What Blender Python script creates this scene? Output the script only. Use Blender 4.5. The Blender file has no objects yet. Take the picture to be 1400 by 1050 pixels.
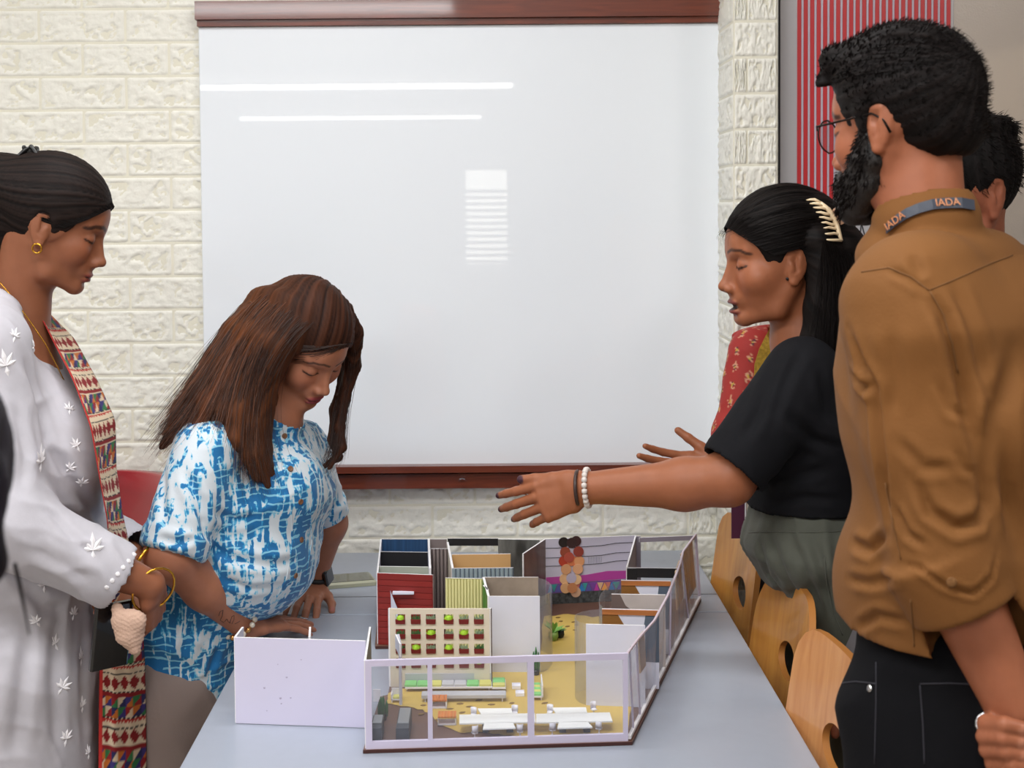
import bpy, bmesh, math, random
import numpy as np
from mathutils import Vector, Matrix, noise as mnoise
random.seed(7); RNG = np.random.default_rng(7)
C = bpy.context.scene.collection
SC = bpy.context.scene
# ------------------------------------------------------------------ camera
F = 2000.0; PPX, PPY = 667.0, 368.0; CAMZ = 1.54
cd = bpy.data.cameras.new('camera'); cam = bpy.data.objects.new('camera', cd); C.objects.link(cam)
cd.sensor_width = 36.0; cd.lens = 36.0*F/1400.0
cd.shift_x = (700-PPX)/1400.0; cd.shift_y = -(525-PPY)/1400.0
CM = Matrix.Rotation(math.radians(90-2.5), 4, 'X') @ Matrix.Rotation(math.radians(-0.45), 4, 'Z')
cam.matrix_world = Matrix.Translation((0, 0, CAMZ)) @ CM
cd.clip_start = 0.05; cd.clip_end = 100
cd.dof.use_dof = True; cd.dof.focus_distance = 2.55; cd.dof.aperture_fstop = 9.0
SC.camera = cam
# ------------------------------------------------------------------ world and lights
w = bpy.data.worlds.new('world'); SC.world = w; w.use_nodes = True
w.node_tree.nodes['Background'].inputs[0].default_value = (0.80, 0.87, 1.0, 1)
w.node_tree.nodes['Background'].inputs[1].default_value = 0.42
SC.view_settings.view_transform = 'Standard'; SC.view_settings.look = 'None'
SC.view_settings.exposure = 0.22; SC.view_settings.gamma = 1.0
SC.view_settings.use_curve_mapping = False
def area(name, loc, sx, sy, power, col, rot=(0, 0, 0)):
    l = bpy.data.lights.new(name, 'AREA'); l.shape = 'RECTANGLE'; l.size = sx; l.size_y = sy
    l.energy = power; l.color = col
    o = bpy.data.objects.new(name, l); C.objects.link(o); o.location = loc; o.rotation_euler = rot
    return o
CEIL = 2.75
# ceiling panel lamps (built below as fixtures at the same places); the two behind the camera are added fill
PANELS = [(-0.3, 2.30, 1.2, 0.18, 12), (-0.4, 0.9, 1.6, 0.5, 29), (-2.0, 1.4, 0.5, 1.2, 18), (1.7, 0.6, 0.5, 1.2, 16), (-1.0, -2.2, 1.6, 0.5, 60), (-2.75, -4.2, 0.8, 0.6, 45)]
for i, (x, y, sx, sy, p) in enumerate(PANELS):
    area('panel_lamp', (x, y, CEIL-0.03), sx, sy, p, (0.975, 0.985, 1.0))
# ------------------------------------------------------------------ helpers
def lin(c):
    r = []
    for v in c[:3]:
        v = v/255.0
        r.append(v/12.92 if v <= 0.04045 else ((v+0.055)/1.055)**2.4)
    return (r[0], r[1], r[2], 1.0)
def ray(px, py):
    d = Vector(((px-PPX)/F, -(py-PPY)/F, -1.0))
    return CM.to_3x3() @ d
def P(px, py, Y):
    d = ray(px, py); return Vector((0, 0, CAMZ)) + d*(Y/d.y)
def T(px, py, z):
    d = ray(px, py); return Vector((0, 0, CAMZ)) + d*((z-CAMZ)/d.z)
def mat(name, col, rough=0.6, metal=0.0, spec=0.5, bump=None, var=None, attr=False, coat=0.0, alpha=1.0, trans=0.0, emis=None, sheen=0.0, sss=0.0, stretch=None):
    m = bpy.data.materials.new(name); m.use_nodes = True
    nt = m.node_tree; b = nt.nodes['Principled BSDF']
    b.inputs['Base Color'].default_value = lin(col); b.inputs['Roughness'].default_value = rough
    b.inputs['Metallic'].default_value = metal; b.inputs['Specular IOR Level'].default_value = spec
    b.inputs['Coat Weight'].default_value = coat; b.inputs['Coat Roughness'].default_value = 0.05
    b.inputs['Alpha'].default_value = alpha; b.inputs['Transmission Weight'].default_value = trans
    if sheen: b.inputs['Sheen Weight'].default_value = sheen
    if sss:
        b.inputs['Subsurface Weight'].default_value = sss
        b.inputs['Subsurface Radius'].default_value = (0.012, 0.005, 0.003); b.inputs['Subsurface Scale'].default_value = 1.0
    if emis: b.inputs['Emission Color'].default_value = lin(emis[0]); b.inputs['Emission Strength'].default_value = emis[1]
    tc = nt.nodes.new('ShaderNodeTexCoord'); vec = tc.outputs['Object']
    if stretch:
        mp = nt.nodes.new('ShaderNodeMapping'); mp.inputs['Scale'].default_value = stretch
        nt.links.new(vec, mp.inputs[0]); vec = mp.outputs[0]
    src = None
    if attr:
        a = nt.nodes.new('ShaderNodeVertexColor'); a.layer_name = 'Col'; src = a.outputs[0]
        nt.links.new(src, b.inputs['Base Color'])
    if var:
        n = nt.nodes.new('ShaderNodeTexNoise'); n.inputs['Scale'].default_value = var[0]; n.inputs['Detail'].default_value = 5
        nt.links.new(vec, n.inputs['Vector'])
        mx = nt.nodes.new('ShaderNodeMix'); mx.data_type = 'RGBA'; mx.blend_type = 'MULTIPLY'
        rp = nt.nodes.new('ShaderNodeMapRange'); rp.inputs[1].default_value = 0.3; rp.inputs[2].default_value = 0.7
        rp.inputs[3].default_value = 1-var[1]; rp.inputs[4].default_value = 1.0
        nt.links.new(n.outputs[0], rp.inputs[0])
        mx.inputs[0].default_value = 1.0
        if src: nt.links.new(src, mx.inputs[6])
        else: mx.inputs[6].default_value = lin(col)
        nt.links.new(rp.outputs[0], mx.inputs[7]); nt.links.new(mx.outputs[2], b.inputs['Base Color'])
    if bump:
        n = nt.nodes.new('ShaderNodeTexNoise'); n.inputs['Scale'].default_value = bump[0]; n.inputs['Detail'].default_value = 6
        nt.links.new(vec, n.inputs['Vector'])
        bp = nt.nodes.new('ShaderNodeBump'); bp.inputs['Strength'].default_value = bump[1]; bp.inputs['Distance'].default_value = bump[2] if len(bump) > 2 else 0.002
        nt.links.new(n.outputs[0], bp.inputs['Height']); nt.links.new(bp.outputs[0], b.inputs['Normal'])
    return m
def obj(name, verts, faces, m=None, parent=None, smooth=False, mats=None, midx=None):
    me = bpy.data.meshes.new(name); me.from_pydata([tuple(v) for v in verts], [], faces); me.update()
    if mats:
        for q in mats: me.materials.append(q)
        me.polygons.foreach_set('material_index', midx)
    elif m: me.materials.append(m)
    if smooth: me.polygons.foreach_set('use_smooth', [True]*len(me.polygons))
    o = bpy.data.objects.new(name, me); C.objects.link(o)
    if parent:
        o.parent = parent
        if parent.matrix_basis != Matrix.Identity(4) or parent.parent: pass
    return o
def empty(name, loc=(0, 0, 0), rz=0.0):
    o = bpy.data.objects.new(name, None); C.objects.link(o); o.location = loc; o.rotation_euler = (0, 0, rz)
    o.empty_display_size = 0.05
    return o
def tag(o, label, cat, group=None, kind=None):
    if label: o['label'] = label
    if cat: o['category'] = cat
    if group: o['group'] = group
    if kind: o['kind'] = kind
    return o
def struct(o): o['kind'] = 'structure'; return o
class MB:
    def __init__(s): s.v = []; s.f = []; s.m = []
    def add(s, v, f, m=0):
        n = len(s.v); s.v += [tuple(p) for p in v]; s.f += [tuple(i+n for i in q) for q in f]; s.m += [m]*len(f); return s
    def box(s, c, d, R=None, m=0, taper=1.0):
        v = []
        for z in (-1, 1):
            for y in (-1, 1):
                for x in (-1, 1):
                    t = taper if z > 0 else 1.0
                    p = Vector((x*d[0]/2*t, y*d[1]/2*t, z*d[2]/2))
                    if R: p = R @ p
                    v.append(p+Vector(c))
        return s.add(v, [(0, 2, 3, 1), (4, 5, 7, 6), (0, 1, 5, 4), (2, 6, 7, 3), (0, 4, 6, 2), (1, 3, 7, 5)], m)
    def bbox(s, c, d, b, R=None, m=0):     # box with chamfered vertical edges and top
        x, y, z = d[0]/2, d[1]/2, d[2]/2
        pr = [(x-b, y), (x, y-b), (x, -y+b), (x-b, -y), (-x+b, -y), (-x, -y+b), (-x, y-b), (-x+b, y)]
        v = []
        for zz, k in ((-z, 1), (z-b, 1), (z, 0)):
            for (a, e) in pr:
                p = Vector((a if k else a*(1-b/x), e if k else e*(1-b/y), zz))
                if R: p = R @ p
                v.append(p+Vector(c))
        f = [tuple(range(8)), tuple(range(23, 15, -1))]
        for L in (0, 8):
            for i in range(8): f.append((L+(i+1) % 8, L+i, L+8+i, L+8+(i+1) % 8))
        return s.add(v, f, m)
    def prism(s, poly, z0, z1, m=0, mt=None):
        n = len(poly); v = [(p[0], p[1], z0) for p in poly]+[(p[0], p[1], z1) for p in poly]
        s.add(v, [tuple(range(n-1, -1, -1))], m); s.add(v, [tuple(range(n, 2*n))], m if mt is None else mt)
        s.add(v, [(i, (i+1) % n, n+(i+1) % n, n+i) for i in range(n)], m); return s
    def tube(s, pts, r, n=8, m=0, cap=True, closed=False):
        pts = [Vector(p) for p in pts]; N = len(pts)
        rr = r if isinstance(r, (list, tuple, np.ndarray)) else [r]*N
        v = []; up = None
        for i, p in enumerate(pts):
            if closed: t = pts[(i+1) % N]-pts[i-1]
            else: t = pts[min(i+1, N-1)]-pts[max(i-1, 0)]
            t.normalize()
            if up is None: up = t.orthogonal().normalized()
            up = (up-t*up.dot(t)).normalized(); q = t.cross(up)
            for k in range(n):
                a = 2*math.pi*k/n; v.append(p+(up*math.cos(a)+q*math.sin(a))*rr[i])
        f = []
        for i in range(N if closed else N-1):
            j = (i+1) % N
            for k in range(n): f.append((i*n+k, i*n+(k+1) % n, j*n+(k+1) % n, j*n+k))
        if cap and not closed: f.append(tuple(range(n-1, -1, -1))); f.append(tuple((N-1)*n+k for k in range(n)))
        return s.add(v, f, m)
    def lathe(s, prof, c=(0, 0, 0), n=16, m=0, R=None):
        v = []
        for (r, z) in prof:
            for k in range(n):
                a = 2*math.pi*k/n; p = Vector((r*math.cos(a), r*math.sin(a), z))
                if R: p = R @ p
                v.append(p+Vector(c))
        f = []
        for i in range(len(prof)-1):
            for k in range(n): f.append((i*n+k, i*n+(k+1) % n, (i+1)*n+(k+1) % n, (i+1)*n+k))
        f.append(tuple(range(n-1, -1, -1))); f.append(tuple((len(prof)-1)*n+k for k in range(n)))
        return s.add(v, f, m)
    def build(s, name, m=None, parent=None, smooth=False, mats=None):
        if mats: return obj(name, s.v, s.f, None, parent, smooth, mats, s.m)
        return obj(name, s.v, s.f, m, parent, smooth)
def wood(name, c1, c2, scale=8, rough=0.4, stretch=(1, 8, 8), coat=0.2):
    m = mat(name, c1, rough, coat=coat); nt = m.node_tree; b = nt.nodes['Principled BSDF']
    tc = nt.nodes.new('ShaderNodeTexCoord'); mp = nt.nodes.new('ShaderNodeMapping'); mp.inputs['Scale'].default_value = stretch
    n = nt.nodes.new('ShaderNodeTexNoise'); n.inputs['Scale'].default_value = scale; n.inputs['Detail'].default_value = 8; n.inputs['Distortion'].default_value = 1.2
    r = nt.nodes.new('ShaderNodeValToRGB'); r.color_ramp.elements[0].position = 0.3; r.color_ramp.elements[1].position = 0.7
    r.color_ramp.elements[0].color = lin(c1); r.color_ramp.elements[1].color = lin(c2)
    nt.links.new(tc.outputs['Object'], mp.inputs[0]); nt.links.new(mp.outputs[0], n.inputs['Vector'])
    nt.links.new(n.outputs[0], r.inputs[0]); nt.links.new(r.outputs[0], b.inputs['Base Color'])
    return m
def clear(name, tint=(250, 251, 253), rough=0.03, mixf=0.045):
    """thin clear acrylic: mostly see-through with a fresnel gloss"""
    m = bpy.data.materials.new(name); m.use_nodes = True; nt = m.node_tree
    for n in list(nt.nodes): nt.nodes.remove(n)
    o = nt.nodes.new('ShaderNodeOutputMaterial'); t = nt.nodes.new('ShaderNodeBsdfTransparent'); t.inputs[0].default_value = lin(tint)
    g = nt.nodes.new('ShaderNodeBsdfGlossy'); g.inputs['Roughness'].default_value = rough
    d = nt.nodes.new('ShaderNodeBsdfDiffuse'); d.inputs[0].default_value = lin((225, 225, 235))
    lw = nt.nodes.new('ShaderNodeLayerWeight'); pw = nt.nodes.new('ShaderNodeMath'); pw.operation = 'POWER'; pw.inputs[1].default_value = 4.0; nt.links.new(lw.outputs['Facing'], pw.inputs[0])
    fr = nt.nodes.new('ShaderNodeMath'); fr.operation = 'MULTIPLY_ADD'; fr.inputs[1].default_value = 0.30; fr.inputs[2].default_value = 0.025; nt.links.new(pw.outputs[0], fr.inputs[0])
    m1 = nt.nodes.new('ShaderNodeMixShader'); m2 = nt.nodes.new('ShaderNodeMixShader')
    m1.inputs[0].default_value = mixf; nt.links.new(t.outputs[0], m1.inputs[1]); nt.links.new(d.outputs[0], m1.inputs[2])
    nt.links.new(fr.outputs[0], m2.inputs[0]); nt.links.new(m1.outputs[0], m2.inputs[1]); nt.links.new(g.outputs[0], m2.inputs[2])
    nt.links.new(m2.outputs[0], o.inputs[0]); return m
# ------------------------------------------------------------------ room
WY = 3.33
m_brick = mat('brick_foam', (238, 236, 226), 0.55, bump=(90, 0.45, 0.004), var=(3, 0.05))
m_mortar = mat('brick_joint', (226, 222, 205), 0.7, bump=(200, 0.2))
m_wall = mat('painted_wall', (205, 203, 200), 0.8, bump=(150, 0.1))
m_dwall = mat('far_wall_paint', (150, 146, 142), 0.8, bump=(150, 0.1))
m_ceil = mat('ceiling_paint', (215, 213, 208), 0.9, bump=(60, 0.1))
m_floor = mat('floor_tile', (150, 142, 132), 0.35, var=(5, 0.15))
XL, XR, YB = -3.4, 3.0, -10.5
def slab(name, lo, hi, m):
    c = [(lo[i]+hi[i])/2 for i in range(3)]; d = [hi[i]-lo[i] for i in range(3)]
    return struct(MB().box(c, d).build(name, m))
floor = slab('floor', (XL, YB, -0.1), (XR, WY+0.1, 0), m_floor)
slab('ceiling', (XL, YB, CEIL), (XR, WY+0.1, CEIL+0.1), m_ceil)
wall_back = slab('wall_back', (XL, WY, 0), (0.523, WY+0.1, CEIL), m_mortar)
slab('wall_left', (XL-0.1, YB, 0), (XL, WY, CEIL), m_wall)
slab('wall_right', (XR, YB, 0), (XR+0.1, WY, CEIL), m_dwall)
# front wall (behind the camera) with a window whose blinds show in the board's reflection
wx0, wx1, wz0, wz1 = -0.25, 0.23, 0.85, 1.95
wf = MB()
wf.box(((XL+wx0)/2, YB-0.05, CEIL/2), (wx0-XL, 0.1, CEIL)); wf.box(((XR+wx1)/2, YB-0.05, CEIL/2), (XR-wx1, 0.1, CEIL))
wf.box(((wx0+wx1)/2, YB-0.05, wz0/2), (wx1-wx0, 0.1, wz0)); wf.box(((wx0+wx1)/2, YB-0.05, (wz1+CEIL)/2), (wx1-wx0, 0.1, CEIL-wz1))
struct(wf.build('wall_front', m_wall))
win = struct(MB().box(((wx0+wx1)/2, YB-0.09, (wz0+wz1)/2), (wx1-wx0, 0.01, wz1-wz0)).build('window_1', mat('daylit_pane', (255, 255, 250), 0.3, emis=((255, 252, 240), 3.2))))
m_slat = mat('blind_slat', (190, 188, 180), 0.6)
for i in range(12):
    s = MB().box(((wx0+wx1)/2, YB-0.02, wz0+0.03+i*0.075), (wx1-wx0, 0.004, 0.045), Matrix.Rotation(0.35, 3, 'X')).build('slat', m_slat, win)
glare_src = struct(MB().box((XR-0.012, -2.15, 2.02), (0.02, 1.1, 0.75)).build('added_glare_pane', mat('warm_glare_pane', (255, 240, 215), 0.3, emis=((255, 228, 190), 5.0))))  # added glowing pane, set where its reflection makes the silver panel's glare
for y_ in (-2.72, -1.58): struct(MB().box((XR-0.03, y_, 2.02), (0.06, 0.05, 0.84)).build('added_glare_jamb', mat('glare_frame_paint', (220, 218, 214), 0.5), glare_src))
for z_ in (1.62, 2.42): struct(MB().box((XR-0.03, -2.15, z_), (0.06, 1.19, 0.05)).build('added_glare_rail', bpy.data.materials['glare_frame_paint'], glare_src))
# floor grout lines as real tiles around the feet
m_tile = mat('ceramic_tile', (158, 150, 140), 0.3, var=(6, 0.12))
tme = None
for i in range(10):
    for j in range(6):
        if tme is None:
            t0 = MB().bbox((0, 0, 0.003), (0.596, 0.596, 0.006), 0.004).build('floor_tile', m_tile, floor); tme = t0.data; t = t0
        else:
            t = bpy.data.objects.new('floor_tile', tme); C.objects.link(t); t.parent = floor
        t.location = (-3.1+i*0.6, 0.3+j*0.6-0.3, 0)
# ceiling fixtures
m_lampbody = mat('lamp_housing', (230, 230, 228), 0.4); m_glow = mat('lamp_diffuser', (255, 255, 255), 0.5, emis=((255, 250, 240), 2.2))
for i, (x, y, sx, sy, p) in enumerate(PANELS):
    e = empty('ceiling_lamp', (x, y, CEIL))
    fr = MB()
    for sgn in (-1, 1):
        fr.box((sgn*(sx/2+0.02), 0, -0.0125), (0.03, sy+0.07, 0.025)); fr.box((0, sgn*(sy/2+0.02), -0.0125), (sx+0.01, 0.03, 0.025))
    fr.build('frame', m_lampbody, e); MB().box((0, 0, -0.008), (sx, sy, 0.01)).build('diffuser', m_glow, e)
    tag(e, ['slim ceiling lamp above the whiteboard', 'wide ceiling lamp over the table', 'ceiling lamp towards the left wall', 'ceiling lamp towards the right wall', 'added ceiling fill lamp behind the camera', 'added ceiling fill lamp at the far left behind the camera'][i], 'lamp')
# long tube lamps far behind the camera (the two white lines mirrored in the glass board)
m_tube = mat('tube_glow', (255, 255, 255), 0.5, emis=((255, 255, 250), 8.0))
def mirror_pt(px, py, z):        # where a point seen mirrored in the board stands
    d = ray(px, py); t = (z-CAMZ)/d.z; q = Vector((0, 0, CAMZ))+d*t
    q.y = 2*WY-q.y; return q
for i, (xa, xb, y_) in enumerate(((150, 700, 121), (330, 657, 162))):
    a_ = mirror_pt(xa, y_+1, 2.42); b_ = mirror_pt(xb, y_-1, 2.42); b_.y = a_.y
    e = empty('hanging_tube_lamp', (0, 0, 0))
    MB().tube([a_, b_], 0.02 if i == 0 else 0.017, 8).build('tube', m_tube, e)
    MB().box((a_+b_)/2+Vector((0, 0, 0.07)), ((b_-a_).length, 0.06, 0.05)).build('housing', m_lampbody, e)
    for q in (a_, b_): MB().tube([q+Vector((0, 0, 0.09)), Vector((q.x, q.y, CEIL))], 0.004, 6).build('suspension_rod', m_lampbody, e)
    tag(e, ['long hanging tube lamp, the nearer one mirrored in the whiteboard', 'shorter hanging tube lamp, the farther one mirrored in the whiteboard'][i], 'lamp')
# bricks of the back wall: variants of rugged foam brick, joints recessed
BL, BH = 0.1955, 0.0757
def brick_mesh(seed, L=BL-0.003, H=BH-0.003, nx=34, nz=15):
    v = []; off = Vector((seed*7.3, seed*3.1, 0))
    for j in range(nz+1):
        for i in range(nx+1):
            x = (i/nx-0.5)*L; z = (j/nz-0.5)*H
            e = min(i, nx-i)/nx*L; e2 = min(j, nz-j)/nz*H; ed = min(e, e2)
            rim = min(1.0, ed/0.0045)
            q = Vector((x*28, z*38, seed*1.7))+off
            n1 = mnoise.noise(q); n2 = mnoise.noise(q*2.3+Vector((5, 1, 2)))
            rid = 1-min(1.0, abs(mnoise.noise(Vector((x*14+n1*0.8, z*24+n2*0.8, seed*2.9))))*9)
            rid2 = 1-min(1.0, abs(mnoise.noise(Vector((x*30+n1, z*26+n2, seed*4.1+8))))*7)
            inn = 1.0 if ed > 0.007 else 0.0
            y = -(0.0032+0.0016*n1+0.0010*n2-inn*(0.0062*rid+0.0036*rid2))*rim
            if ed < 1e-6: y = 0.001
            v.append((x, y, z))
    f = [(j*(nx+1)+i, j*(nx+1)+i+1, (j+1)*(nx+1)+i+1, (j+1)*(nx+1)+i) for j in range(nz) for i in range(nx)]
    me = bpy.data.meshes.new('brick'); me.from_pydata(v, [], f); me.update(); me.materials.append(m_brick)
    me.polygons.foreach_set('use_smooth', [True]*len(me.polygons)); return me
BV = [brick_mesh(s) for s in range(8)]
def put_brick(x, y, z, sx=1.0, rz=0.0, parent=None, k=0, sz=1.0):
    o = bpy.data.objects.new('brick', BV[k % 8]); C.objects.link(o); o.location = (x, y, z)
    o.scale = (sx, 1, sz); o.rotation_euler = (0, 0, rz); o.parent = parent
z_ref = P(113, 59, WY).z; x_ref = P(113, 80, WY).x
BX0, BX1, BZ0, BZ1 = -0.655, 0.525, 0.96, 1.93
cnt = 0
for r in range(-5, 26):
    zt = z_ref-r*BH; zc = zt-BH/2
    if zc < 0.04 or zc > 2.2: continue
    off = x_ref+(0 if r % 2 == 0 else BL/2)
    for k in range(-10, 8):
        xa = off+k*BL; xb = xa+BL
        a2 = max(xa, -2.0); b2 = min(xb, 0.523)
        if b2-a2 < 0.02: continue
        if a2 > BX0 and b2 < BX1 and BZ0+0.04 < zc < BZ1: continue
        put_brick((a2+b2)/2, WY, zc, (b2-a2-0.003)/(BL-0.003), 0, wall_back, (k*3+r*5) if r % 2 else (k+r*3)); cnt += 1
# pillar right of the board, clad with the same foam bricks
PX0, PX1, PYF = 0.523, 0.616, 3.11
pil = slab('wall_pillar', (PX0, PYF, 0), (PX1, WY+0.1, CEIL), m_mortar)
m_brick2 = m_brick
for r in range(-3, 26):
    zc = z_ref-r*BH-BH/2+0.01
    if zc < 0.04 or zc > 2.2: continue
    cut = PX0+(0.028 if r % 2 else 0.0)
    if cut > PX0:
        put_brick((PX0+cut)/2, PYF, zc, (cut-PX0-0.003)/(BL-0.003), 0, pil, r)
    put_brick((cut+PX1)/2, PYF, zc, (PX1-cut-0.004)/(BL-0.003), 0, pil, r+3)
    put_brick(PX0, (PYF+WY)/2, zc, (WY-PYF-0.006)/(BL-0.003), math.radians(-90), pil, r+5)
# glossy grey panel with red stripes right of the pillar
GY = 3.16
m_panel = mat('grey_gloss_panel', (190, 188, 192), 0.22, coat=0.6, metal=0.1)
m_silver = mat('brushed_silver_sheet', (176, 166, 158), 0.30, metal=0.3, bump=(300, 0.15), coat=0.2)
px1063, px1303 = P(1063, 200, GY).x, P(1303, 100, GY).x
wall_right_panel = struct(MB().box(((PX1+XR)/2, WY+0.05-0.02, CEIL/2), (XR-PX1, 0.1, CEIL)).build('wall_back_right', m_dwall))
gp = empty('striped_wall_panel', (0, GY, 0))
MB().box(((px1063+px1303)/2+0.003, 0.01, 1.3), (px1303-px1063-0.006, 0.02, 2.5)).build('panel_board', m_panel, gp)
m_edge = mat('aluminium_edge', (185, 185, 185), 0.3, metal=0.8)
MB().box((PX1+0.006, 0.006, 1.3), (0.008, 0.03, 2.5)).build('edge_strip', m_edge, gp)
m_red = mat('red_stripe_print', (190, 38, 46), 0.35, coat=0.5)
m_pale = mat('pale_stripe_print', (190, 180, 195), 0.35, coat=0.5)
sb = P(1090, 290, GY).z
xs0, xs1 = P(1090, 200, GY).x, P(1303, 60, GY).x; xs2 = P(1140, 200, GY).x
NS = 24; pitch = (xs1-xs0)/NS
for i in range(NS):
    x = xs0+(i+0.25)*pitch; zb = 1.15 if x < xs2 else P(1140, 215, GY).z
    MB().box((x, -0.001, (zb+2.4)/2), (pitch*0.6, 0.003, 2.4-zb)).build('stripe', m_red, gp)
    if i < NS-1: MB().box((x+pitch*0.5, -0.0005, (zb+2.4)/2), (pitch*0.30, 0.002, 2.4-zb)).build('stripe', m_pale, gp)
# leaf drawing below the stripes
lf = MB(); m_ink = mat('ink_line', (45, 45, 52), 0.5)
c0 = P(1182, 345, GY)
for k, a in enumerate((-60, -40, -22, -5, 12, 30, 50, 70)):
    a = math.radians(a); L = 0.085+0.02*(k % 3)
    tip = Vector((c0.x+math.sin(a)*L, 0, c0.z-0.02+math.cos(a)*L)); base = Vector((c0.x, 0, c0.z-0.03)); sd = Vector((math.cos(a), 0, -math.sin(a)))*0.010
    for sg in (-1, 1):
        pts = [base, base.lerp(tip, 0.4)+sd*sg, tip]
        lf.tube([p+Vector((0, -0.001, 0)) for p in pts], 0.0012, 5)
lfo = lf.build('leaf_drawing', m_ink, gp); lfo['label'] = 'dark line drawing of leaves'
tag(gp, 'grey glossy wall panel printed with red vertical stripes, behind the bearded person', 'panel')
sp = empty('silver_panel', (0, GY, 0))
MB().box(((px1303+XR)/2, 0.012, 1.3), (XR-px1303-0.002, 0.02, 2.5)).build('metal_sheet', m_silver, sp)
tag(sp, 'brushed silver grey panel at the far right of the wall', 'panel')
# ------------------------------------------------------------------ whiteboard
m_frame = wood('dark_wood_frame', (118, 52, 30), (84, 36, 22), 6, 0.35, (1, 14, 14), 0.4)
m_board = mat('white_glass', (238, 243, 249), 0.10, coat=1.0, spec=0.0); m_board.node_tree.nodes['Principled BSDF'].inputs['Coat Roughness'].default_value = 0.008
wb = empty('whiteboard', (0, WY, 0))
a = P(269, 36, WY-0.03); b = P(984, 31, WY-0.03); c = P(980, 634, WY-0.03); 
bx0, bx1, bz1, bz0 = a.x+0.003, b.x, (a.z+b.z)/2, c.z
MB().bbox(((bx0+bx1)/2, -0.016, (bz0+bz1)/2), (bx1-bx0, 0.024, bz1-bz0), 0.002).build('board_surface', m_board, wb)
t0, t1 = P(267, 3, WY-0.045), P(267, 37, WY-0.045)
th = t0.z-t1.z
x0, x1 = P(266, 20, WY-0.045).x, P(987, 20, WY-0.045).x
MB().box(((x0+x1)/2, -0.0225, bz1+th*0.62), (x1-x0, 0.045, th*0.74)).box(((x0+x1)/2, -0.018, bz1+th*0.12), (x1-x0-0.006, 0.036, th*0.26)).build('top_rail', m_frame, wb)
f0, f1 = P(500, 637, WY-0.045).z, P(500, 667, WY-0.045).z; xr = P(1000, 650, WY-0.045).x
MB().box(((x0+bx1)/2, -0.0225, f0*0.28+f1*0.72-0.0005), (bx1-x0, 0.045, (f0-f1)*0.66)).box(((x0+bx1)/2, -0.030, f0-(f0-f1)*0.14), (bx1-x0, 0.06, (f0-f1)*0.3)).build('bottom_rail', m_frame, wb)
kp = P(632, 656, WY-0.045); kb = MB()
kb.tube([(kp.x-0.008, -0.048, kp.z-0.001), (kp.x-0.005, -0.056, kp.z+0.004), (kp.x, -0.058, kp.z+0.006), (kp.x+0.005, -0.056, kp.z+0.004), (kp.x+0.008, -0.048, kp.z-0.001)], 0.0018, 6)
kb.build('latch', mat('chrome', (220, 220, 220), 0.2, metal=1.0), wb)
tag(wb, 'large white glass writing board with brown wooden rails on the brick wall', 'whiteboard')
# ------------------------------------------------------------------ tables
TX, TZ = 0.466, 0.75
m_table = mat('grey_laminate', (160, 167, 180), 0.38, var=(40, 0.03), coat=0.15)
m_metal = mat('grey_metal', (120, 122, 126), 0.35, metal=0.8); m_chrome = mat('polished_chrome', (210, 210, 212), 0.15, metal=1.0)
def table(y0, y1, label):
    e = empty('table', (0, (y0+y1)/2, 0))
    MB().bbox((0, 0, TZ-0.0125), (2*TX, y1-y0-0.003, 0.025), 0.0015).build('tabletop', m_table, e)
    for sx in (-1, 1):
        for sy in (-1, 1):
            MB().box((sx*(TX-0.09), sy*((y1-y0)/2-0.08), (TZ-0.025)/2), (0.035, 0.035, TZ-0.025)).build('leg', m_metal, e)
        MB().box((0, sx*((y1-y0)/2-0.08), TZ-0.05), (2*TX-0.2, 0.025, 0.04)).build('rail', m_metal, e)
    tag(e, label, 'table', 'pale grey tables pushed end to end'); return e
tl = T(245, 1050, TZ).x; tr = T(1122, 1050, TZ).x
TX = (tr-tl)/2; TC = (tr+tl)/2
ta = table(1.97, 2.80, 'nearer pale grey table carrying most of the card model'); ta.location.x = TC; TX += 0
tb = table(2.803, 3.31, 'far pale grey table against the brick wall, carrying the phone'); tb.location.x = TC
MB().box((0, (2.93-(2.803+3.31)/2), TZ+0.0003), (2*TX-0.004, 0.003, 0.0006)).build('joint_strip', m_metal, tb)
# ------------------------------------------------------------------ the card model
ZT, ZB = 0.885, 0.756
m_white = mat('white_card', (218, 220, 236), 0.55, var=(25, 0.04)); m_edgew = mat('foam_board_edge', (238, 236, 238), 0.6)
m_lav = mat('lavender_card', (212, 205, 228), 0.5, var=(18, 0.05)); m_black = mat('black_card', (22, 22, 26), 0.5)
m_redc = mat('red_siding_card', (128, 28, 22), 0.5); m_blue = mat('blue_streaked_card', (44, 84, 128), 0.45, var=(60, 0.5), stretch=(3, 1, 0.1))
m_tan = mat('tan_card', (214, 168, 112), 0.55, var=(10, 0.08)); m_bluegrey = mat('blue_grey_card', (150, 165, 172), 0.5, var=(30, 0.3))
m_yel = mat('pale_yellow_card', (226, 220, 158), 0.5); m_cream = mat('cream_card', (222, 212, 194), 0.55); m_taupe = mat('taupe_photo_print', (168, 152, 136), 0.4, var=(25, 0.35))
m_brown = mat('brown_card', (112, 80, 66), 0.5, var=(12, 0.15)); m_ygr = mat('ochre_floor_paper', (212, 180, 92), 0.55, var=(14, 0.10))
m_marble = mat('dark_marble_print', (116, 116, 112), 0.35, var=(30, 0.8), stretch=(1.5, 1, 0.4)); m_greybr = mat('grey_brown_corrugated', (128, 116, 114), 0.5)
m_purple = mat('purple_grey_card', (138, 130, 142), 0.5); m_orange = mat('orange_wood_print', (190, 118, 62), 0.45, var=(40, 0.3), stretch=(0.3, 1, 3))
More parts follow.
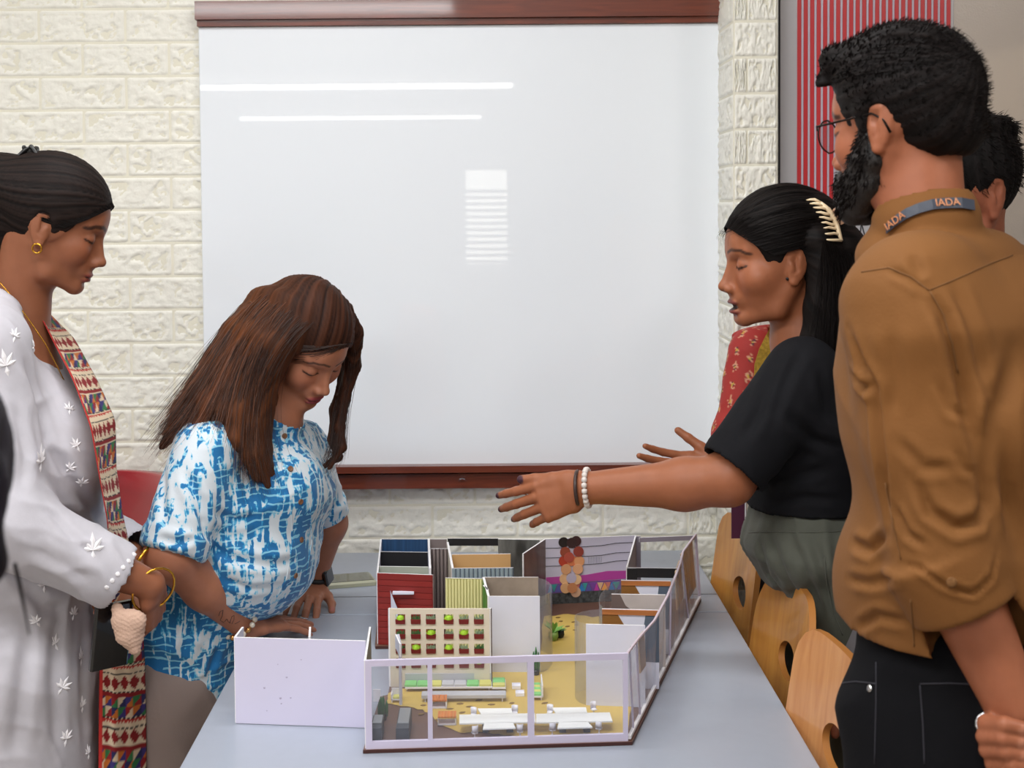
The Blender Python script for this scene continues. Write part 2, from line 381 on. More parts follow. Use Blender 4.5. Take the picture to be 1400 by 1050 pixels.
m_slate = mat('slate_blue_print', (84, 96, 112), 0.5); m_bro2 = mat('warm_brown_print', (140, 94, 40), 0.45, var=(20, 0.2)); m_dkbr = mat('dark_brown_edge', (70, 36, 30), 0.5)
m_photo = mat('brown_photo_print', (120, 96, 84), 0.35, var=(30, 0.6), stretch=(1, 1, 0.3)); m_lgreen = mat('pale_green_card', (178, 186, 172), 0.5, var=(20, 0.25))
m_mural = mat('lilac_mural_print', (190, 186, 204), 0.45); m_clear = clear('clear_acrylic'); m_clear2 = clear('bent_acrylic', (247, 248, 250), 0.05, 0.07)
m_greenp = mat('green_paper', (70, 140, 50), 0.5, var=(60, 0.4))
model = empty('architectural_model', (0, 0, 0))
tag(model, 'open-topped miniature building model of coloured card rooms and clear acrylic sides on the table', 'scale model')
def XY(px, py, z=ZT): p = T(px, py, z); return Vector((p.x, p.y, 0))
def card(name, a, b, z0=ZB, z1=ZT, t=0.003, mf=None, mb=None, me=None, parent=None, zb1=None):
    """upright card from a to b (plan points, left to right); front face looks at the camera; zb1 = top height at b"""
    mf = mf or m_white; mb = mb or mf; me = me or m_edgew; zb1 = z1 if zb1 is None else zb1
    d = (b-a).normalized(); n = Vector((-d.y, d.x, 0))*t/2
    v = [a-n+Vector((0, 0, z0)), b-n+Vector((0, 0, z0)), b-n+Vector((0, 0, zb1)), a-n+Vector((0, 0, z1)),
         a+n+Vector((0, 0, z0)), b+n+Vector((0, 0, z0)), b+n+Vector((0, 0, zb1)), a+n+Vector((0, 0, z1))]
    f = [(0, 1, 2, 3), (5, 4, 7, 6), (3, 2, 6, 7), (1, 0, 4, 5), (0, 3, 7, 4), (2, 1, 5, 6)]
    return obj(name, v, f, None, parent or model, False, [mf, mb, me], [0, 1, 2, 2, 2, 2])
def onwall(a, b, u, z, off=-0.002):      # point on a card at fraction u and height z, pushed off its front
    d = (b-a).normalized(); n = Vector((d.y, -d.x, 0)); p = a.lerp(b, u)-n*off*1.0
    return Vector((p.x, p.y, z))
def wallpoly(name, a, b, poly, m, parent, off=0.0022, t=0.0008):
    """flat shape on a card front: poly of (u, z)"""
    d = (b-a).normalized(); n = Vector((d.y, -d.x, 0))
    v0 = []; v1 = []
    for (u, z) in poly:
        p = a.lerp(b, u); p = Vector((p.x, p.y, z)); v0.append(p+n*(off-t)); v1.append(p+n*off)
    k = len(poly); f = [tuple(range(k, 2*k)), tuple(range(k-1, -1, -1))]+[((i+1) % k, i, k+i, k+(i+1) % k) for i in range(k)]
    return obj(name, v0+v1, f, m, parent)
# base
A = XY(499, 903); B = XY(858, 893); Cc = XY(951, 731); D = XY(521, 737)
Lr = XY(516, 783)
rb = T(513, 881, ZB); pl = XY(533, 832); rbx = XY(533, 950, ZB); la = XY(508, 948, ZB)
yb = T(600, 934, ZB).y
base_poly = [A+Vector((-0.004, -0.005, 0)), B+Vector((0.006, -0.005, 0)), Cc+Vector((0.012, 0.006, 0)), D+Vector((-0.006, 0.006, 0)), Lr+Vector((-0.006, 0, 0)), Vector((Lr.x-0.004, Lr.y-0.012, 0)), Vector((pl.x-0.002, Lr.y-0.012, 0)), Vector((pl.x-0.002, 2.32, 0)), Vector((A.x+0.004, 2.31, 0))]
MB().prism(base_poly[::-1] if False else base_poly, TZ+0.0005, ZB-0.0005, 0, 1).build('base_board', None, model, mats=[m_dkbr, m_brown])
# floor paper: jagged ochre sheet
yp = [(744, 843), (770, 840), (800, 842), (838, 846), (868, 860), (882, 905), (868, 950), (858, 1004), (760, 1008), (718, 1009), (690, 1006), (655, 1001), (628, 1002), (600, 990), (588, 975), (566, 968), (548, 966), (528, 962), (531, 948), (590, 930), (668, 915), (738, 905)]
pts = []
for i, (x, y) in enumerate(yp):
    x2, y2 = yp[(i+1) % len(yp)]
    for k in range(4):
        t = k/4; q = T(x*(1-t)+x2*t+RNG.uniform(-2, 2)*(k > 0), y*(1-t)+y2*t+RNG.uniform(-1.5, 1.5)*(k > 0), ZB); pts.append((q.x, q.y))
bm = bmesh.new(); vs = [bm.verts.new((p[0], p[1], ZB+0.0006)) for p in pts]
for i in range(len(vs)): bm.edges.new((vs[i], vs[(i+1) % len(vs)]))
bmesh.ops.triangle_fill(bm, edges=bm.edges[:], use_beauty=True)
for f in bm.faces:
    if f.normal.z < 0: f.normal_flip()
me = bpy.data.meshes.new('floor_paper'); bm.to_mesh(me); me.materials.append(m_ygr); bm.free()
fp = bpy.data.objects.new('floor_paper', me); C.objects.link(fp); fp.parent = model
m_chip = mat('brown_leaf_chip', (128, 98, 48), 0.6)
chips = [(752, 853), (767, 850), (785, 851), (776, 857), (788, 855), (786, 862), (763, 845), (629, 963), (642, 967), (672, 964), (579, 965), (576, 977), (632, 975), (700, 962), (598, 985), (655, 958), (690, 975), (735, 1008), (780, 1011), (830, 1008), (745, 962), (615, 970), (603, 962)]
for (x, y) in chips:
    q = T(x, y, ZB); a = RNG.uniform(0, 3.14); l, ww = RNG.uniform(0.004, 0.007), 0.002
    R = Matrix.Rotation(a*0.2, 3, 'Z')
    v = [q+R @ Vector((dx*l, dy*ww*2, 0)) for dx, dy in ((-1, 0), (-0.3, -0.8), (0.5, -0.6), (1, 0.2), (0.2, 0.9), (-0.5, 0.7))]
    MB().prism([(p.x, p.y) for p in v], ZB+0.0006, ZB+0.0014).build('leaf_chip', m_chip, model)
oc = T(631, 998, ZB); MB().prism([(oc.x+0.008*math.cos(a), oc.y+0.009*math.sin(a)) for a in np.linspace(0, 6.28, 14)[:-1]], ZB, ZB+0.001).build('leaf_chip', m_ygr, model)
# inner walls, each its own card
def W(name, x0, y0, x1, y1, **k): a, b = XY(x0, y0, k.get('z1', ZT)), XY(x1, y1, k.get('zb1', None) or k.get('z1', ZT)); return (card(name, a, b, **k), a, b)
W('wall_panel', 521, 737, 586, 737, mf=m_blue)
W('wall_panel', 520, 754, 585, 755, mf=m_black)
W('wall_panel', 518, 774, 586, 775, mf=m_lgreen)
w_, a, b = W('wall_panel', 516, 783, 592, 786, mf=m_redc)
m_redl = mat('red_siding_board', (136, 31, 24), 0.5)
nb = 12
for i in range(nb):
    z0 = ZB+(ZT-ZB)*i/nb; z1 = ZB+(ZT-ZB)*(i+1)/nb-0.0012
    wallpoly('siding_board', a, b, [(0.02, z0), (0.985, z0), (0.985, z1), (0.02, z1)], m_redc if i % 2 else m_redl, w_, 0.0025, 0.001)
cn = onwall(a, b, 0.24, 0.845)
MB().box((a.lerp(b, 0.47).x, a.lerp(b, 0.47).y-0.008, 0.853), (0.038, 0.012, 0.0035)).build('canopy', m_white, w_)
obj('door_flap', [(a.lerp(b, 0.235).x, a.lerp(b, 0.25).y-0.004, 0.851), (a.lerp(b, 0.25).x, a.lerp(b, 0.25).y-0.004, 0.80), (a.lerp(b, 0.37).x, a.lerp(b, 0.37).y-0.016, 0.80), (a.lerp(b, 0.37).x, a.lerp(b, 0.37).y-0.016, 0.825), (a.lerp(b, 0.23).x, a.lerp(b, 0.25).y-0.004, 0.855),
                  (a.lerp(b, 0.235).x, a.lerp(b, 0.25).y-0.0028, 0.851), (a.lerp(b, 0.25).x, a.lerp(b, 0.25).y-0.0028, 0.80), (a.lerp(b, 0.37).x, a.lerp(b, 0.37).y-0.014, 0.80), (a.lerp(b, 0.37).x, a.lerp(b, 0.37).y-0.014, 0.825), (a.lerp(b, 0.23).x, a.lerp(b, 0.25).y-0.0028, 0.855)],
    [(0, 1, 2, 3, 4), (9, 8, 7, 6, 5), (0, 5, 6, 1), (1, 6, 7, 2), (2, 7, 8, 3), (3, 8, 9, 4), (4, 9, 5, 0)], m_white, w_)
W('wall_panel', 521, 737, 516, 783, mf=m_white)
W('wall_panel', 586, 736, 588, 777, mf=m_white, t=0.004)
def corrug(a, b, z0, z1, n, amp, m1, m2, parent):
    d = (b-a).normalized(); nr = Vector((d.y, -d.x, 0)); L = (b-a).length
    for i in range(n):
        u0, u1 = i/n, (i+0.82)/n
        mb = MB()
        p = [a.lerp(b, u0), a.lerp(b, (u0*3+u1)/4)+nr*amp, a.lerp(b, (u0+u1*3)/4)+nr*amp, a.lerp(b, u1)]
        v = [(q.x, q.y, z0) for q in p]+[(q.x, q.y, z1) for q in p]
        mb.add(v, [(0, 1, 5, 4), (1, 2, 6, 5), (2, 3, 7, 6), (4, 5, 6, 7), (3, 2, 1, 0), (3, 0, 4, 7)])
        mb.build('rib', m1, parent)
m_rib = mat('grey_rib', (140, 128, 126), 0.45)
w_, a, b = W('wall_panel', 586, 750, 612, 750, mf=mat('dark_groove', (64, 54, 54), 0.6)); n_ = Vector((0, -0.0018, 0)); corrug(a+n_, b+n_, ZB, ZT-0.001, 5, 0.003, m_rib, None, w_)
W('wall_panel', 588, 737, 611, 737, mf=m_greybr)
W('wall_panel', 612, 741, 619, 777, mf=m_cream, t=0.004)
W('window_beam', 612, 736, 681, 736, mf=m_black, z0=0.8705)
W('wall_panel', 618, 758, 698, 757, mf=m_tan)
w_, a, b = W('wall_panel', 618, 777, 702, 776, mf=m_slate); corrug(a+n_, b+n_, ZB, ZT-0.001, 14, 0.002, m_bluegrey, None, w_)
w_, a, b = W('wall_panel', 609, 790, 660, 791, mf=mat('olive_groove', (150, 146, 90), 0.6)); corrug(a+n_, b+n_, ZB, ZT-0.0015, 12, 0.0016, m_yel, None, w_)
W('wall_panel', 681, 737, 738, 738, mf=m_marble)
W('wall_panel', 715, 757, 745, 737, mf=m_photo)
# mural wall
w_, a, b = W('mural_wall', 745, 737, 868, 732, mf=m_mural)
w_['label'] = 'lilac wall with stacked skin-toned discs and a magenta band'
def mz(y): return ZT-(y-737)/(824-737)*(ZT-ZB)
def mu(x): return (x-745)/(868-745)
m_mag = mat('magenta_print', (176, 66, 150), 0.45)
wallpoly('magenta_band', a, b, [(mu(746), mz(797)), (mu(800), mz(796)), (mu(867), mz(794)), (mu(867), mz(784)), (mu(830), mz(783)), (mu(800), mz(787)), (mu(746), mz(788))], m_mag, w_)
for k, yy in enumerate((749, 762, 773)):
    pt = [onwall(a, b, mu(x), mz(yy+dy), 0.0) for x, dy in ((746, 0), (775, 0.5), (800, 0), (822, -0.5), (842, -3), (867, -3))]
    MB().tube([p+Vector((0, -0.002, 0)) for p in pt], 0.0006, 5).build('ink_line', m_black, w_)
for k in range(9):
    p0, p1 = onwall(a, b, mu(804+k*2.2), mz(763), 0), onwall(a, b, mu(804+k*2.2), mz(771.5), 0)
    MB().tube([p0+Vector((0, -0.0018, 0)), p1+Vector((0, -0.0018, 0))], 0.0004, 4).build('hatch_line', m_slate, w_)
wallpoly('dark_band', a, b, [(mu(746), mz(810)), (mu(867), mz(808)), (mu(867), mz(824)), (mu(746), mz(824))], mat('dark_mottled_print', (96, 100, 100), 0.45, var=(160, 0.8)), w_)
cols = [(50, 130, 190), (120, 70, 150), (230, 160, 90), (60, 150, 150), (190, 70, 160), (200, 120, 110), (90, 90, 160), (220, 180, 140)]
cm = [mat('mosaic_print', c, 0.45) for c in cols]
wallpoly('mosaic_ground', a, b, [(mu(746), mz(810)), (mu(867), mz(808)), (mu(867), mz(795)), (mu(746), mz(797.5))], mat('violet_print', (116, 74, 136), 0.45), w_, 0.0018)
k = 0; x = 748.0
while x < 864:
    wd = 7+3*((k*7) % 3)/2
    up = k % 2
    ya, yb_ = (798, 808.5)
    tri = [(mu(x), mz(ya if up else yb_)), (mu(x+wd), mz(ya if up else yb_)), (mu(x+wd/2), mz(yb_ if up else ya))]
    if up: tri = tri[::-1]
    wallpoly('mosaic_triangle', a, b, tri, cm[(k*3) % 8], w_, 0.0026); x += wd*0.62; k += 1
discs = [(770, 742, (34, 26, 28)), (787, 741, (62, 34, 36)), (781, 743, (54, 32, 34)), (772, 755, (142, 66, 46)), (790, 755, (140, 58, 48)), (770, 767, (176, 60, 40)), (781, 767, (206, 116, 76)), (791, 768, (214, 150, 104)),
         (773, 778, (208, 152, 110)), (789, 778, (218, 162, 122)), (771, 791, (222, 176, 132)), (787, 792, (226, 186, 140)), (780, 790, (186, 176, 196)), (772, 803, (216, 166, 118)), (781, 803, (196, 130, 86)), (786, 809, (214, 172, 140)), (777, 762, (170, 74, 60))]
for k, (x, y, c) in enumerate(discs):
    cen = onwall(a, b, mu(x), mz(y), 0); r = 0.0102
    d = (b-a).normalized(); n = Vector((d.y, -d.x, 0)); o0 = 0.003+0.0005*(k % 5)+k*0.00012
    v = []
    for off in (0.0015, o0):
        for j in range(20):
            an = 2*math.pi*j/20; v.append(cen+d*r*math.cos(an)+Vector((0, 0, r*math.sin(an)))+n*off)
    f = [tuple(range(20, 40)), tuple(range(19, -1, -1))]+[((j+1) % 20, j, 20+j, 20+(j+1) % 20) for j in range(20)]
    obj('disc', v, f, mat('disc_card', c, 0.5), w_)
W('wall_panel', 869, 732, 857, 775, mf=m_purple, mb=m_purple)
W('corner_post', 869, 733, 876, 733, mf=m_purple)
W('window_beam', 874, 735, 950, 732, mf=m_purple, z0=0.876)
W('lintel', 857, 776, 926, 777, mf=m_black, z0=0.8675)
W('wall_panel', 857, 777, 871, 777, mf=m_black, z1=0.884)
def artwall(x0, y0, x1, y1):
    w_, a, b = W('wall_panel', x0, y0, x1, y1, mf=m_white)
    wallpoly('wood_beam', a, b, [(0, 0.8765), (1, 0.8765), (1, 0.8845), (0, 0.8845)], m_orange, w_, 0.004, 0.0025)
    wallpoly('brown_shape', a, b, [(0, 0.80), (0.38, 0.80), (0.42, 0.855), (0.28, 0.8762), (0, 0.8762)], m_bro2, w_)
    wallpoly('slate_shape', a, b, [(0.66, 0.80), (1, 0.80), (1, 0.8762), (0.76, 0.8762)], m_slate, w_)
artwall(849, 793, 917, 794)
w_, a, b = W('wall_panel', 836, 812, 910, 813, mf=mat('pale_taupe_print', (190, 180, 176), 0.5, var=(30, 0.15)))
wallpoly('dark_curve_shape', a, b, [(0, 0.82), (0.55, 0.82), (0.42, 0.855), (0.26, 0.866), (0.16, 0.8845), (0, 0.8845)], mat('dark_taupe_print', (104, 88, 84), 0.5), w_)
artwall(823, 832, 901, 834)
W('wall_panel', 801, 853, 882, 855, mf=m_white)
# middle box with bent acrylic
W('wall_panel', 661, 789, 736, 789, mf=m_taupe)
W('wall_panel', 661, 789, 668, 815, mf=m_greenp, mb=m_taupe, t=0.004)
W('wall_panel', 668, 815, 738, 815, mf=m_white)
w_, a, b = W('wall_panel', 661, 800, 667, 806, mf=m_greenp)
def bent(pa, pb, bulge, z0=ZB, z1=ZT, n=14, name='bent_acrylic_sheet'):
    d = (pb-pa); nr = Vector((d.y, -d.x, 0)).normalized(); v = []; f = []
    for i in range(n+1):
        t = i/n; p = pa.lerp(pb, t)+nr*bulge*math.sin(math.pi*t)**0.6
        for k, o in enumerate((0, 0.0012)):
            q = p-nr*o; v += [(q.x, q.y, z0), (q.x, q.y, z1)]
    for i in range(n):
        a0 = i*4; b0 = a0+4
        f += [(a0, b0, b0+1, a0+1), (b0+2, a0+2, a0+3, b0+3), (a0+1, b0+1, b0+3, a0+3), (b0, a0, a0+2, b0+2)]
    o = obj(name, v, f, m_clear2, model, True); return o
bent(XY(739, 816), XY(736, 790), 0.022)
bent(XY(823, 833), XY(800, 853), 0.030)
bent(XY(849, 794), XY(824, 830), 0.018)
# planter facade with 24 real openings, each with a box and a plant
a, b = XY(533, 832), XY(669, 832); L = (b-a).length; d = (b-a).normalized(); nrm = Vector((d.y, -d.x, 0))
colx = [547.4, 568.4, 589, 613.4, 634, 654.6]; us = [(x-533)/136 for x in colx]; hw = 6.6/136
rowz = [ZT-(y-832)*0.001155 for y in (846.5, 867.5, 888.5, 909)]; hz = 0.0078
mb = MB(); ue = [0.0]+[q for u in us for q in (u-hw, u+hw)]+[1.0]
ze = sorted([ZB, ZT]+[q for z in rowz for q in (z-hz, z+hz)])
def wp(u, z, o): p = a.lerp(b, u)+nrm*o; return Vector((p.x, p.y, z))
for i in range(len(ue)-1):
    for j in range(len(ze)-1):
        if i % 2 == 1 and j % 2 == 1: continue
        c4 = [(ue[i], ze[j]), (ue[i+1], ze[j]), (ue[i+1], ze[j+1]), (ue[i], ze[j+1])]
        mb.add([wp(u, z, 0.002) for u, z in c4]+[wp(u, z, -0.002) for u, z in c4], [(0, 1, 2, 3), (7, 6, 5, 4), (0, 4, 5, 1), (1, 5, 6, 2), (2, 6, 7, 3), (3, 7, 4, 0)])
fac = mb.build('planter_wall', m_cream, model); fac['label'] = 'cream wall of small square windows holding plants'
W('side_edge', 532.6, 832, 534.2, 831, mf=m_dkbr, t=0.005); W('side_edge', 669, 832, 670.5, 831, mf=m_dkbr, t=0.005)
m_pbox = mat('planter_red', (112, 26, 26), 0.5); m_lime = mat('lime_foliage', (168, 214, 50), 0.6, var=(300, 0.3)); m_dg = mat('dark_foliage', (74, 120, 66), 0.6, var=(300, 0.4)); m_pg = mat('pale_foliage', (150, 176, 140), 0.6, var=(300, 0.3))
fk = ['l', 'd', 'p', 'l', 'p', 'p', 'd', 'd', 'l', 'p', 'l', 'p', 'd', 'l', 'p', 'l', 'p', 'd', 'd', 'd', 'd', 'p', 'd', 'l']
for r, z in enumerate(rowz):
    for c_, u in enumerate(us):
        q = wp(u, z-0.0042, 0.0015); R = Matrix.Rotation(math.atan2(d.y, d.x), 3, 'Z')
        bx = MB().box(q, (0.0150, 0.006, 0.0072), R, taper=1.08).build('planter_box', m_pbox, fac)
        kf = fk[r*6+c_]; fo = MB(); cb = wp(u, z-0.001, 0)
        if kf == 'l':
            fo.lathe([(0.0062, 0), (0.0062, 0.002), (0.005, 0.005), (0.0025, 0.0068)], cb, 9)
        for k in range(18):
            t = cb+Vector((RNG.uniform(-0.0065, 0.0065), RNG.uniform(-0.002, 0.0015), 0)); tip = t+Vector((RNG.uniform(-0.003, 0.003), RNG.uniform(-0.002, 0.001), RNG.uniform(0.004, 0.0078)))
            s_ = Vector((0.0013, 0, 0)); fo.add([t-s_, t+s_, tip+s_*0.5, tip+Vector((0, 0.0008, 0))], [(0, 1, 2), (0, 2, 3), (1, 3, 2), (0, 3, 1)])
        fo.build('foliage', {'l': m_lime, 'd': m_dg, 'p': m_pg}[kf], bx)
# clear front, lavender frame
def front(u, z, o=0.0):
    dd = (B-A).normalized(); nn = Vector((dd.y, -dd.x, 0)); p = A.lerp(B, u)+nn*o; return Vector((p.x, p.y, z))
def bar(u0, u1, z0, z1, name='frame_bar', zz=None, t=0.0025):
    v = [front(u0, z0, t), front(u1, z0 if zz is None else zz[0], t), front(u1, z1 if zz is None else zz[1], t), front(u0, z1, t), front(u0, z0, -t), front(u1, z0 if zz is None else zz[0], -t), front(u1, z1 if zz is None else zz[1], -t), front(u0, z1, -t)]
    return obj(name, v, [(0, 1, 2, 3), (5, 4, 7, 6), (3, 2, 6, 7), (1, 0, 4, 5), (0, 3, 7, 4), (2, 1, 5, 6)], m_lav, model)
bar(0, 1, ZT-0.0085, ZT+0.0005, 'top_rail'); bar(0, 1, TZ+0.001, 0.7665, 'bottom_rail')
bar(0, 0.024, 0.7665, ZT-0.0085, 'mullion'); bar(0.235, 0.253, 0.7665, ZT-0.0085, 'mullion'); bar(0.615, 0.640, 0.7665, ZT-0.0085, 'mullion'); bar(0.982, 1.0, 0.7665, ZT-0.0085, 'mullion')
dd = (B-A)
obj('acrylic_sheet', [front(0.02, 0.765, 0), front(0.985, 0.765, 0), front(0.985, 0.878, 0), front(0.02, 0.878, 0), front(0.02, 0.763, -0.001), front(0.985, 0.763, -0.001), front(0.985, 0.873, -0.001), front(0.02, 0.873, -0.001)],
    [(0, 1, 2, 3), (5, 4, 7, 6), (3, 2, 6, 7), (1, 0, 4, 5), (0, 3, 7, 4), (2, 1, 5, 6)], m_clear, model)
# short left wall, post
W('wall_panel', 499, 903, 506, 857, mf=mat('olive_print', (120, 118, 96), 0.5, var=(60, 0.5)), mb=m_white)
q0 = T(548, 964, ZB); MB().tube([(q0.x, q0.y, ZB), (q0.x, q0.y, 0.852), (q0.x-0.004, q0.y+0.008, 0.866)], 0.0026, 6).build('post', m_white, model)
W('wall_panel', 541, 867, 547, 880, z0=0.845, z1=0.866, mf=m_white, t=0.002)
# right side: wavy clear sheet with pale top edge, bands
rt = [(858, 893), (872, 874), (895, 848), (912, 816), (922, 792), (930, 770), (934, 754), (951, 731)]
rp = [XY(*q) for q in rt]; rp2 = []
for i in range(len(rp)-1):
    for k in range(6): rp2.append(rp[i].lerp(rp[i+1], k/6))
rp2.append(rp[-1])
rbm = [B+Vector((0.002, 0, 0)), Cc+Vector((0.008, 0, 0))]
v = []; f = []
for i, p in enumerate(rp2):
    t = i/(len(rp2)-1); q = rbm[0].lerp(rbm[1], t); k = 0.002*math.sin(i*1.7)
    v += [(q.x+k, q.y, ZB), (p.x+k*1.5, p.y, ZT), (q.x+k-0.001, q.y, ZB), (p.x+k*1.5-0.001, p.y, ZT)]
for i in range(len(rp2)-1):
    a0 = i*4; b0 = a0+4; f += [(a0, a0+1, b0+1, b0), (b0+2, b0+3, a0+3, a0+2), (a0+1, a0+3, b0+3, b0+1)]
obj('side_acrylic_sheet', v, f, m_clear2, model, True)
MB().tube([(p.x, p.y, ZT) for p in rp2], 0.0022, 6).build('top_edging', mat('pinkish_white_tape', (214, 200, 212), 0.5), model)
MB().tube([(q.x, q.y, 0.760) for q in [rbm[0].lerp(rbm[1], t) for t in np.linspace(0, 1, 8)]], 0.0035, 4).build('bottom_edging', m_edgew, model)
for t in (0.045, 0.12, 0.5, 0.8, 1.0):
    i = int(t*(len(rp2)-1)); p = rp2[i]; q = rbm[0].lerp(rbm[1], t); MB().tube([(q.x, q.y, ZB), (p.x, p.y, ZT)], 0.0016 if t < 1 else 0.003, 5).build('edge_post', m_lav, model)
m_peach = mat('peach_reflection', (222, 192, 156), 0.5, var=(20, 0.2), stretch=(1, 1, 0.2))  # peach strips paint in the wooden chairs' reflection on the acrylic
def inner(t0, t1, z0, z1, m):
    i0, i1 = t0*(len(rp2)-1), t1*(len(rp2)-1); v = []
    for ii in (i0, i1):
        p = rp2[int(ii)]; q = rbm[0].lerp(rbm[1], ii/(len(rp2)-1))
        for z in (z0, z1): s_ = (z-ZB)/(ZT-ZB); r_ = q.lerp(p, s_); v += [(r_.x-0.003, r_.y, z), (r_.x-0.005, r_.y, z)]
    obj('reflection_strip', v, [(0, 2, 6, 4), (5, 7, 3, 1), (2, 3, 7, 6), (0, 4, 5, 1), (0, 1, 3, 2), (4, 6, 7, 5)], m, model)
inner(0.66, 0.78, 0.81, 0.883, m_peach); inner(0.84, 0.985, 0.785, 0.883, m_peach); inner(0.17, 0.23, 0.82, 0.883, m_peach)
# low room on the left side of the model
zt2 = 0.884
ax = empty('card_screen', (0, 0, 0)); tag(ax, 'plain lilac-white card screen standing left of the miniature building model', 'card screen')
a, b = XY(321, 871, zt2), XY(500, 876, zt2)
m_lil = mat('lilac_white_card', (214, 210, 232), 0.5, var=(9, 0.03))
card('front_panel', a, b, TZ+0.001, zt2, 0.003, m_lil, m_white, parent=ax)
card('return_panel', a, XY(332, 857, zt2), TZ+0.001, zt2, 0.003, m_white, parent=ax)
card('return_panel', XY(423, 871, zt2), XY(424, 857, zt2), TZ+0.001, zt2, 0.003, m_white, parent=ax)
m_sm = mat('grey_smudge', (176, 168, 192), 0.6)
for (x, y, r) in ((361, 938, 2), (383, 951, 2.2), (364, 968, 1.2), (397, 950, 1.6), (384, 958, 1.5), (380, 906, 1.0), (412, 899, 1.2), (392, 923, 1.8)):
    zz = zt2-(y-872)/(987-872)*(zt2-TZ); c_ = onwall(a, b, (x-321)/179, zz, 0)+Vector((0, -0.0019, 0)); rr = r*0.0011*0.8
    obj('smudge', [c_+Vector((rr*math.cos(t)*(1+0.3*math.sin(3*t)), 0, rr*math.sin(t)*0.8)) for t in np.linspace(0, 6.2832, 11)[:-1]], [tuple(range(10))], m_sm, ax)
# ------------------------------------------------------------------ miniature furniture
M1 = mat('matt_white_plastic', (236, 234, 240), 0.4); m_green = mat('green_cushion', (128, 200, 118), 0.6); m_ylc = mat('yellow_cushion', (208, 204, 110), 0.6); m_gc = mat('grey_cushion', (190, 190, 194), 0.6)
FZ = ZB+0.0010
# sofa
s0, s1 = T(553, 945, FZ), T(672, 938, FZ)
e = empty('miniature_sofa', ((s0.x+s1.x)/2, (s0.y+s1.y)/2+0.001, FZ)); Ls = s1.x-s0.x
MB().box((0, 0.010, 0.014), (Ls, 0.004, 0.016)).build('backrest', m_gc, e)
MB().box((0.004, -0.004, 0.0065), (Ls+0.006, 0.024, 0.003)).build('seat_board', M1, e)
cc = [m_green, m_ylc, m_ylc, m_gc, m_green, m_green, m_ylc]
for i in range(7): MB().bbox((-Ls/2+(i+0.5)*Ls/7, -0.004, 0.010), (Ls/7-0.0008, 0.022, 0.004), 0.001).build('cushion', [m_green, m_green, m_ylc, m_gc, m_gc, m_green, m_ylc][i], e)
MB().box((Ls/2+0.012, 0.000, 0.0065), (0.022, 0.040, 0.003)).build('corner_seat', M1, e)
for i in range(3): MB().bbox((Ls/2+0.012, -0.013+i*0.0125, 0.010), (0.020, 0.012, 0.004), 0.001).build('cushion', [m_ylc, m_green, m_green][i], e)
for sx in (-1, 1):
    for sy in (-0.010, 0.006): MB().tube([(sx*(Ls/2-0.004), sy, 0), (sx*(Ls/2-0.004), sy, 0.006)], 0.0009, 5).build('leg', M1, e)
tag(e, 'miniature L-shaped sofa with green, yellow and grey cushions below the planter wall', 'sofa')
# grey bench
s0, s1 = T(576, 962, FZ), T(692, 957, FZ); e = empty('miniature_bench', ((s0.x+s1.x)/2, (s0.y+s1.y)/2+0.008, FZ)); Ls = s1.x-s0.x
MB().bbox((0, 0, 0.009), (Ls, 0.020, 0.006), 0.001).build('seat', m_gc, e)
for sx in (-1, 1):
    for sy in (-1, 1): MB().tube([(sx*(Ls/2-0.006), sy*0.007, 0), (sx*(Ls/2-0.006), sy*0.007, 0.006)], 0.001, 5).build('leg', M1, e)
tag(e, 'long low miniature bench in pale grey in front of the green sofa', 'bench')
# armchair with yellow cushion
q = T(543, 960, FZ); e = empty('miniature_armchair', (q.x-0.001, q.y+0.006, FZ))
MB().box((0.0, 0, 0.005), (0.017, 0.018, 0.002)).build('seat', M1, e); MB().box((0, 0.009, 0.011), (0.017, 0.002, 0.014)).build('backrest', M1, e)
MB().box((-0.008, 0, 0.009), (0.0016, 0.018, 0.009)).build('armrest', M1, e); MB().bbox((0.001, -0.001, 0.0075), (0.013, 0.014, 0.003), 0.001).build('cushion', m_ylc, e)
for sx in (-1, 1):
    for sy in (-1, 1): MB().tube([(sx*0.007, sy*0.008, 0), (sx*0.007, sy*0.008, 0.004)], 0.0008, 5).build('leg', M1, e)
tag(e, 'tiny white armchair with a yellow cushion left of the miniature sofa', 'armchair')
# two white open boxes
for (x, y, lab) in ((706, 942, 'white paper tray on the ochre model floor, the one farther from the meeting tables'), (711, 952, 'white paper tray on the ochre model floor, the one nearer the meeting tables')):
    q = T(x, y, FZ); e = empty('paper_tray', (q.x, q.y+0.008, FZ)); MB().box((0, 0, 0.001), (0.014, 0.018, 0.002)).build('bottom', M1, e)
    for (cx, cy, dx, dy) in ((0.0065, 0, 0.001, 0.018), (-0.0065, 0, 0.001, 0.018), (0, 0.0085, 0.012, 0.001), (0, -0.0085, 0.012, 0.001)): MB().box((cx, cy, 0.0035), (dx, dy, 0.003)).build('rim', M1, e)
    tag(e, lab, 'tray', 'two white paper trays on the model floor')
# green sofa right
q = T(734, 957, FZ); e = empty('miniature_daybed', (q.x, q.y+0.026, FZ), 0.0)
MB().box((0, 0, 0.006), (0.018, 0.058, 0.0025)).build('seat_board', M1, e); MB().box((0.009, 0, 0.0145), (0.002, 0.058, 0.018)).build('backrest', M1, e)
for i in range(5): MB().bbox((-0.001, -0.0225+i*0.0112, 0.009), (0.016, 0.0108, 0.0035), 0.001).build('cushion', [m_green, m_ylc, m_green, m_ylc, m_green][i], e)
for sx in (-1, 1):
    for sy in (-1, 1): MB().tube([(sx*0.007, sy*0.026, 0), (sx*0.007, sy*0.026, 0.005)], 0.001, 5).build('leg', M1, e)
tag(e, 'miniature green and yellow cushioned settee with white back, right of the middle mullion', 'settee')
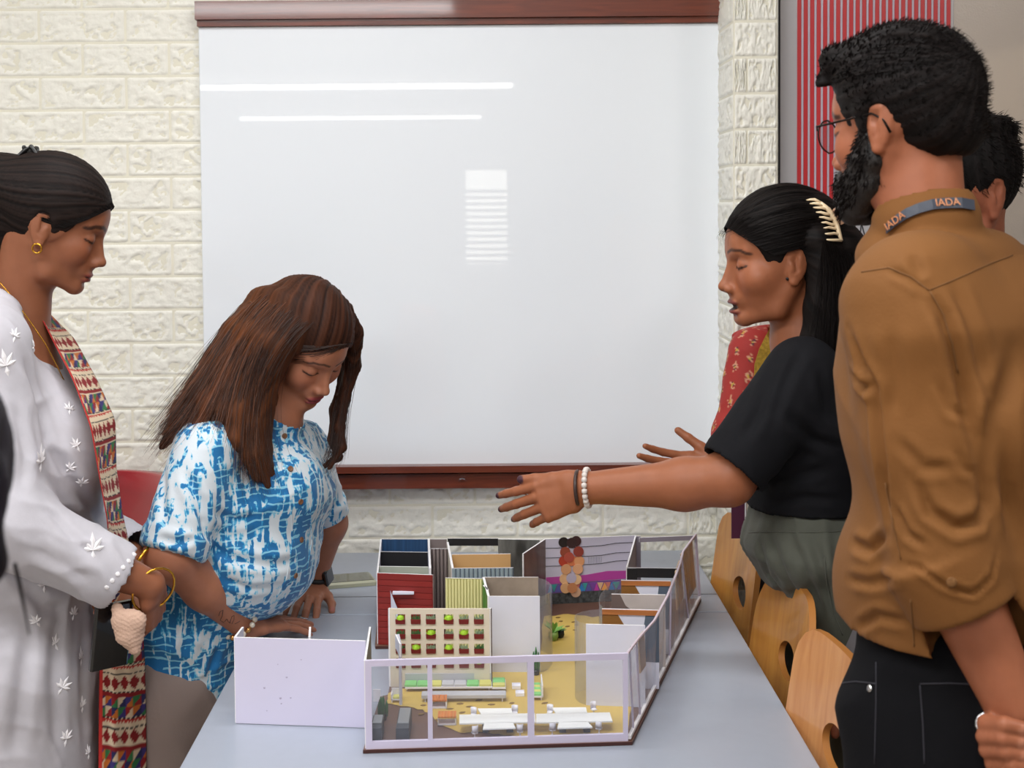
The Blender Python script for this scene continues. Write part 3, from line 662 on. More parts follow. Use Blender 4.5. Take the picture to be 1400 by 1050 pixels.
# orange stools
m_orst = mat('orange_striped_wood', (232, 134, 58), 0.5, var=(90, 0.35), stretch=(2, 0.2, 1))
for (x, y, sx_, lab) in ((600, 969, 0.025, 'orange slatted miniature stool, the one farther from the glass front'), (611, 992, 0.028, 'orange slatted miniature stool on a white frame, the one nearer the glass front')):
    q = T(x, y, FZ); e = empty('miniature_stool', (q.x, q.y+0.013, FZ))
    for k in range(6): MB().box((-sx_/2+(k+0.5)*sx_/6, 0, 0.0125), (sx_/6-0.0005, 0.026, 0.002)).build('slat', m_orst, e)
    for sx in (-1, 1): MB().box((sx*(sx_/2-0.001), 0, 0.006), (0.0016, 0.024, 0.011)).build('side_panel', M1, e)
    MB().box((0, 0.0, 0.0008), (sx_, 0.024, 0.0016)).build('base_plate', M1, e)
    tag(e, lab, 'stool', 'orange slatted miniature stools')
# meeting tables
m_top = mat('bright_white_top', (250, 250, 246), 0.35); m_dgl = mat('dark_support', (70, 74, 84), 0.5)
zt_ = 0.7745
def quadtop(e, pts, m, name):
    v = [T(x, y, zt_) for x, y in pts]; c = e.location
    MB().prism([(p.x-c.x, p.y-c.y) for p in v][::-1], zt_-0.002-c.z, zt_-c.z).build(name, m, e)
for k, (x0, x1, xa, xb, lab) in enumerate(((628, 733, 658, 701, 'white cross-shaped miniature meeting table, the left one of the joined pair'), (733, 838, 760, 803, 'white cross-shaped miniature meeting table, the right one of the joined pair'))):
    q = T((x0+x1)/2, 984, zt_); e = empty('miniature_meeting_table', (q.x, q.y, FZ))
    yo = -1.2*k
    quadtop(e, [(x0, 989+yo), (x1-0.5, 987+yo), (x1-1.5+(0 if k == 0 else -3), 975+yo), (x0, 977+yo)], m_top, 'long_top')
    quadtop(e, [(xa, 976.5+yo), (xb, 976+yo), (xb-2, 968+yo), (xa-5, 968.5+yo)], m_top, 'cross_top')
    quadtop(e, [(xa+2, 996.5+yo), (xb+4+3*k, 995+yo), (xb, 987.2+yo), (xa+4, 988.3+yo)], m_top, 'cross_top')
    for dx in (-0.018, 0.018): MB().box((dx, 0, 0.0075), (0.010, 0.012, 0.0145)).build('support', m_dgl, e)
    tag(e, lab, 'table', 'white miniature meeting tables')
def mini_chair():
    e = empty('miniature_swivel_chair'); mb = MB().lathe([(0.0046, 0), (0.0042, 0.0012), (0.001, 0.0018), (0.0009, 0.009), (0.0012, 0.0095)], n=12); mb.build('pedestal', M1, e, True)
    MB().bbox((0, 0, 0.0105), (0.0085, 0.0085, 0.0018), 0.0008).build('seat', M1, e)
    n = 6; mb = MB(); v = []
    for i in range(n+1):
        an = math.radians(-60+120*i/n)
        for z in (0.011, 0.0215):
            for r in (0.0048, 0.0057): v.append((r*math.sin(an), -r*math.cos(an)+0.001, z))
    f = []
    for i in range(n):
        a0 = i*4; b0 = a0+4; f += [(a0, a0+2, b0+2, b0), (a0+1, b0+1, b0+3, a0+3), (a0+2, a0+3, b0+3, b0+2), (a0, b0, b0+1, a0+1)]
    f += [(0, 1, 3, 2), (n*4, n*4+2, n*4+3, n*4+1)]
    mb.add(v, f); mb.build('shell_back', M1, e, True); return e
def dup(root):
    r = root.copy(); C.objects.link(r)
    for ch in root.children:
        c_ = ch.copy(); C.objects.link(c_); c_.parent = r
        for g in ch.children: d_ = g.copy(); C.objects.link(d_); d_.parent = c_
    return r
mc = mini_chair(); spots = [(649, 1011, 20, 'leftmost white miniature swivel chair on the near side of the meeting tables'), (711, 1009, 0, 'second white miniature swivel chair from the left, near side, just left of the middle mullion'), (755, 1007, 15, 'third white miniature swivel chair from the left, near side, just right of the middle mullion'), (819, 1005, -25, 'rightmost white miniature swivel chair on the near side of the meeting tables'),
    (647, 988, 160, 'leftmost white miniature swivel chair on the far side of the meeting tables'), (704, 985, 180, 'second white miniature swivel chair from the left on the far side of the meeting tables'), (752, 984, 170, 'third white miniature swivel chair from the left on the far side of the meeting tables'), (812, 980, 200, 'rightmost white miniature swivel chair on the far side of the meeting tables')]
for i, (x, y, rz, lab) in enumerate(spots):
    o = mc if i == 0 else dup(mc); q = T(x, y, FZ); o.location = (q.x, q.y, FZ); o.rotation_euler.z = math.radians(rz)
    if i >= 4: o.location.y += 0.004
    tag(o, lab, 'chair', 'white miniature swivel chairs round the meeting tables')
# blocks, cacti, plants
m_blk = mat('charcoal_block', (52, 56, 64), 0.5); m_blkt = mat('grey_block_top', (140, 146, 150), 0.3, coat=0.5)
for (x, y, wd, ln, h, lab) in ((550, 1018, 0.019, 0.085, 0.023, 'charcoal miniature counter with grey top, right of the cactus'), (514, 1019, 0.016, 0.055, 0.024, 'charcoal miniature block in the front left corner of the model')):
    q = T(x, y, FZ); e = empty('miniature_counter', (q.x, q.y+ln/2+0.004, FZ)); MB().bbox((0, 0, h/2), (wd, ln, h), 0.0005).build('body', m_blk, e)
    MB().box((0, 0.008, h+0.0006), (wd-0.003, ln-0.02, 0.0011)).build('top_sheet', m_blkt, e); tag(e, lab, 'counter')
q = T(514, 960, FZ); MBo = MB().box((0, 0, 0.010), (0.012, 0.0015, 0.020)).build('white_card_sign', M1); MBo.location = (q.x, q.y+0.02, TZ+0.001); tag(MBo, 'small blank white card standing behind the corner cactus', 'card')
m_cac = mat('cactus_green', (52, 112, 62), 0.5, var=(200, 0.3)); m_potg = mat('green_glazed_pot', (120, 150, 70), 0.35); m_potd = mat('black_pot', (24, 30, 26), 0.5)
def cactus(px, py, h, n, lab, spread, zadd=0.0):
    q = T(px, py, FZ); e = empty('cactus', (q.x, q.y, FZ+zadd)); MB().lathe([(0.006, 0), (0.0075, 0.008), (0.0065, 0.0085)], n=10).build('pot', m_potd, e, True)
    for k in range(n):
        a_ = 2.4*k; r_ = spread*(0.3+0.7*(k % 3)/2); hh = h*(0.75+0.25*((k*5) % 4)/3)
        x, y = r_*math.cos(a_), r_*math.sin(a_)*0.6
        prof = [(0.0016, 0.006), (0.0024, hh*0.4), (0.0022, hh*0.8), (0.0006, hh)]
        MB().lathe(prof, (x, y, 0), 7).build('stem', m_cac, e, True)
    tag(e, lab, 'cactus')
cactus(523, 984, 0.037, 8, 'dark green columnar cactus in the front left corner of the model', 0.008, 0.0)
cactus(732, 922, 0.046, 6, 'dark green cactus behind the middle mullion of the model', 0.006)
def leafplant(e, n, L, m, z0, wl=0.0035):
    for k in range(n):
        a_ = k*2.3; el = 0.5+0.35*(k % 3); dr = Vector((math.cos(a_)*math.cos(el), math.sin(a_)*math.cos(el), math.sin(el))); sd = dr.cross(Vector((0, 0, 1))).normalized()
        p0 = Vector((0, 0, z0)); v = [p0, p0+dr*L*0.45+sd*wl+Vector((0, 0, 0.001)), p0+dr*L*0.45-sd*wl+Vector((0, 0, 0.001)), p0+dr*L-Vector((0, 0, L*0.15)), p0+dr*L*0.45-Vector((0, 0, 0.0012))]
        obj('leaf', v, [(0, 4, 1), (0, 2, 4), (1, 4, 3), (2, 3, 4), (0, 1, 2), (1, 3, 2)], m, e)
q = T(757, 877, FZ); e = empty('potted_plant', (q.x, q.y+0.008, FZ)); MB().lathe([(0.006, 0), (0.009, 0.006), (0.0085, 0.015), (0.0065, 0.0155), (0.0065, 0.012)], n=14).build('pot', m_potg, e, True)
leafplant(e, 9, 0.030, mat('fresh_leaf', (130, 184, 84), 0.5), 0.013, 0.005); tag(e, 'tiny plant in a glossy green pot on the ochre model floor', 'potted plant')
q = T(766, 873, FZ); e = empty('potted_plant', (q.x, q.y+0.006, FZ)); MB().lathe([(0.005, 0), (0.008, 0.005), (0.007, 0.013), (0.005, 0.0135), (0.005, 0.010)], n=12).build('pot', m_potd, e, True)
leafplant(e, 6, 0.014, m_dg, 0.010); tag(e, 'tiny plant in a dark pot just right of the glossy green pot', 'potted plant')
# ------------------------------------------------------------------ phone on the table
pa, pb, pc, pd = T(427, 800, TZ+0.009), T(513, 796, TZ+0.009), T(503, 782, TZ+0.009), T(431, 790, TZ+0.009)
cx = (pa+pb+pc+pd)/4; u = (pb-pa+pc-pd).normalized(); e = empty('smartphone', (cx.x, cx.y, TZ+0.0005), math.atan2(u.y, u.x))
Lp, Wp = 0.132, 0.076
MB().bbox((0, 0, 0.0055), (Lp, Wp, 0.011), 0.004).build('case', mat('clear_yellowed_case', (176, 176, 150), 0.25, coat=0.6), e)
MB().box((0, 0, 0.0114), (Lp-0.012, Wp-0.010, 0.0008)).build('screen', mat('dark_olive_screen', (84, 88, 70), 0.08, coat=1.0), e)
tag(e, 'smartphone in a clear yellowed case lying on the far table', 'phone')
# ------------------------------------------------------------------ plywood chairs
m_ply = wood('plywood', (214, 152, 72), (196, 128, 56), 5, 0.38, (6, 6, 1), 0.3); m_plye = mat('ply_edge', (170, 110, 50), 0.5)
m_ply3 = wood('plywood_pale', (216, 156, 100), (196, 130, 76), 5, 0.38, (6, 6, 1), 0.3)
def plyback(w, h, m, e, r=0.09, hole=(0.0, 0.70, 0.055, 0.031), flare=0.0):
    """upright plate in local YZ plane facing -X, with an oval hole"""
    N = 48; hc = Vector((hole[0], h*hole[1]))
    def outline(a_):
        dx, dz = math.cos(a_), math.sin(a_); lo, hi = 0.0, 2.0
        def inside(p):
            x, z = p; ww = (w/2)*(1-0.12*max(0, z/h-0.3)-flare*0)
            if z < 0 or z > h or abs(x) > ww: return False
            if z > h-r and abs(x) > ww-r: return (abs(x)-(ww-r))**2+(z-(h-r))**2 <= r*r
            return True
        for _ in range(24):
            mid = (lo+hi)/2
            if inside((hc.x+dx*mid, hc.y+dz*mid)): lo = mid
            else: hi = mid
        return Vector((hc.x+dx*lo, hc.y+dz*lo))
    v = []; R_ = 5; t = 0.011
    for side in (0, 1):
        for ring in range(R_+1):
            for k in range(N):
                a_ = 2*math.pi*k/N; p0 = hc+Vector((hole[2]*math.cos(a_), hole[3]*math.sin(a_))); p1 = outline(a_); p = p0.lerp(p1, ring/R_)
                cv = 0.022*(p.x/(w/2))**2; ln = 0.12*p.y
                v.append((side*t-cv+ln, p.x, p.y))
    f = []
    def idx(s, r_, k): return (s*(R_+1)+r_)*N+k % N
    mi = []
    for r_ in range(R_):
        for k in range(N):
            f.append((idx(0, r_, k), idx(0, r_, k+1), idx(0, r_+1, k+1), idx(0, r_+1, k))); mi.append(0)
            f.append((idx(1, r_, k+1), idx(1, r_, k), idx(1, r_+1, k), idx(1, r_+1, k+1))); mi.append(0)
    for k in range(N):
        f.append((idx(0, R_, k), idx(0, R_, k+1), idx(1, R_, k+1), idx(1, R_, k))); mi.append(1)
        f.append((idx(0, 0, k+1), idx(0, 0, k), idx(1, 0, k), idx(1, 0, k+1))); mi.append(1)
    o = obj('backrest', v, f, None, e, True, [m, m_plye], mi); o.location = (0.0, 0, 0.44)
    md = o.modifiers.new('es', 'EDGE_SPLIT'); md.split_angle = math.radians(50)
    return o
def chair(x, y, rz, lab, m, h=0.44, w=0.40, r=0.09):
    e = empty('plywood_chair', (x, y, 0), rz); plyback(w, h, m, e, r)
    MB().bbox((-0.19, 0, 0.435), (0.38, 0.40, 0.012), 0.005).build('seat', m, e)
    for sy in (-1, 1):
        MB().tube([(-0.36, sy*0.17, 0), (-0.34, sy*0.17, 0.425)], 0.011, 8).build('leg', m_metal, e)
        MB().tube([(0.03, sy*0.17, 0), (-0.01, sy*0.165, 0.43), (0.03, sy*0.12, 0.60)], 0.011, 8).build('leg', m_metal, e)
    tag(e, lab, 'chair', 'plywood chairs tucked under the right side of the table'); return e
CH = [((1011, 806), 0.500, 3, m_ply, 'plywood chair with an oval hand hole, the farthest of three, beside the brick pillar', 0.455, 0.37, 0.05),
      ((1076, 903), 0.510, 2, m_ply, 'plywood chair with a rounded top and oval hand hole, the middle of three', 0.445, 0.40, 0.11),
      ((1140, 990), 0.490, 3, m_ply3, 'paler plywood chair partly hidden by the ochre shirt, the nearest of three', 0.455, 0.40, 0.07)]
for (hx, hy), X, rz, m, lab, h, w_, r_ in CH:
    d = ray(hx, hy); t = X/d.x; q = Vector((0, 0, CAMZ))+d*t
    c_ = chair(q.x-0.037, q.y, math.radians(rz), lab, m, h, w_, r_)
# red chair behind the woman in blue
e = empty('red_chair', (-0.81, 3.08, 0), math.radians(-50)); m_rc = mat('red_vinyl', (158, 34, 44), 0.35, coat=0.3)
v = []; n = 12; rows = 10
for s_ in (0, 1):
    for j in range(rows+1):
        for i in range(n+1):
            u_ = i/n*2-1; z = j/rows; hw_ = 0.23*(1-0.35*max(0, z-0.6)**1.5*2.2*1.0)
            if z > 0.8: hw_ *= math.sqrt(max(0.02, 1-((z-0.8)/0.21)**2))*0.5+0.5
            v.append((u_*hw_, 0.05*(1-u_*u_)+s_*0.03+0.06*z, 0.52+z*0.44))
f = []
def ii(s_, j, i): return (s_*(rows+1)+j)*(n+1)+i
for j in range(rows):
    for i in range(n): f += [(ii(0, j, i), ii(0, j, i+1), ii(0, j+1, i+1), ii(0, j+1, i)), (ii(1, j, i+1), ii(1, j, i), ii(1, j+1, i), ii(1, j+1, i+1))]
for j in range(rows): f += [(ii(0, j, 0), ii(0, j+1, 0), ii(1, j+1, 0), ii(1, j, 0)), (ii(0, j+1, n), ii(0, j, n), ii(1, j, n), ii(1, j+1, n))]
for i in range(n): f += [(ii(0, rows, i), ii(0, rows, i+1), ii(1, rows, i+1), ii(1, rows, i)), (ii(0, 0, i+1), ii(0, 0, i), ii(1, 0, i), ii(1, 0, i+1))]
obj('backrest', v, f, m_rc, e, True)
MB().bbox((0, -0.18, 0.455), (0.44, 0.42, 0.07), 0.02).build('seat', m_rc, e)
for sx in (-1, 1):
    MB().tube([(sx*0.22, -0.36, 0), (sx*0.22, -0.36, 0.42), (sx*0.22, 0.0, 0.43), (sx*0.20, 0.09, 0.75)], 0.011, 8).build('leg', m_chrome, e)
    MB().tube([(sx*0.22, 0.05, 0), (sx*0.22, -0.02, 0.43)], 0.011, 8).build('leg', m_chrome, e)
tag(e, 'red vinyl chair with a chrome frame behind the person in the blue tie-dye shirt', 'chair')
# ------------------------------------------------------------------ figure engine: signed-distance shapes meshed as one surface
import openvdb as vdb
def nv(v): v = np.asarray(v, float); return v/np.linalg.norm(v)
def V3(v): return np.array([v[0], v[1], v[2]], float)
class Sdf:
    def __init__(s): s.p = []
    def cone(s, a, b, ra, rb=None, k=0.01, sub=False):
        a, b = V3(a), V3(b); rb = ra if rb is None else rb; R = max(ra, rb)
        s.p.append(('c', (a, b-a, max(1e-9, float((b-a) @ (b-a))), ra, rb-ra), k, sub, np.minimum(a, b)-R, np.maximum(a, b)+R)); return s
    def chain(s, pts, rs, k=0.01):
        for i in range(len(pts)-1): s.cone(pts[i], pts[i+1], rs[i], rs[i+1], k)
        return s
    def ell(s, c, r, R=None, k=0.01, sub=False):
        c, r = V3(c), V3(r); R = np.eye(3) if R is None else R; m = np.abs(R) @ r
        s.p.append(('e', (c, r, R), k, sub, c-m, c+m)); return s
    def ecap(s, a, b, wa, wb, side, k=0.02, sub=False, e=0.6):
        """elliptic capsule: wa=(half width along side, half thickness)"""
        a, b = V3(a), V3(b); ax = nv(b-a); sd = V3(side); sd = nv(sd-ax*(sd @ ax)); th = np.cross(ax, sd)
        R = max(*wa, *wb); s.p.append(('l', (a, ax, float(np.linalg.norm(b-a)), sd, th, np.array(wa, float), np.array(wb, float), e), k, sub, np.minimum(a, b)-R, np.maximum(a, b)+R)); return s
    def plane(s, c, n, k=0.0):     # removes everything on the side n points to
        s.p.append(('p', (V3(c), nv(n)), k, True, np.full(3, -1e3), np.full(3, 1e3))); return s
    @staticmethod
    def ev(kind, q, X):
        if kind == 'c':
            a, ba, bb, ra, dr = q; pa = X-a; t = np.clip((pa @ ba)/bb, 0, 1)
            pa = pa-t[:, None]*ba; return np.sqrt(np.einsum('ij,ij->i', pa, pa))-(ra+t*dr)
        if kind == 'e':
            c, r, R = q; L = (X-c) @ R; A = L/r; B = A/r
            k0 = np.sqrt(np.einsum('ij,ij->i', A, A)); k1 = np.sqrt(np.einsum('ij,ij->i', B, B))+1e-9
            return np.where(k0 < 1e-3, -r.min(), k0*(k0-1)/k1)
        if kind == 'l':
            a, ax, L, sd, th, wa, wb, e = q; pa = X-a; x = pa @ ax; t = np.clip(x/L, 0, 1)
            w = wa+t[:, None]*(wb-wa); u = pa @ sd; v = pa @ th; o = x-t*L
            ew = w.min(1)*e+1e-6
            A0, A1, A2 = u/w[:, 0], v/w[:, 1], o/ew
            k0 = np.sqrt(A0*A0+A1*A1+A2*A2); k1 = np.sqrt((A0/w[:, 0])**2+(A1/w[:, 1])**2+(A2/ew)**2)+1e-9
            return np.where(k0 < 1e-3, -w.min(1), k0*(k0-1)/k1)
        if kind == 'p':
            return -((X-q[0]) @ q[1])
    def field(s, X, prims=None):
        d = np.full(len(X), 1.0)
        for (kind, q, k, sub, lo, hi) in (s.p if prims is None else prims):
            e = s.ev(kind, q, X)
            if sub:
                e = -e
                if k > 0: h = np.maximum(k-np.abs(d-e), 0)/k; d = np.maximum(d, e)+h*h*k*0.25
                else: d = np.maximum(d, e)
            elif k > 0: h = np.maximum(k-np.abs(d-e), 0)/k; d = np.minimum(d, e)-h*h*k*0.25
            else: d = np.minimum(d, e)
        return d
    def mesh(s, vx=0.0025, adapt=0.0):
        lo = np.min([p[4]-p[2] for p in s.p if p[0] != 'p' and not p[3]], 0)-vx*2; hi = np.max([p[5]+p[2] for p in s.p if p[0] != 'p' and not p[3]], 0)+vx*2
        N = 12; ts = N*vx; n = np.ceil((hi-lo)/ts).astype(int)
        I = np.stack(np.meshgrid(*[np.arange(k) for k in n], indexing='ij'), -1).reshape(-1, 3)
        ctr = lo+(I+0.5)*ts-vx/2
        D = s.field(ctr); thr = ts*1.25
        g = vdb.FloatGrid(ts)
        for i in I[D < -thr]: g.fill(tuple(int(v) for v in i*N), tuple(int(v) for v in i*N+N-1), -ts, False)
        loc = np.stack(np.meshgrid(*[np.arange(N)*vx]*3, indexing='ij'), -1).reshape(-1, 3)
        PL = np.array([p[4]-p[2]-0.012 for p in s.p]); PH = np.array([p[5]+p[2]+0.012 for p in s.p])
        for i in I[np.abs(D) <= thr]:
            b0 = lo+i*ts; b1 = b0+ts
            pr = [s.p[k] for k in np.nonzero(((PL <= b1) & (PH >= b0)).all(1))[0]]
            if not [p for p in pr if not p[3]]: continue
            d = s.field(b0+loc, pr); g.copyFromArray(np.clip(d, -ts, ts).astype(np.float32).reshape(N, N, N), ijk=tuple(int(v) for v in i*N))
        v, t, q = g.convertToPolygons(0.0, adapt)
        return lo+v.astype(float)*vx, t, q
def mk(name, v, t, q, m, parent, col=None, origin=None, extra=None):
    me = bpy.data.meshes.new(name)
    nt_, nq = len(t), len(q); me.vertices.add(len(v)); vv = v-(V3(parent.location) if parent else 0)
    me.vertices.foreach_set('co', vv.astype(np.float32).ravel())
    loops = np.concatenate([t.ravel(), q.ravel()]) if nt_ else q.ravel(); me.loops.add(len(loops)); me.loops.foreach_set('vertex_index', loops.astype(np.int32))
    st = np.concatenate([np.arange(nt_)*3, nt_*3+np.arange(nq)*4]); me.polygons.add(nt_+nq); me.polygons.foreach_set('loop_start', st.astype(np.int32))
    me.update(calc_edges=True); me.validate(); me.polygons.foreach_set('use_smooth', [True]*len(me.polygons))
    if col is not None:
        a = me.color_attributes.new('Col', 'FLOAT_COLOR', 'POINT'); c4 = np.ones((len(v), 4), np.float32); c4[:, :3] = col; a.data.foreach_set('color', c4.ravel())
    me.materials.append(m); o = bpy.data.objects.new(name, me); C.objects.link(o); o.parent = parent
    return o
def vnormals(v, t, q):
    n = np.zeros_like(v)
    for a, b, c in ((0, 1, 2), (2, 3, 0)):
        e = np.cross(v[q[:, b]]-v[q[:, a]], v[q[:, c]]-v[q[:, a]])
        for k in (a, b, c): np.add.at(n, q[:, k], e)
    if len(t):
        e = np.cross(v[t[:, 1]]-v[t[:, 0]], v[t[:, 2]]-v[t[:, 0]])
        for k in range(3): np.add.at(n, t[:, k], e)
    return n/(np.linalg.norm(n, axis=1)[:, None]+1e-12)
def folds(X, dirs, amp, seed=0):
    """soft cloth folds: warped sines along given directions"""
    r = np.random.default_rng(seed); d = np.zeros(len(X))
    for (dv, fr, am) in dirs:
        dv = nv(dv); o = nv(np.cross(dv, [0.3, 0.5, 0.8])); o2 = np.cross(dv, o)
        ph = r.uniform(0, 6, 5); x = X @ dv
        wv = x*fr+1.6*np.sin(X @ o*fr*0.33+ph[0])+1.1*np.sin(X @ o2*fr*0.27+ph[1])+0.5*np.sin(X @ o*fr*0.9+ph[4])
        mod = 0.5+0.5*np.sin(X @ o2*fr*0.21+ph[2])*np.sin(X @ dv*fr*0.13+ph[3])
        d += am*(1-np.abs(np.sin(wv)))**1.6*mod*1.4-am*0.25
    return d*amp
class Head:
    """head frame: f forward, s to the person's left, u up; local units are millimetres"""
    def __init__(s, o, f, u=(0, 0, 1), roll=0.0, sc=1.0):
        s.o = V3(o); s.f = nv(f); u = V3(u); u = nv(u-s.f*(u @ s.f)); sd = np.cross(u, s.f)
        a = math.radians(roll); s.u = u*math.cos(a)+sd*math.sin(a); s.s = np.cross(s.u, s.f); s.sc = sc*0.001
        s.R = np.stack([s.f, s.s, s.u], 1)
    def pt(s, f, l, u): return s.o+s.R @ (np.array([f, l, u])*s.sc)
    def loc(s, X): return ((X-s.o) @ s.R)/s.sc
    def ell(s, S, c, r, k=8, sub=False, rot=None):
        R = s.R if rot is None else s.R @ rot; S.ell(s.pt(*c), np.array(r)*s.sc, R, k*s.sc, sub)
    def cone(s, S, a, b, ra, rb=None, k=8, sub=False): S.cone(s.pt(*a), s.pt(*b), ra*s.sc, (ra if rb is None else rb)*s.sc, k*s.sc, sub)
    def build(s, S, male=False, open_mouth=0.0, lid=0.75, full=0.0):
        E, K = s.ell, s.cone
        E(S, (-8, 0, 30), (96, 74, 84), 0); E(S, (34, 0, 34), (55, 62, 60), 20)
        E(S, (32, 0, -34), (55, 56+full, 62), 22); E(S, (30, 0, -66), (50, 46+full, 36), 18)
        for g in (1, -1):
            E(S, (56, g*38, -30), (27, 23+full, 28), 16); K(S, (-4, g*58, -38), (24, g*46, -84), 14, 15, 16); K(S, (24, g*46, -84), (70, g*13, -97), 15, 14, 14)
            K(S, (82, g*8, 14), (70, g*42, 18), 8, 7, 12); E(S, (-2, g*64, 10), (40, 12, 40), 14)
        E(S, (74, 0, -97), (15, 19, 15), 12); E(S, (80, 0, -62), (13, 27, 22), 12); E(S, (84, 0, 22), (8, 30, 26), 14)
        for g in (1, -1):
            E(S, (94, g*33, -3), (14, 18, 11), 10, True); E(S, (73, g*32, -5), (13.6, 15, 13.2), 4)
        # nose
        K(S, (76, 0, -4), (88, 0, -46), 10, 13, 10)
        K(S, (82, 0, 8), (103, 0, -38), 7.5, 7.5, 9); E(S, (105, 0, -42), (9.5, 9.5, 8.5), 6)
        for g in (1, -1): E(S, (97, g*11.5, -47), (9, 6.5, 7), 5); E(S, (101, g*6, -54.5), (4.5, 3.2, 3.5), 2, True)
        # mouth
        om = open_mouth
        E(S, (90, 0, -70), (8.5, 22, 5.5), 4); E(S, (88, 0, -80-om*9), (9, 19, 6.5), 5)
        E(S, (95, 0, -75-om*4), (13, 21, 1.1+om*6.5), 1.6, True)
        E(S, (94, 0, -89-om*9), (8, 14, 3.5), 6, True)
        # ears
        tl = Matrix.Rotation(math.radians(-14), 3, 'Y'); tl = np.array(tl)
        for g in (1, -1):
            E(S, (-6, g*75, -10), (17, 6.5, 31), 5, rot=tl); E(S, (-2, g*82, -6), (10, 5.5, 19), 3, True, rot=tl)
            K(S, (-12, g*78, 14), (4, g*78, 16), 4, 3, 4); K(S, (3, g*76, -16), (4, g*77, -8), 5, 4, 4)
            E(S, (-10, g*79, -2), (4, 3.2, 15), 3, rot=tl); E(S, (1, g*75, -38), (8, 5.5, 7), 4, rot=tl)
    def neck(s, S, base, r0=54, r1=56, wide=1.0):
        S.cone(s.pt(-24, 0, -40), base, r0*s.sc, r1*s.sc, 0.02)
    def colour(s, X, base, lip=(120, 60, 60), brow=(30, 20, 18), lash=True, lipamt=0.9, var=0.05, open_mouth=0, beard=None, browr=3.6):
        base = np.array(lin(base)[:3]); c = np.tile(base, (len(X), 1)); L = s.loc(X); al = L.copy(); al[:, 1] = np.abs(al[:, 1])
        def seg(pts, r, soft=1.0):
            d = np.full(len(X), 1e9)
            for a, b in zip(pts[:-1], pts[1:]):
                a, b = np.array(a, float)[1:], np.array(b, float)[1:]; ba = b-a; t = np.clip(((al[:, 1:]-a) @ ba)/(ba @ ba), 0, 1); d = np.minimum(d, np.linalg.norm(al[:, 1:]-a-t[:, None]*ba, axis=1))
            return np.clip((r-d)/soft+0.5, 0, 1)
        def mix(m, col): nonlocal c; cc = np.array(lin(col)[:3]); c = c*(1-m[:, None])+cc*m[:, None]
        near = np.linalg.norm(L, axis=1) < 200
        cheek = np.exp(-(((al-np.array([70, 40, -32]))/np.array([30, 22, 24]))**2).sum(1)); c = c*(1+np.outer(cheek, [0.10, -0.02, -0.03]))
        # lips
        om = open_mouth
        lu = ((al[:, 1]/23)**2+((L[:, 2]+71)/6.5)**2); ll = ((al[:, 1]/20)**2+((L[:, 2]+81+om*9)/7.0)**2)
        ml = np.clip((1.15-np.minimum(lu, ll))*3, 0, 1)*(L[:, 0] > 78)*near*lipamt; mix(ml, lip)
        mo = np.clip((1-((al[:, 1]/20)**2+((L[:, 2]+75.5+om*4)/(1.4+om*6))**2))*3, 0, 1)*(L[:, 0] > 60)*(L[:, 0] < 97 if om == 0 else 1)*near; mix(mo*0.85, (50, 22, 22))
        mix(seg([(90, 9, 17), (86, 24, 22), (74, 42, 20), (62, 52, 14)], browr, 2.0)*0.85*(L[:, 0] > 40)*near, brow)
        mix(seg([(82, 19, -9), (87, 30, -12), (80, 42, -9.5), (72, 49, -7)], 1.9, 1.4)*0.95*near*(L[:, 0] > 50), (24, 15, 14))
        mix(seg([(80, 20, 3), (85, 31, 6), (76, 44, 3)], 1.6, 2.5)*0.30*near*(L[:, 0] > 50), (70, 40, 32))
        if beard is not None: mix(beard(L)*near, (26, 20, 18))
        return c
def hand(S, w, D, N, thumb, sc=1.0, curl=(20, 25, 20), spread=6.0, tcurl=15, tout=42, per=None, k=0.0025, tup=0.0):
    """w wrist, D towards the fingers, N palm normal (the way the palm faces), thumb = side direction of the thumb"""
    w = V3(w); D = nv(D); N = nv(V3(N)-D*(V3(N) @ D)); S_ = nv(V3(thumb)-D*(V3(thumb) @ D)-N*(V3(thumb) @ N)); m = 0.001*sc
    S.ecap(w-D*6*m, w+D*26*m, (26*m, 18*m), (33*m, 15*m), S_, 0.010); S.ecap(w+D*26*m, w+D*82*m, (34*m, 15*m), (39*m, 11.5*m), S_, 0.012)
    tips = []
    for i, (off, base, ls, r) in enumerate(((28, 84, (42, 25, 20), 9.2), (9.5, 90, (46, 29, 21), 9.4), (-9.5, 86, (42, 27, 20), 8.9), (-27, 78, (33, 20, 18), 7.9))):
        cu = curl if per is None else per[i]; sp = math.radians(spread*(1.5-i)/1.5)
        d = D*math.cos(sp)+S_*math.sin(sp); p = w+(D*(base-16)+S_*off)*m; n = N.copy(); a0 = w+(D*(base-30)+S_*off*0.85)*m; S.cone(a0, p, r*m, r*1.04*m, 0.005)
        q = w+(D*base+S_*off)*m; S.cone(p, q, r*1.04*m, r*m, 0.003); p = q; rr = r
        for j, (L, cv) in enumerate(zip(ls, cu)):
            a = math.radians(cv); d, n = d*math.cos(a)+n*math.sin(a), n*math.cos(a)-d*math.sin(a); q = p+d*L*m; r2 = rr*(0.90 if j < 2 else 0.80)
            S.cone(p, q, rr*m, r2*m, k); p = q; rr = r2
        tips.append((p, d, n))
    a = math.radians(tout); d = D*math.cos(a)+S_*math.sin(a)+N*tup; d = nv(d); n = nv(N-d*(N @ d)); p = w+(D*14+S_*20+N*4)*m; rr = 13
    S.cone(p, p+d*40*m, 14*m, 11*m, 0.012); p = p+d*40*m; rr = 11
    ax = -S_
    for L in (32, 26):
        b = math.radians(tcurl); t_ = nv(ax-d*(ax @ d)+N*0.35); d = nv(d*math.cos(b)+t_*math.sin(b)); q = p+d*L*m; S.cone(p, q, rr*m, rr*0.84*m, 0.004); p = q; rr *= 0.84
    tips.append((p, d, n)); return tips
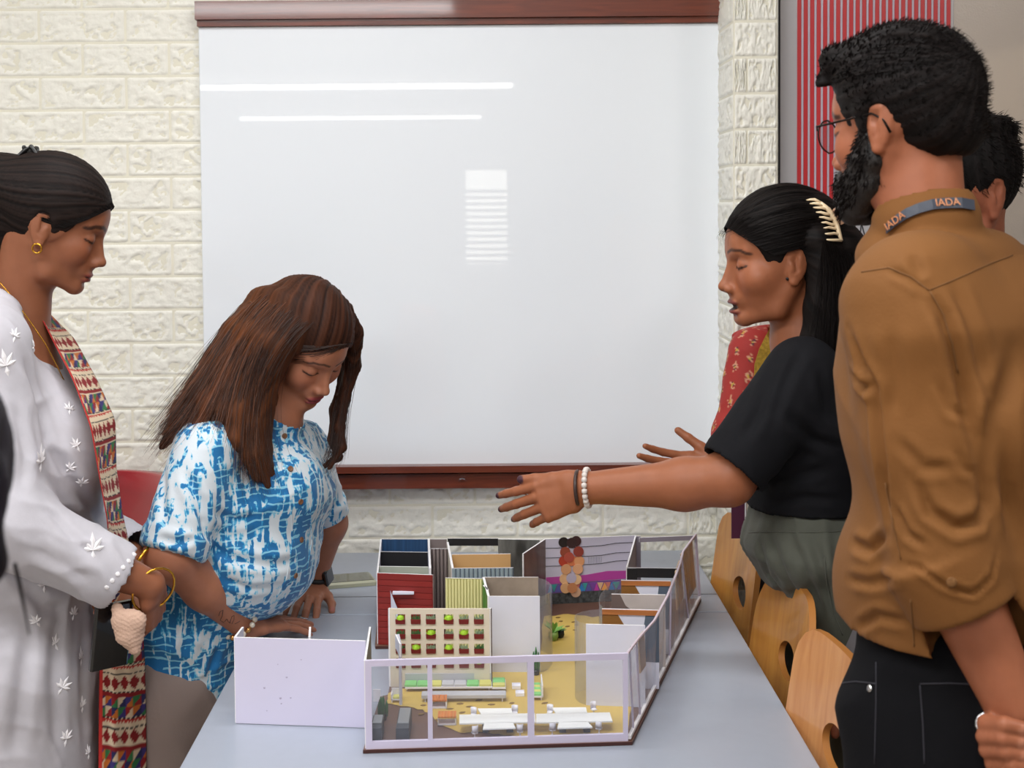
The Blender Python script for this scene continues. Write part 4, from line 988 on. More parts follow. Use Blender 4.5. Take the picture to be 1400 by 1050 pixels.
def nails(c, X, tips, col, r=0.0065):
    cc = np.array(lin(col)[:3])
    for (p, d, n) in tips:
        q = p-n*0.005+d*0.002; m = np.clip((r-np.linalg.norm(X-q, axis=1))/0.002+0.5, 0, 1)*(((X-p) @ n) < -0.0015); c[:] = c*(1-m[:, None])+cc*m[:, None]
def strands(name, guides, n, r, m, parent, jit=0.006, seed=0, spread=1.0, clump=0.0, taper=0.4, seg=12, sides=3):
    """hair strands between neighbouring guide curves; all one countless mesh"""
    rg = np.random.default_rng(seed); G = []
    for g in guides:
        g = np.array([V3(p) for p in g]); s_ = np.concatenate([[0], np.cumsum(np.linalg.norm(np.diff(g, axis=0), axis=1))]); s_ /= s_[-1]
        t = np.linspace(0, 1, seg+1); G.append(np.stack([np.interp(t, s_, g[:, i]) for i in range(3)], 1))
    G = np.array(G)
    for _ in range(2): G[:, 1:-1] = (G[:, :-2]+2*G[:, 1:-1]+G[:, 2:])/4
    vs = []; fs = []; base = 0; t = np.linspace(0, 1, seg+1)
    for k in range(n):
        i = rg.integers(0, len(G)-1); w_ = rg.uniform(0, 1); L = rg.uniform(0.82, 1.0)
        c = G[i]*(1-w_)+G[i+1]*w_
        if L < 1: c = np.stack([np.interp(t*L, t, c[:, j]) for j in range(3)], 1)
        o = rg.normal(0, 1, 3)*jit; o2 = rg.normal(0, 1, 3)*jit*0.7*spread; ph = rg.uniform(0, 6)
        c = c+o*np.sqrt(t)[:, None]*1.0+o2*(t**2)[:, None]+np.outer(np.sin(t*7+ph), rg.normal(0, 1, 3))*jit*0.25
        tg = np.gradient(c, axis=0); tg /= np.linalg.norm(tg, axis=1)[:, None]+1e-9
        up = np.cross(tg, rg.normal(0, 1, 3)); up /= np.linalg.norm(up, axis=1)[:, None]+1e-9; qd = np.cross(tg, up)
        rad = r*(1-(1-taper)*t**2)*rg.uniform(0.7, 1.3)
        for a in range(sides): vs.append(c+(up*math.cos(2*math.pi*a/sides)+qd*math.sin(2*math.pi*a/sides))*rad[:, None])
        for a in range(sides):
            a0 = base+a*(seg+1)+np.arange(seg); b0 = base+((a+1) % sides)*(seg+1)+np.arange(seg); fs.append(np.stack([a0, b0, b0+1, a0+1], 1))
        base += sides*(seg+1)
    v = np.concatenate(vs); q = np.concatenate(fs); o = mk(name, v, np.zeros((0, 3), int), q, m, parent); o['kind'] = 'stuff'; return o
def skullpath(H, a, b, c=(-8, 0, 30), r=(104, 82, 92), n=10, lift=0.0):
    """a curve over the skull from a to b (local mm), hugging the ellipsoid"""
    a, b, c, r = [np.array(x, float) for x in (a, b, c, r)]; A, B = (a-c)/r, (b-c)/r; la, lb = np.linalg.norm(A), np.linalg.norm(B); A, B = A/la, B/lb
    w_ = math.acos(max(-1, min(1, float(A @ B)))); out = []
    for i in range(n+1):
        t = i/n; D = (math.sin((1-t)*w_)*A+math.sin(t*w_)*B)/math.sin(w_) if w_ > 1e-3 else A
        out.append(H.pt(*(c+D*r*(1+lift*math.sin(math.pi*t)))))
    return out
def skin_mat(name): return mat(name, (160, 105, 80), 0.46, spec=0.3, attr=True, var=(60, 0.10), bump=(700, 0.12, 0.0006), sss=0.08)
def hair_mat(name, col, rough=0.38): 
    m = mat(name, col, rough, spec=0.35, bump=(60, 0.5, 0.003), var=(40, 0.5), stretch=(1, 1, 0.15)); return m
def eyeballs(H, parent, look=(0.8, 0, -0.5)):
    for g in (1, -1):
        e = Sdf(); c = H.pt(72.5, g*32, -6); e.ell(c, np.array([12.6]*3)*H.sc, None, 0); v, t, q = e.mesh(0.0014)
        L = H.loc(v)-np.array([72.5, g*32, -6]); dr = L/np.linalg.norm(L, axis=1)[:, None]; lk = nv(look); a = dr @ lk
        col = np.tile(np.array(lin((205, 195, 188))[:3]), (len(v), 1)); col[a > 0.88] = lin((48, 28, 20))[:3]; col[a > 0.975] = lin((8, 6, 6))[:3]
        mk('eye', v, t, q, M_EYE, parent, col)
M_EYE = mat('eye_surface', (200, 190, 180), 0.15, attr=True, coat=0.6)
def garment(name, S, m, parent, vx=0.004, fold=None, seed=0, adapt=0.0, colf=None):
    v, t, q = S.mesh(vx, adapt)
    if fold is not None: n = vnormals(v, t, q); v = v+n*folds(v, fold, 1.0, seed)[:, None]
    col = colf(v) if colf else None
    return mk(name, v, t, q, m, parent, col)
def shoes(parent, pts, fdir, m):
    for p in pts:
        S = Sdf(); f = nv(fdir); p = V3(p)
        S.ecap(p+np.array([0, 0, 0.035])-f*0.06, p+np.array([0, 0, 0.028])+f*0.13, (0.036, 0.034), (0.040, 0.024), np.cross(f, [0, 0, 1]), 0.01)
        S.cone(p+np.array([0, 0, 0.04])-f*0.04, p+np.array([0, 0, 0.10])-f*0.04, 0.036, 0.036, 0.02); S.plane(p, (0, 0, -1))
        v, t, q = S.mesh(0.006); mk('shoe', v, t, q, m, parent)

def hit(px, py, *objs):
    """where a camera ray through a pixel meets a garment or body (used to sew buttons and trims onto the cloth)"""
    from mathutils.bvhtree import BVHTree
    best = None
    for o in objs:
        if o.name not in BV_:
            me = o.data; BV_[o.name] = BVHTree.FromPolygons([v.co for v in me.vertices], [tuple(p.vertices) for p in me.polygons])
        L = V_loc(o); r = BV_[o.name].ray_cast(Vector((0, 0, CAMZ))-L, ray(px, py).normalized())
        if r[0] is not None and (best is None or r[3] < best[2]): best = (r[0]+L, r[1], r[3])
    return best
BV_ = {}
def V_loc(o): return o.parent.location if o.parent else o.location
def streak(v, o, ax, fr=(23, 47, 90, 160), seed=0, lng=0.0):
    """hair streaks that run from pole to pole of an axis"""
    r = np.random.default_rng(seed); ax = nv(ax); a = nv(np.cross(ax, [0.1, 0.2, 0.97])); b = np.cross(ax, a); X = v-V3(o)
    ph = np.arctan2(X @ a, X @ b)+0.12*np.sin((X @ ax)*18+1); s_ = np.zeros(len(v))
    for i, f_ in enumerate(fr): s_ += np.sin(ph*f_+r.uniform(0, 6)+(X @ ax)*lng*r.uniform(-20, 20)+0.8*np.sin(ph*f_*0.37+r.uniform(0, 6)))*(1.0, 0.8, 0.6, 0.5)[i]
    return s_/2.0
def hairmesh(name, S, vx, m, parent, o, ax, c0, c1, seed=0, amp=0.0007, hl=None, lng=0.3, clumps=None):
    v, t, q = S.mesh(vx); n = vnormals(v, t, q); s_ = streak(v, o, ax, seed=seed, lng=lng); v2 = v+n*(s_*amp)[:, None]
    k = np.clip(0.5+0.5*s_, 0, 1)[:, None]; c = np.array(lin(c0)[:3])*(1-k)+np.array(lin(c1)[:3])*k
    if hl: w_ = hl(v)[:, None]*(0.4+0.6*k); c = c*(1-w_)+np.array(lin(hl.col)[:3])*w_
    return mk(name, v2, t, q, m, parent, c)
m_hair = mat('hair', (24, 18, 17), 0.6, spec=0.12, attr=True, bump=(900, 0.25, 0.0008))
def sew(parent, name, px, py, objs, prof, m, n=12, off=0.0):
    h = hit(px, py, *objs)
    if not h: return
    R = Vector((0, 0, 1)).rotation_difference(h[1]).to_matrix(); return MB().lathe(prof, h[0]+h[1]*off-parent.location, n, R=R).build(name, m, parent, True)
def seam(parent, name, pts, objs, r, m, off=0.0003, sub=6):
    out = []
    for (a, b) in zip(pts[:-1], pts[1:]):
        for k in range(sub):
            t = k/sub; h = hit(a[0]*(1-t)+b[0]*t, a[1]*(1-t)+b[1]*t, *objs)
            if h: out.append(h[0]+h[1]*off-parent.location)
    h = hit(*pts[-1], *objs)
    if h: out.append(h[0]+h[1]*off-parent.location)
    out = [p for i, p in enumerate(out) if i == 0 or (p-out[i-1]).length < 0.05]
    if len(out) > 2: return MB().tube(out, r, 5).build(name, m, parent, True)
def worn(name, pts, r, m, parent, closed=False, n=6, par_loc=None):
    mb = MB().tube(pts, r, n, closed=closed); L = par_loc if par_loc is not None else parent.location
    for i_ in range(len(mb.v)): mb.v[i_] = tuple(Vector(mb.v[i_])-L)
    return mb.build(name, m, parent, True)
def ring(c, n, r, e=1.0, up=(0, 0, 1), N_=20):
    n = nv(n); a = nv(V3(up)-n*(V3(up) @ n)); b = np.cross(n, a); return [Vector(V3(c)+(a*math.cos(t)+b*math.sin(t)*e)*r) for t in np.linspace(0, 2*math.pi, N_+1)[:-1]]

def crease(o, lines, N_=8):
    """press creases into cloth along lines traced over its surface: (pixel points, width m, depth m)"""
    me = o.data; n_ = len(me.vertices); co = np.empty(n_*3, np.float32); me.vertices.foreach_get('co', co); co = co.reshape(-1, 3).astype(float)
    no = np.empty(n_*3, np.float32); me.vertex_normals.foreach_get('vector', no); no = no.reshape(-1, 3).astype(float); L = V3(V_loc(o)); disp = np.zeros(n_)
    for pts, w_, dep in lines:
        q = []
        for a, b in zip(pts[:-1], pts[1:]):
            for k in range(N_):
                t = k/N_; h = hit(a[0]*(1-t)+b[0]*t, a[1]*(1-t)+b[1]*t, o)
                if h: q.append(V3(h[0])-L)
        if len(q) < 3: continue
        q = np.array(q); keep = [0]+[i for i in range(1, len(q)) if np.linalg.norm(q[i]-q[i-1]) < 0.05]; q = q[keep]
        sel = np.where(((co > q.min(0)-w_*4) & (co < q.max(0)+w_*4)).all(1))[0]
        if not len(sel): continue
        X = co[sel]; dm = np.full(len(sel), 1e9); tm = np.zeros(len(sel))
        for i in range(len(q)-1):
            ba = q[i+1]-q[i]; bb = ba @ ba+1e-12; t = np.clip(((X-q[i]) @ ba)/bb, 0, 1); dd = np.linalg.norm(X-q[i]-t[:, None]*ba, axis=1); m = dd < dm; dm[m] = dd[m]; tm[m] = (i+t[m])/(len(q)-1)
        e_ = np.clip(np.minimum(tm, 1-tm)*5, 0.15, 1); disp[sel] += e_*dep*(-np.exp(-(dm/w_)**2)+0.55*np.exp(-((dm-1.9*w_)/w_)**2))
    co += no*disp[:, None]; me.vertices.foreach_set('co', co.astype(np.float32).ravel()); me.update(); BV_.pop(o.name, None)
# ------------------------------------------------------------------ the person in white at the left
m_hair_k = hair_mat('black_hair', (22, 17, 17)); m_gold = mat('gold', (214, 160, 60), 0.25, metal=1.0); m_shoe = mat('dark_shoe', (40, 34, 32), 0.5)
m_strand_k = mat('black_hair_strand', (20, 15, 14), 0.5, spec=0.15)
W1 = empty('person', (-0.80, 2.38, 0)); tag(W1, 'person in white embroidered kurta and patchwork scarf, black hair tied back, holding a pouch', 'person')
d1 = 2.42
H1 = Head(P(72, 305, d1), (math.cos(math.radians(19)), 0.10, -math.sin(math.radians(19))), sc=0.90)
S = Sdf(); H1.build(S, lid=1); nb = P(12, 455, d1+0.01); S.cone(H1.pt(-26, 0, -46), P(25, 428, d1), 0.050, 0.047, 0.02); S.cone(P(25, 428, d1), nb, 0.047, 0.058, 0.02)
S.ecap(P(5, 480, d1), P(-5, 530, d1), (0.14, 0.06), (0.12, 0.06), (0, 1, 0), 0.05)
# chest skin at the neckline
S.ecap(P(30, 455, d1), P(75, 520, d1-0.01), (0.075, 0.03), (0.05, 0.02), (0, 1, 0), 0.03)
# near (right) arm
shn, eln, wrn = P(-35, 500, d1-0.17), P(10, 715, d1-0.20), P(206, 800, d1-0.13)
S.chain([shn, eln], [0.026, 0.034], 0.02); S.cone(eln, P(120, 765, d1-0.17), 0.040, 0.036, 0.02); S.cone(P(120, 765, d1-0.17), wrn, 0.036, 0.023, 0.02)
tn = hand(S, wrn, P(214, 868, d1-0.08)-wrn, (-1, 0.25, 0.0), (-0.2, 1, 0.3), 0.86, curl=(38, 42, 28), spread=3, tout=35)
# far arm
shf, elf, wrf = P(0, 505, d1+0.17), P(60, 690, d1+0.18), P(196, 775, d1+0.02)
S.chain([shf, elf], [0.042, 0.036], 0.03); S.cone(elf, wrf, 0.038, 0.026, 0.02)
tf = hand(S, wrf, P(168, 845, d1-0.03)-wrf, (-0.2, -1, 0.0), (-1, -0.1, 0.3), 0.84, curl=(30, 40, 25), spread=3, tout=35)
v, t, q = S.mesh(0.0026)
sk1 = skin_mat('skin_warm_brown'); col = H1.colour(v, (146, 92, 66), lip=(128, 62, 56)); nails(col, v, tn+tf, (190, 130, 110))
mk('body', v, t, q, sk1, W1, col); eyeballs(H1, W1, (0.6, 0.1, -0.8))
# hair
S = Sdf(); H1.ell(S, (-10, 0, 34), (107, 84, 97), 0); H1.ell(S, (-70, 0, 40), (50, 60, 60), 20)
H1.ell(S, (104, 0, -34), (84, 112, 92), 5, True); H1.ell(S, (44, 0, -100), (66, 110, 80), 6, True)
for g in (1, -1): H1.ell(S, (-3, g*84, -14), (19, 24, 34), 4, True); H1.cone(S, (14, g*71, 12), (18, g*71, -6), 8, 4, 8)
pony = [H1.pt(-104, 0, 34), P(-6, 250, d1), P(-12, 300, d1), P(-8, 370, d1), P(-22, 440, d1+0.02), P(-40, 520, d1+0.05)]
S.chain(pony, [0.034, 0.042, 0.044, 0.036, 0.028, 0.016], 0.03)
hairmesh('hair', S, 0.0025, m_hair, W1, H1.pt(-104, 0, 34), H1.pt(60, 0, 60)-H1.pt(-104, 0, 34), (14, 11, 11), (40, 30, 27), 1)
gd = []
for sd in np.linspace(-72, 72, 15):
    rt_ = (82-abs(sd)**2*0.010, sd, 60-abs(sd)**2*0.011); gd.append(skullpath(H1, rt_, (-104, sd*0.25, 34), c=(-10, 0, 34), r=(110, 87, 100))+pony[1:4])
strands('hair_strands', gd, 1100, 0.00035, m_strand_k, W1, jit=0.0012, seed=3)
S = Sdf(); c_ = H1.pt(-78, -4, 118)
for k in range(7): S.cone(c_+np.array([0.010*math.cos(k), 0.012*math.sin(k*2), 0.004*math.sin(k*3)]), c_+np.array([0.016*math.cos(k+1), 0.014*math.sin(k*2+1), -0.012]), 0.004, 0.003, 0.002)
v, t, q = S.mesh(0.002); mk('hair_clip', v, t, q, mat('black_plastic', (16, 16, 18), 0.3), W1)
# earring, chain
ec = Vector(H1.pt(2, -82, -46)); mb = MB(); mb.tube([ec+Vector((0.0075*math.cos(a), -0.001*math.sin(a), 0.0075*math.sin(a))) for a in np.linspace(0, 2*math.pi, 15)[:-1]], 0.0016, 6, closed=True)
for i_ in range(len(mb.v)): mb.v[i_] = tuple(Vector(mb.v[i_])-W1.location)
mb.build('earring', m_gold, W1, True)
worn('necklace', [P(-5, 380, d1-0.06), P(18, 408, d1-0.065), P(40, 438, d1-0.062), P(62, 470, d1-0.062), P(78, 500, d1-0.05), P(92, 530, d1-0.03)], 0.0011, m_gold, W1)
# kurta
m_kur = mat('white_cotton_embroidered', (192, 190, 198), 0.8, bump=(180, 0.2, 0.001), var=(60, 0.06), sheen=0.1)
S = Sdf(); Y = (0, 1, 0)
S.ecap(P(-4, 428, d1), P(10, 540, d1), (0.10, 0.050), (0.155, 0.10), Y, 0.03); S.cone(P(-12, 430, d1-0.07), P(-25, 480, d1-0.14), 0.042, 0.060, 0.04)
S.ecap(P(10, 540, d1), P(25, 640, d1), (0.155, 0.10), (0.15, 0.145), Y, 0.05)
S.ecap(P(25, 640, d1), P(20, 760, d1), (0.145, 0.135), (0.14, 0.13), Y, 0.05)
S.ecap(P(20, 760, d1), P(10, 900, d1), (0.14, 0.13), (0.17, 0.145), Y, 0.05)
S.ecap(P(10, 900, d1), P(8, 1180, d1), (0.17, 0.145), (0.20, 0.155), Y, 0.05)
S.ell(P(78, 610, d1-0.06), (0.07, 0.07, 0.08), None, 0.05)
S.ell(P(80, 620, d1+0.07), (0.07, 0.07, 0.08), None, 0.05)
S.cone(P(-20, 478, d1-0.13), eln, 0.066, 0.062, 0.04); S.cone(P(-10, 480, d1+0.13), elf, 0.062, 0.055, 0.04)
cu = P(150, 783, d1-0.15); S.cone(eln, cu, 0.064, 0.054, 0.03); cuf = P(178, 752, d1+0.05); S.cone(elf, cuf, 0.056, 0.046, 0.03)
dn = nv(V3(cu)-V3(eln)); df = nv(V3(cuf)-V3(elf)); 
S.cone(V3(cu)-dn*0.03, V3(cu)+dn*0.15, 0.046, 0.050, 0.002, True); S.cone(V3(cuf)-df*0.03, V3(cuf)+df*0.09, 0.038, 0.040, 0.002, True)
S.ell(V3(cu)+dn*0.062, (0.052, 0.08, 0.08), np.stack([dn, nv(np.cross(dn, [0, 1, 0])), nv(np.cross(dn, np.cross(dn, [0, 1, 0])))], 1), 0.002, True)
S.ell(V3(cuf)+df*0.055, (0.045, 0.07, 0.07), np.stack([df, nv(np.cross(df, [0, 1, 0])), nv(np.cross(df, np.cross(df, [0, 1, 0])))], 1), 0.002, True)
# neckline opening
S.ecap(P(14, 440, d1-0.18), P(-30, 470, d1-0.12), (0.05, 0.04), (0.06, 0.05), Y, 0.04) if False else None
S.ecap(P(32, 380, d1), P(70, 497, d1-0.01), (0.066, 0.048), (0.022, 0.024), Y, 0.004, True); S.cone(P(35, 410, d1), P(32, 440, d1), 0.053, 0.053, 0.004, True)
S.plane((0, 0, 0.48), (0, 0, -1))
kur = garment('kurta', S, m_kur, W1, 0.0045, [((0.9, 0.2, 0.5), 48, 0.004), ((0.3, 0.6, 0.8), 75, 0.0022)], 4)
crease(kur, [([(62, 600), (85, 640), (125, 700), (170, 740)], 0.010, 0.006), ([(40, 745), (90, 775), (130, 800)], 0.009, 0.004), ([(60, 690), (100, 735), (140, 770)], 0.007, 0.003), ([(30, 480), (55, 560), (70, 640)], 0.009, 0.005), ([(20, 540), (35, 620), (30, 680)], 0.010, 0.004), ([(80, 830), (75, 930), (78, 1045)], 0.012, 0.006), ([(115, 850), (112, 940), (118, 1045)], 0.010, 0.004), ([(30, 800), (60, 830), (100, 838)], 0.010, 0.006), ([(40, 860), (28, 960), (20, 1045)], 0.012, 0.006)])
# embroidered sprigs and beaded cuff band
m_emb = mat('white_thread', (238, 236, 240), 0.6)
def sprig(px, py, d, s_, a0, par=W1):
    c0 = P(px, py, d)-par.location
    for k, (a, L) in enumerate(((-70, 1.0), (-35, 1.2), (0, 1.35), (35, 1.2), (70, 0.9), (180, 0.8))):
        a = math.radians(a+a0); dr = Vector((math.sin(a), 0, math.cos(a)))*s_*L; sd = Vector((math.cos(a), 0, -math.sin(a)))*s_*0.16
        MBs.add([c0, c0+dr*0.5+sd, c0+dr, c0+dr*0.5-sd, c0+dr*0.5+Vector((0, -0.002, 0))], [(0, 1, 4), (1, 2, 4), (2, 3, 4), (3, 0, 4)])
def sprig2(px, py, s_, a0, o):
    h = hit(px, py, o)
    if not h: return
    n = h[1]; up = (Vector((0, 0, 1))-n*n.z).normalized(); sx = up.cross(n); c0 = h[0]-W1.location+n*0.0004; m_ = MB()
    fans = ((-75, 0.9), (-38, 1.15), (0, 1.4), (38, 1.15), (75, 0.9), (180, 0.9))
    v = []; f = []
    for k, (a, L) in enumerate(fans):
        a = math.radians(a+a0); dr = (up*math.cos(a)+sx*math.sin(a))*s_*L; sd = (sx*math.cos(a)-up*math.sin(a))*s_*0.2; b_ = len(v)
        v += [c0+dr*0.5+sd, c0+dr, c0+dr*0.5-sd, c0+dr*0.5+n*0.0022]; f += [(-1, b_, b_+3), (b_, b_+1, b_+3), (b_+1, b_+2, b_+3), (b_+2, -1, b_+3)]
    cidx = len(v); v.append(c0+n*0.0012); f = [tuple(cidx if q_ == -1 else q_ for q_ in t_) for t_ in f]
    obj('embroidered_sprig', v, f, m_emb, W1)
for (x, y, s_, a0) in ((8, 500, 0.020, -10), (55, 632, 0.022, 0), (127, 752, 0.020, 0), (95, 560, 0.012, 20), (105, 610, 0.012, -20), (112, 660, 0.013, 10), (95, 640, 0.011, 40), (60, 800, 0.014, 0), (100, 840, 0.014, 20), (75, 880, 0.015, -20), (110, 900, 0.015, 10), (85, 940, 0.015, 30), (112, 965, 0.015, -10), (90, 1010, 0.015, 10), (50, 850, 0.012, -30), (120, 1030, 0.012, 0), (20, 460, 0.012, 30), (45, 475, 0.011, -20)): sprig2(x, y, s_, a0, kur)
for k in range(6):
    h = hit(146+k*7.5, 803-k*9, kur)
    if h: MB().lathe([(0.004, 0), (0.003, 0.0016), (0.001, 0.002)], h[0]-W1.location, 7, R=Vector((0, 0, 1)).rotation_difference(h[1]).to_matrix()).build('cuff_bead', m_emb, W1)
# trousers and shoes
m_wtr = mat('white_cotton', (208, 205, 206), 0.8, bump=(150, 0.3))
S = Sdf(); pz = P(5, 1100, d1)
for sy in (-0.085, 0.085): S.cone((pz.x, d1+sy*0.9, 0.66), (pz.x, d1+sy, 0.10), 0.085, 0.075, 0.01)
garment('trousers', S, m_wtr, W1, 0.006); shoes(W1, [(pz.x, d1-0.085, 0), (pz.x, d1+0.085, 0)], (1, 0, 0), m_shoe)
# bangles
worn('bangle', ring(P(210, 806, d1-0.13), (0.66, -0.68, -0.32), 0.0375), 0.0021, m_gold, W1, True)
worn('bracelet', ring(P(193, 768, d1+0.0), (0.8, -0.1, -0.5), 0.030), 0.0035, m_gold, W1, True)
# patchwork scarf: a folded strip down the front
def scarf(name, L, R, parent, n_w=34, n_l=420, bulge=0.02):
    L = np.array([V3(p) for p in L]); R = np.array([V3(p) for p in R]); tt = np.linspace(0, 1, len(L)); t = np.linspace(0, 1, n_l)
    def cr(Q): 
        o = np.stack([np.interp(t, tt, Q[:, i]) for i in range(3)], 1)
        for _ in range(40): o[1:-1] = (o[:-2]+2*o[1:-1]+o[2:])/4
        return o
    A, B = cr(L), cr(R); u = np.linspace(0, 1, n_w)
    X = A[:, None]*(1-u)[None, :, None]+B[:, None]*u[None, :, None]
    X[:, :, 1] -= (np.sin(u*math.pi)*bulge+np.sin(u*19)*0.0022)[None, :]
    V_ = X.reshape(-1, 3); back = V_+np.array([0.0, 0.006, 0]); V2 = np.concatenate([V_, back])
    i = np.arange(n_l-1)[:, None]*n_w+np.arange(n_w-1)[None, :]; i = i.ravel(); q = np.stack([i, i+1, i+n_w+1, i+n_w], 1); nn = n_l*n_w
    q2 = q[:, ::-1]+nn; e = np.arange(n_l-1)*n_w; s1 = np.stack([e, e+n_w, e+n_w+nn, e+nn], 1); e = e+n_w-1; s2 = np.stack([e+n_w, e, e+nn, e+n_w+nn], 1)
    b_ = np.arange(n_w-1); s3 = np.stack([b_+1, b_, b_+nn, b_+1+nn], 1); b_ = b_+(n_l-1)*n_w; s4 = np.stack([b_, b_+1, b_+1+nn, b_+nn], 1)
    sl = np.concatenate([[0], np.cumsum(np.linalg.norm(np.diff((A+B)/2, axis=0), axis=1))]); W_ = np.linalg.norm(B-A, axis=1)
    U = np.tile(u, n_l); VV = np.repeat(sl, n_w)*1000; WW = np.repeat(W_, n_w)*1000
    cream, red, dred = lin((226, 206, 178))[:3], lin((184, 40, 36))[:3], lin((140, 24, 28))[:3]
    pal = [lin(c)[:3] for c in ((200, 110, 40), (60, 50, 120), (50, 120, 70), (150, 30, 36), (222, 200, 170), (40, 40, 90))]
    c = np.tile(cream, (nn, 1)); x = U*WW; 
    per = 92.0; ph = (VV % per)
    m1 = ph < 34                              # patch blocks of triangles
    bx = np.floor(x/17).astype(int); by = np.floor(ph/17).astype(int); fx = (x/17) % 1; fy = (ph/17) % 1
    tri = ((fx+fy) > 1)^((bx+by) % 2 == 0); idx = (bx*2+by*3+tri*1+np.floor(VV/per).astype(int)*2) % 6
    for k in range(6): c[m1 & (idx == k)] = pal[k]
    m2 = (ph >= 38) & (ph < 48); c[m2] = np.where((np.abs(((x/6) % 1)-0.5)*8+38 > ph[:, None].ravel()-2)[m2][:, None], red, cream)[:]
    m3 = (ph >= 54) & (ph < 80); fx = ((x/22) % 1)-0.5; fy = (ph-67)/26
    pin = (np.abs(fx) > np.abs(fy)); c[m3 & pin] = dred; 
    zz = np.abs(((x/5) % 1)-0.5)*4
    for z0 in (35.0, 51.0, 82.5): c[(np.abs(ph-z0-zz) < 0.9)] = lin((30, 34, 40))[:3]
    c[(ph > 84) & (ph < 90)] = dred
    c[(x < 11)] = red
    o = mk(name, V2, np.zeros((0, 3), int), np.concatenate([q, q2, s1, s2, s3, s4])[:, ::-1], M_SC, parent, np.concatenate([c, c])); return o
M_SC = mat('patchwork_cotton', (200, 150, 120), 0.8, attr=True, bump=(500, 0.25, 0.001))
Lp = [(52, 425, -0.02), (70, 462, -0.03), (100, 520, -0.09), (124, 585, -0.14), (135, 650, -0.15), (146, 710, -0.14), (150, 770, -0.06), (140, 830, -0.03), (136, 900, -0.03), (135, 980, -0.03), (134, 1120, -0.03)]
Rp = [(66, 428, 0.10), (100, 462, 0.08), (132, 520, 0.03), (157, 575, 0.0), (158, 640, -0.01), (168, 710, 0.0), (182, 770, 0.03), (192, 830, 0.05), (197, 900, 0.06), (199, 980, 0.06), (200, 1120, 0.06)]
scarf('scarf', [P(x, y, d1+dd) for x, y, dd in Lp], [P(x, y, d1+dd) for x, y, dd in Rp], W1)
# phone and pouch held in the hands
c_ = P(152, 868, d1-0.13); e = empty('smartphone', c_); R = Matrix.Rotation(math.radians(-50), 3, 'Z') @ Matrix.Rotation(math.radians(14), 3, 'Y')
MB().bbox((0, 0, 0), (0.011, 0.064, 0.112), 0.003, R).build('case', mat('black_gloss_case', (14, 14, 18), 0.15, coat=0.8), e); MB().box(R @ Vector((-0.0064, 0, 0)), (0.0008, 0.058, 0.102), R).build('screen', mat('black_screen', (6, 6, 8), 0.05, coat=1), e)
tag(e, 'black phone held upright in the hands of the person in the white kurta', 'phone')
S = Sdf(); p0, p1, p2 = P(160, 832, d1-0.17), P(196, 843, d1-0.15), P(182, 885, d1-0.165)
S.ecap(P(176, 846, d1-0.17), P(178, 872, d1-0.17), (0.027, 0.011), (0.020, 0.011), (0.95, 0.3, 0.1), 0.01, e=0.8); S.cone(p0, P(166, 850, d1-0.17), 0.009, 0.011, 0.008); S.cone(P(178, 868, d1-0.17), P(184, 886, d1-0.17), 0.018, 0.010, 0.012)
S.ell(P(178, 850, d1-0.175), (0.024, 0.014, 0.020), None, 0.008)
v, t, q = S.mesh(0.002); n = vnormals(v, t, q); v = v+n*(0.0008*np.sin(v[:, 2]*900+3*np.sin(v[:, 0]*160))*np.sin(v[:, 0]*700))[:, None]
po = mk('fabric_pouch', v, t, q, mat('beige_terry', (206, 172, 152), 0.9, bump=(400, 0.6, 0.002)), None); tag(po, 'beige terry cloth pouch held beside the black phone', 'pouch')
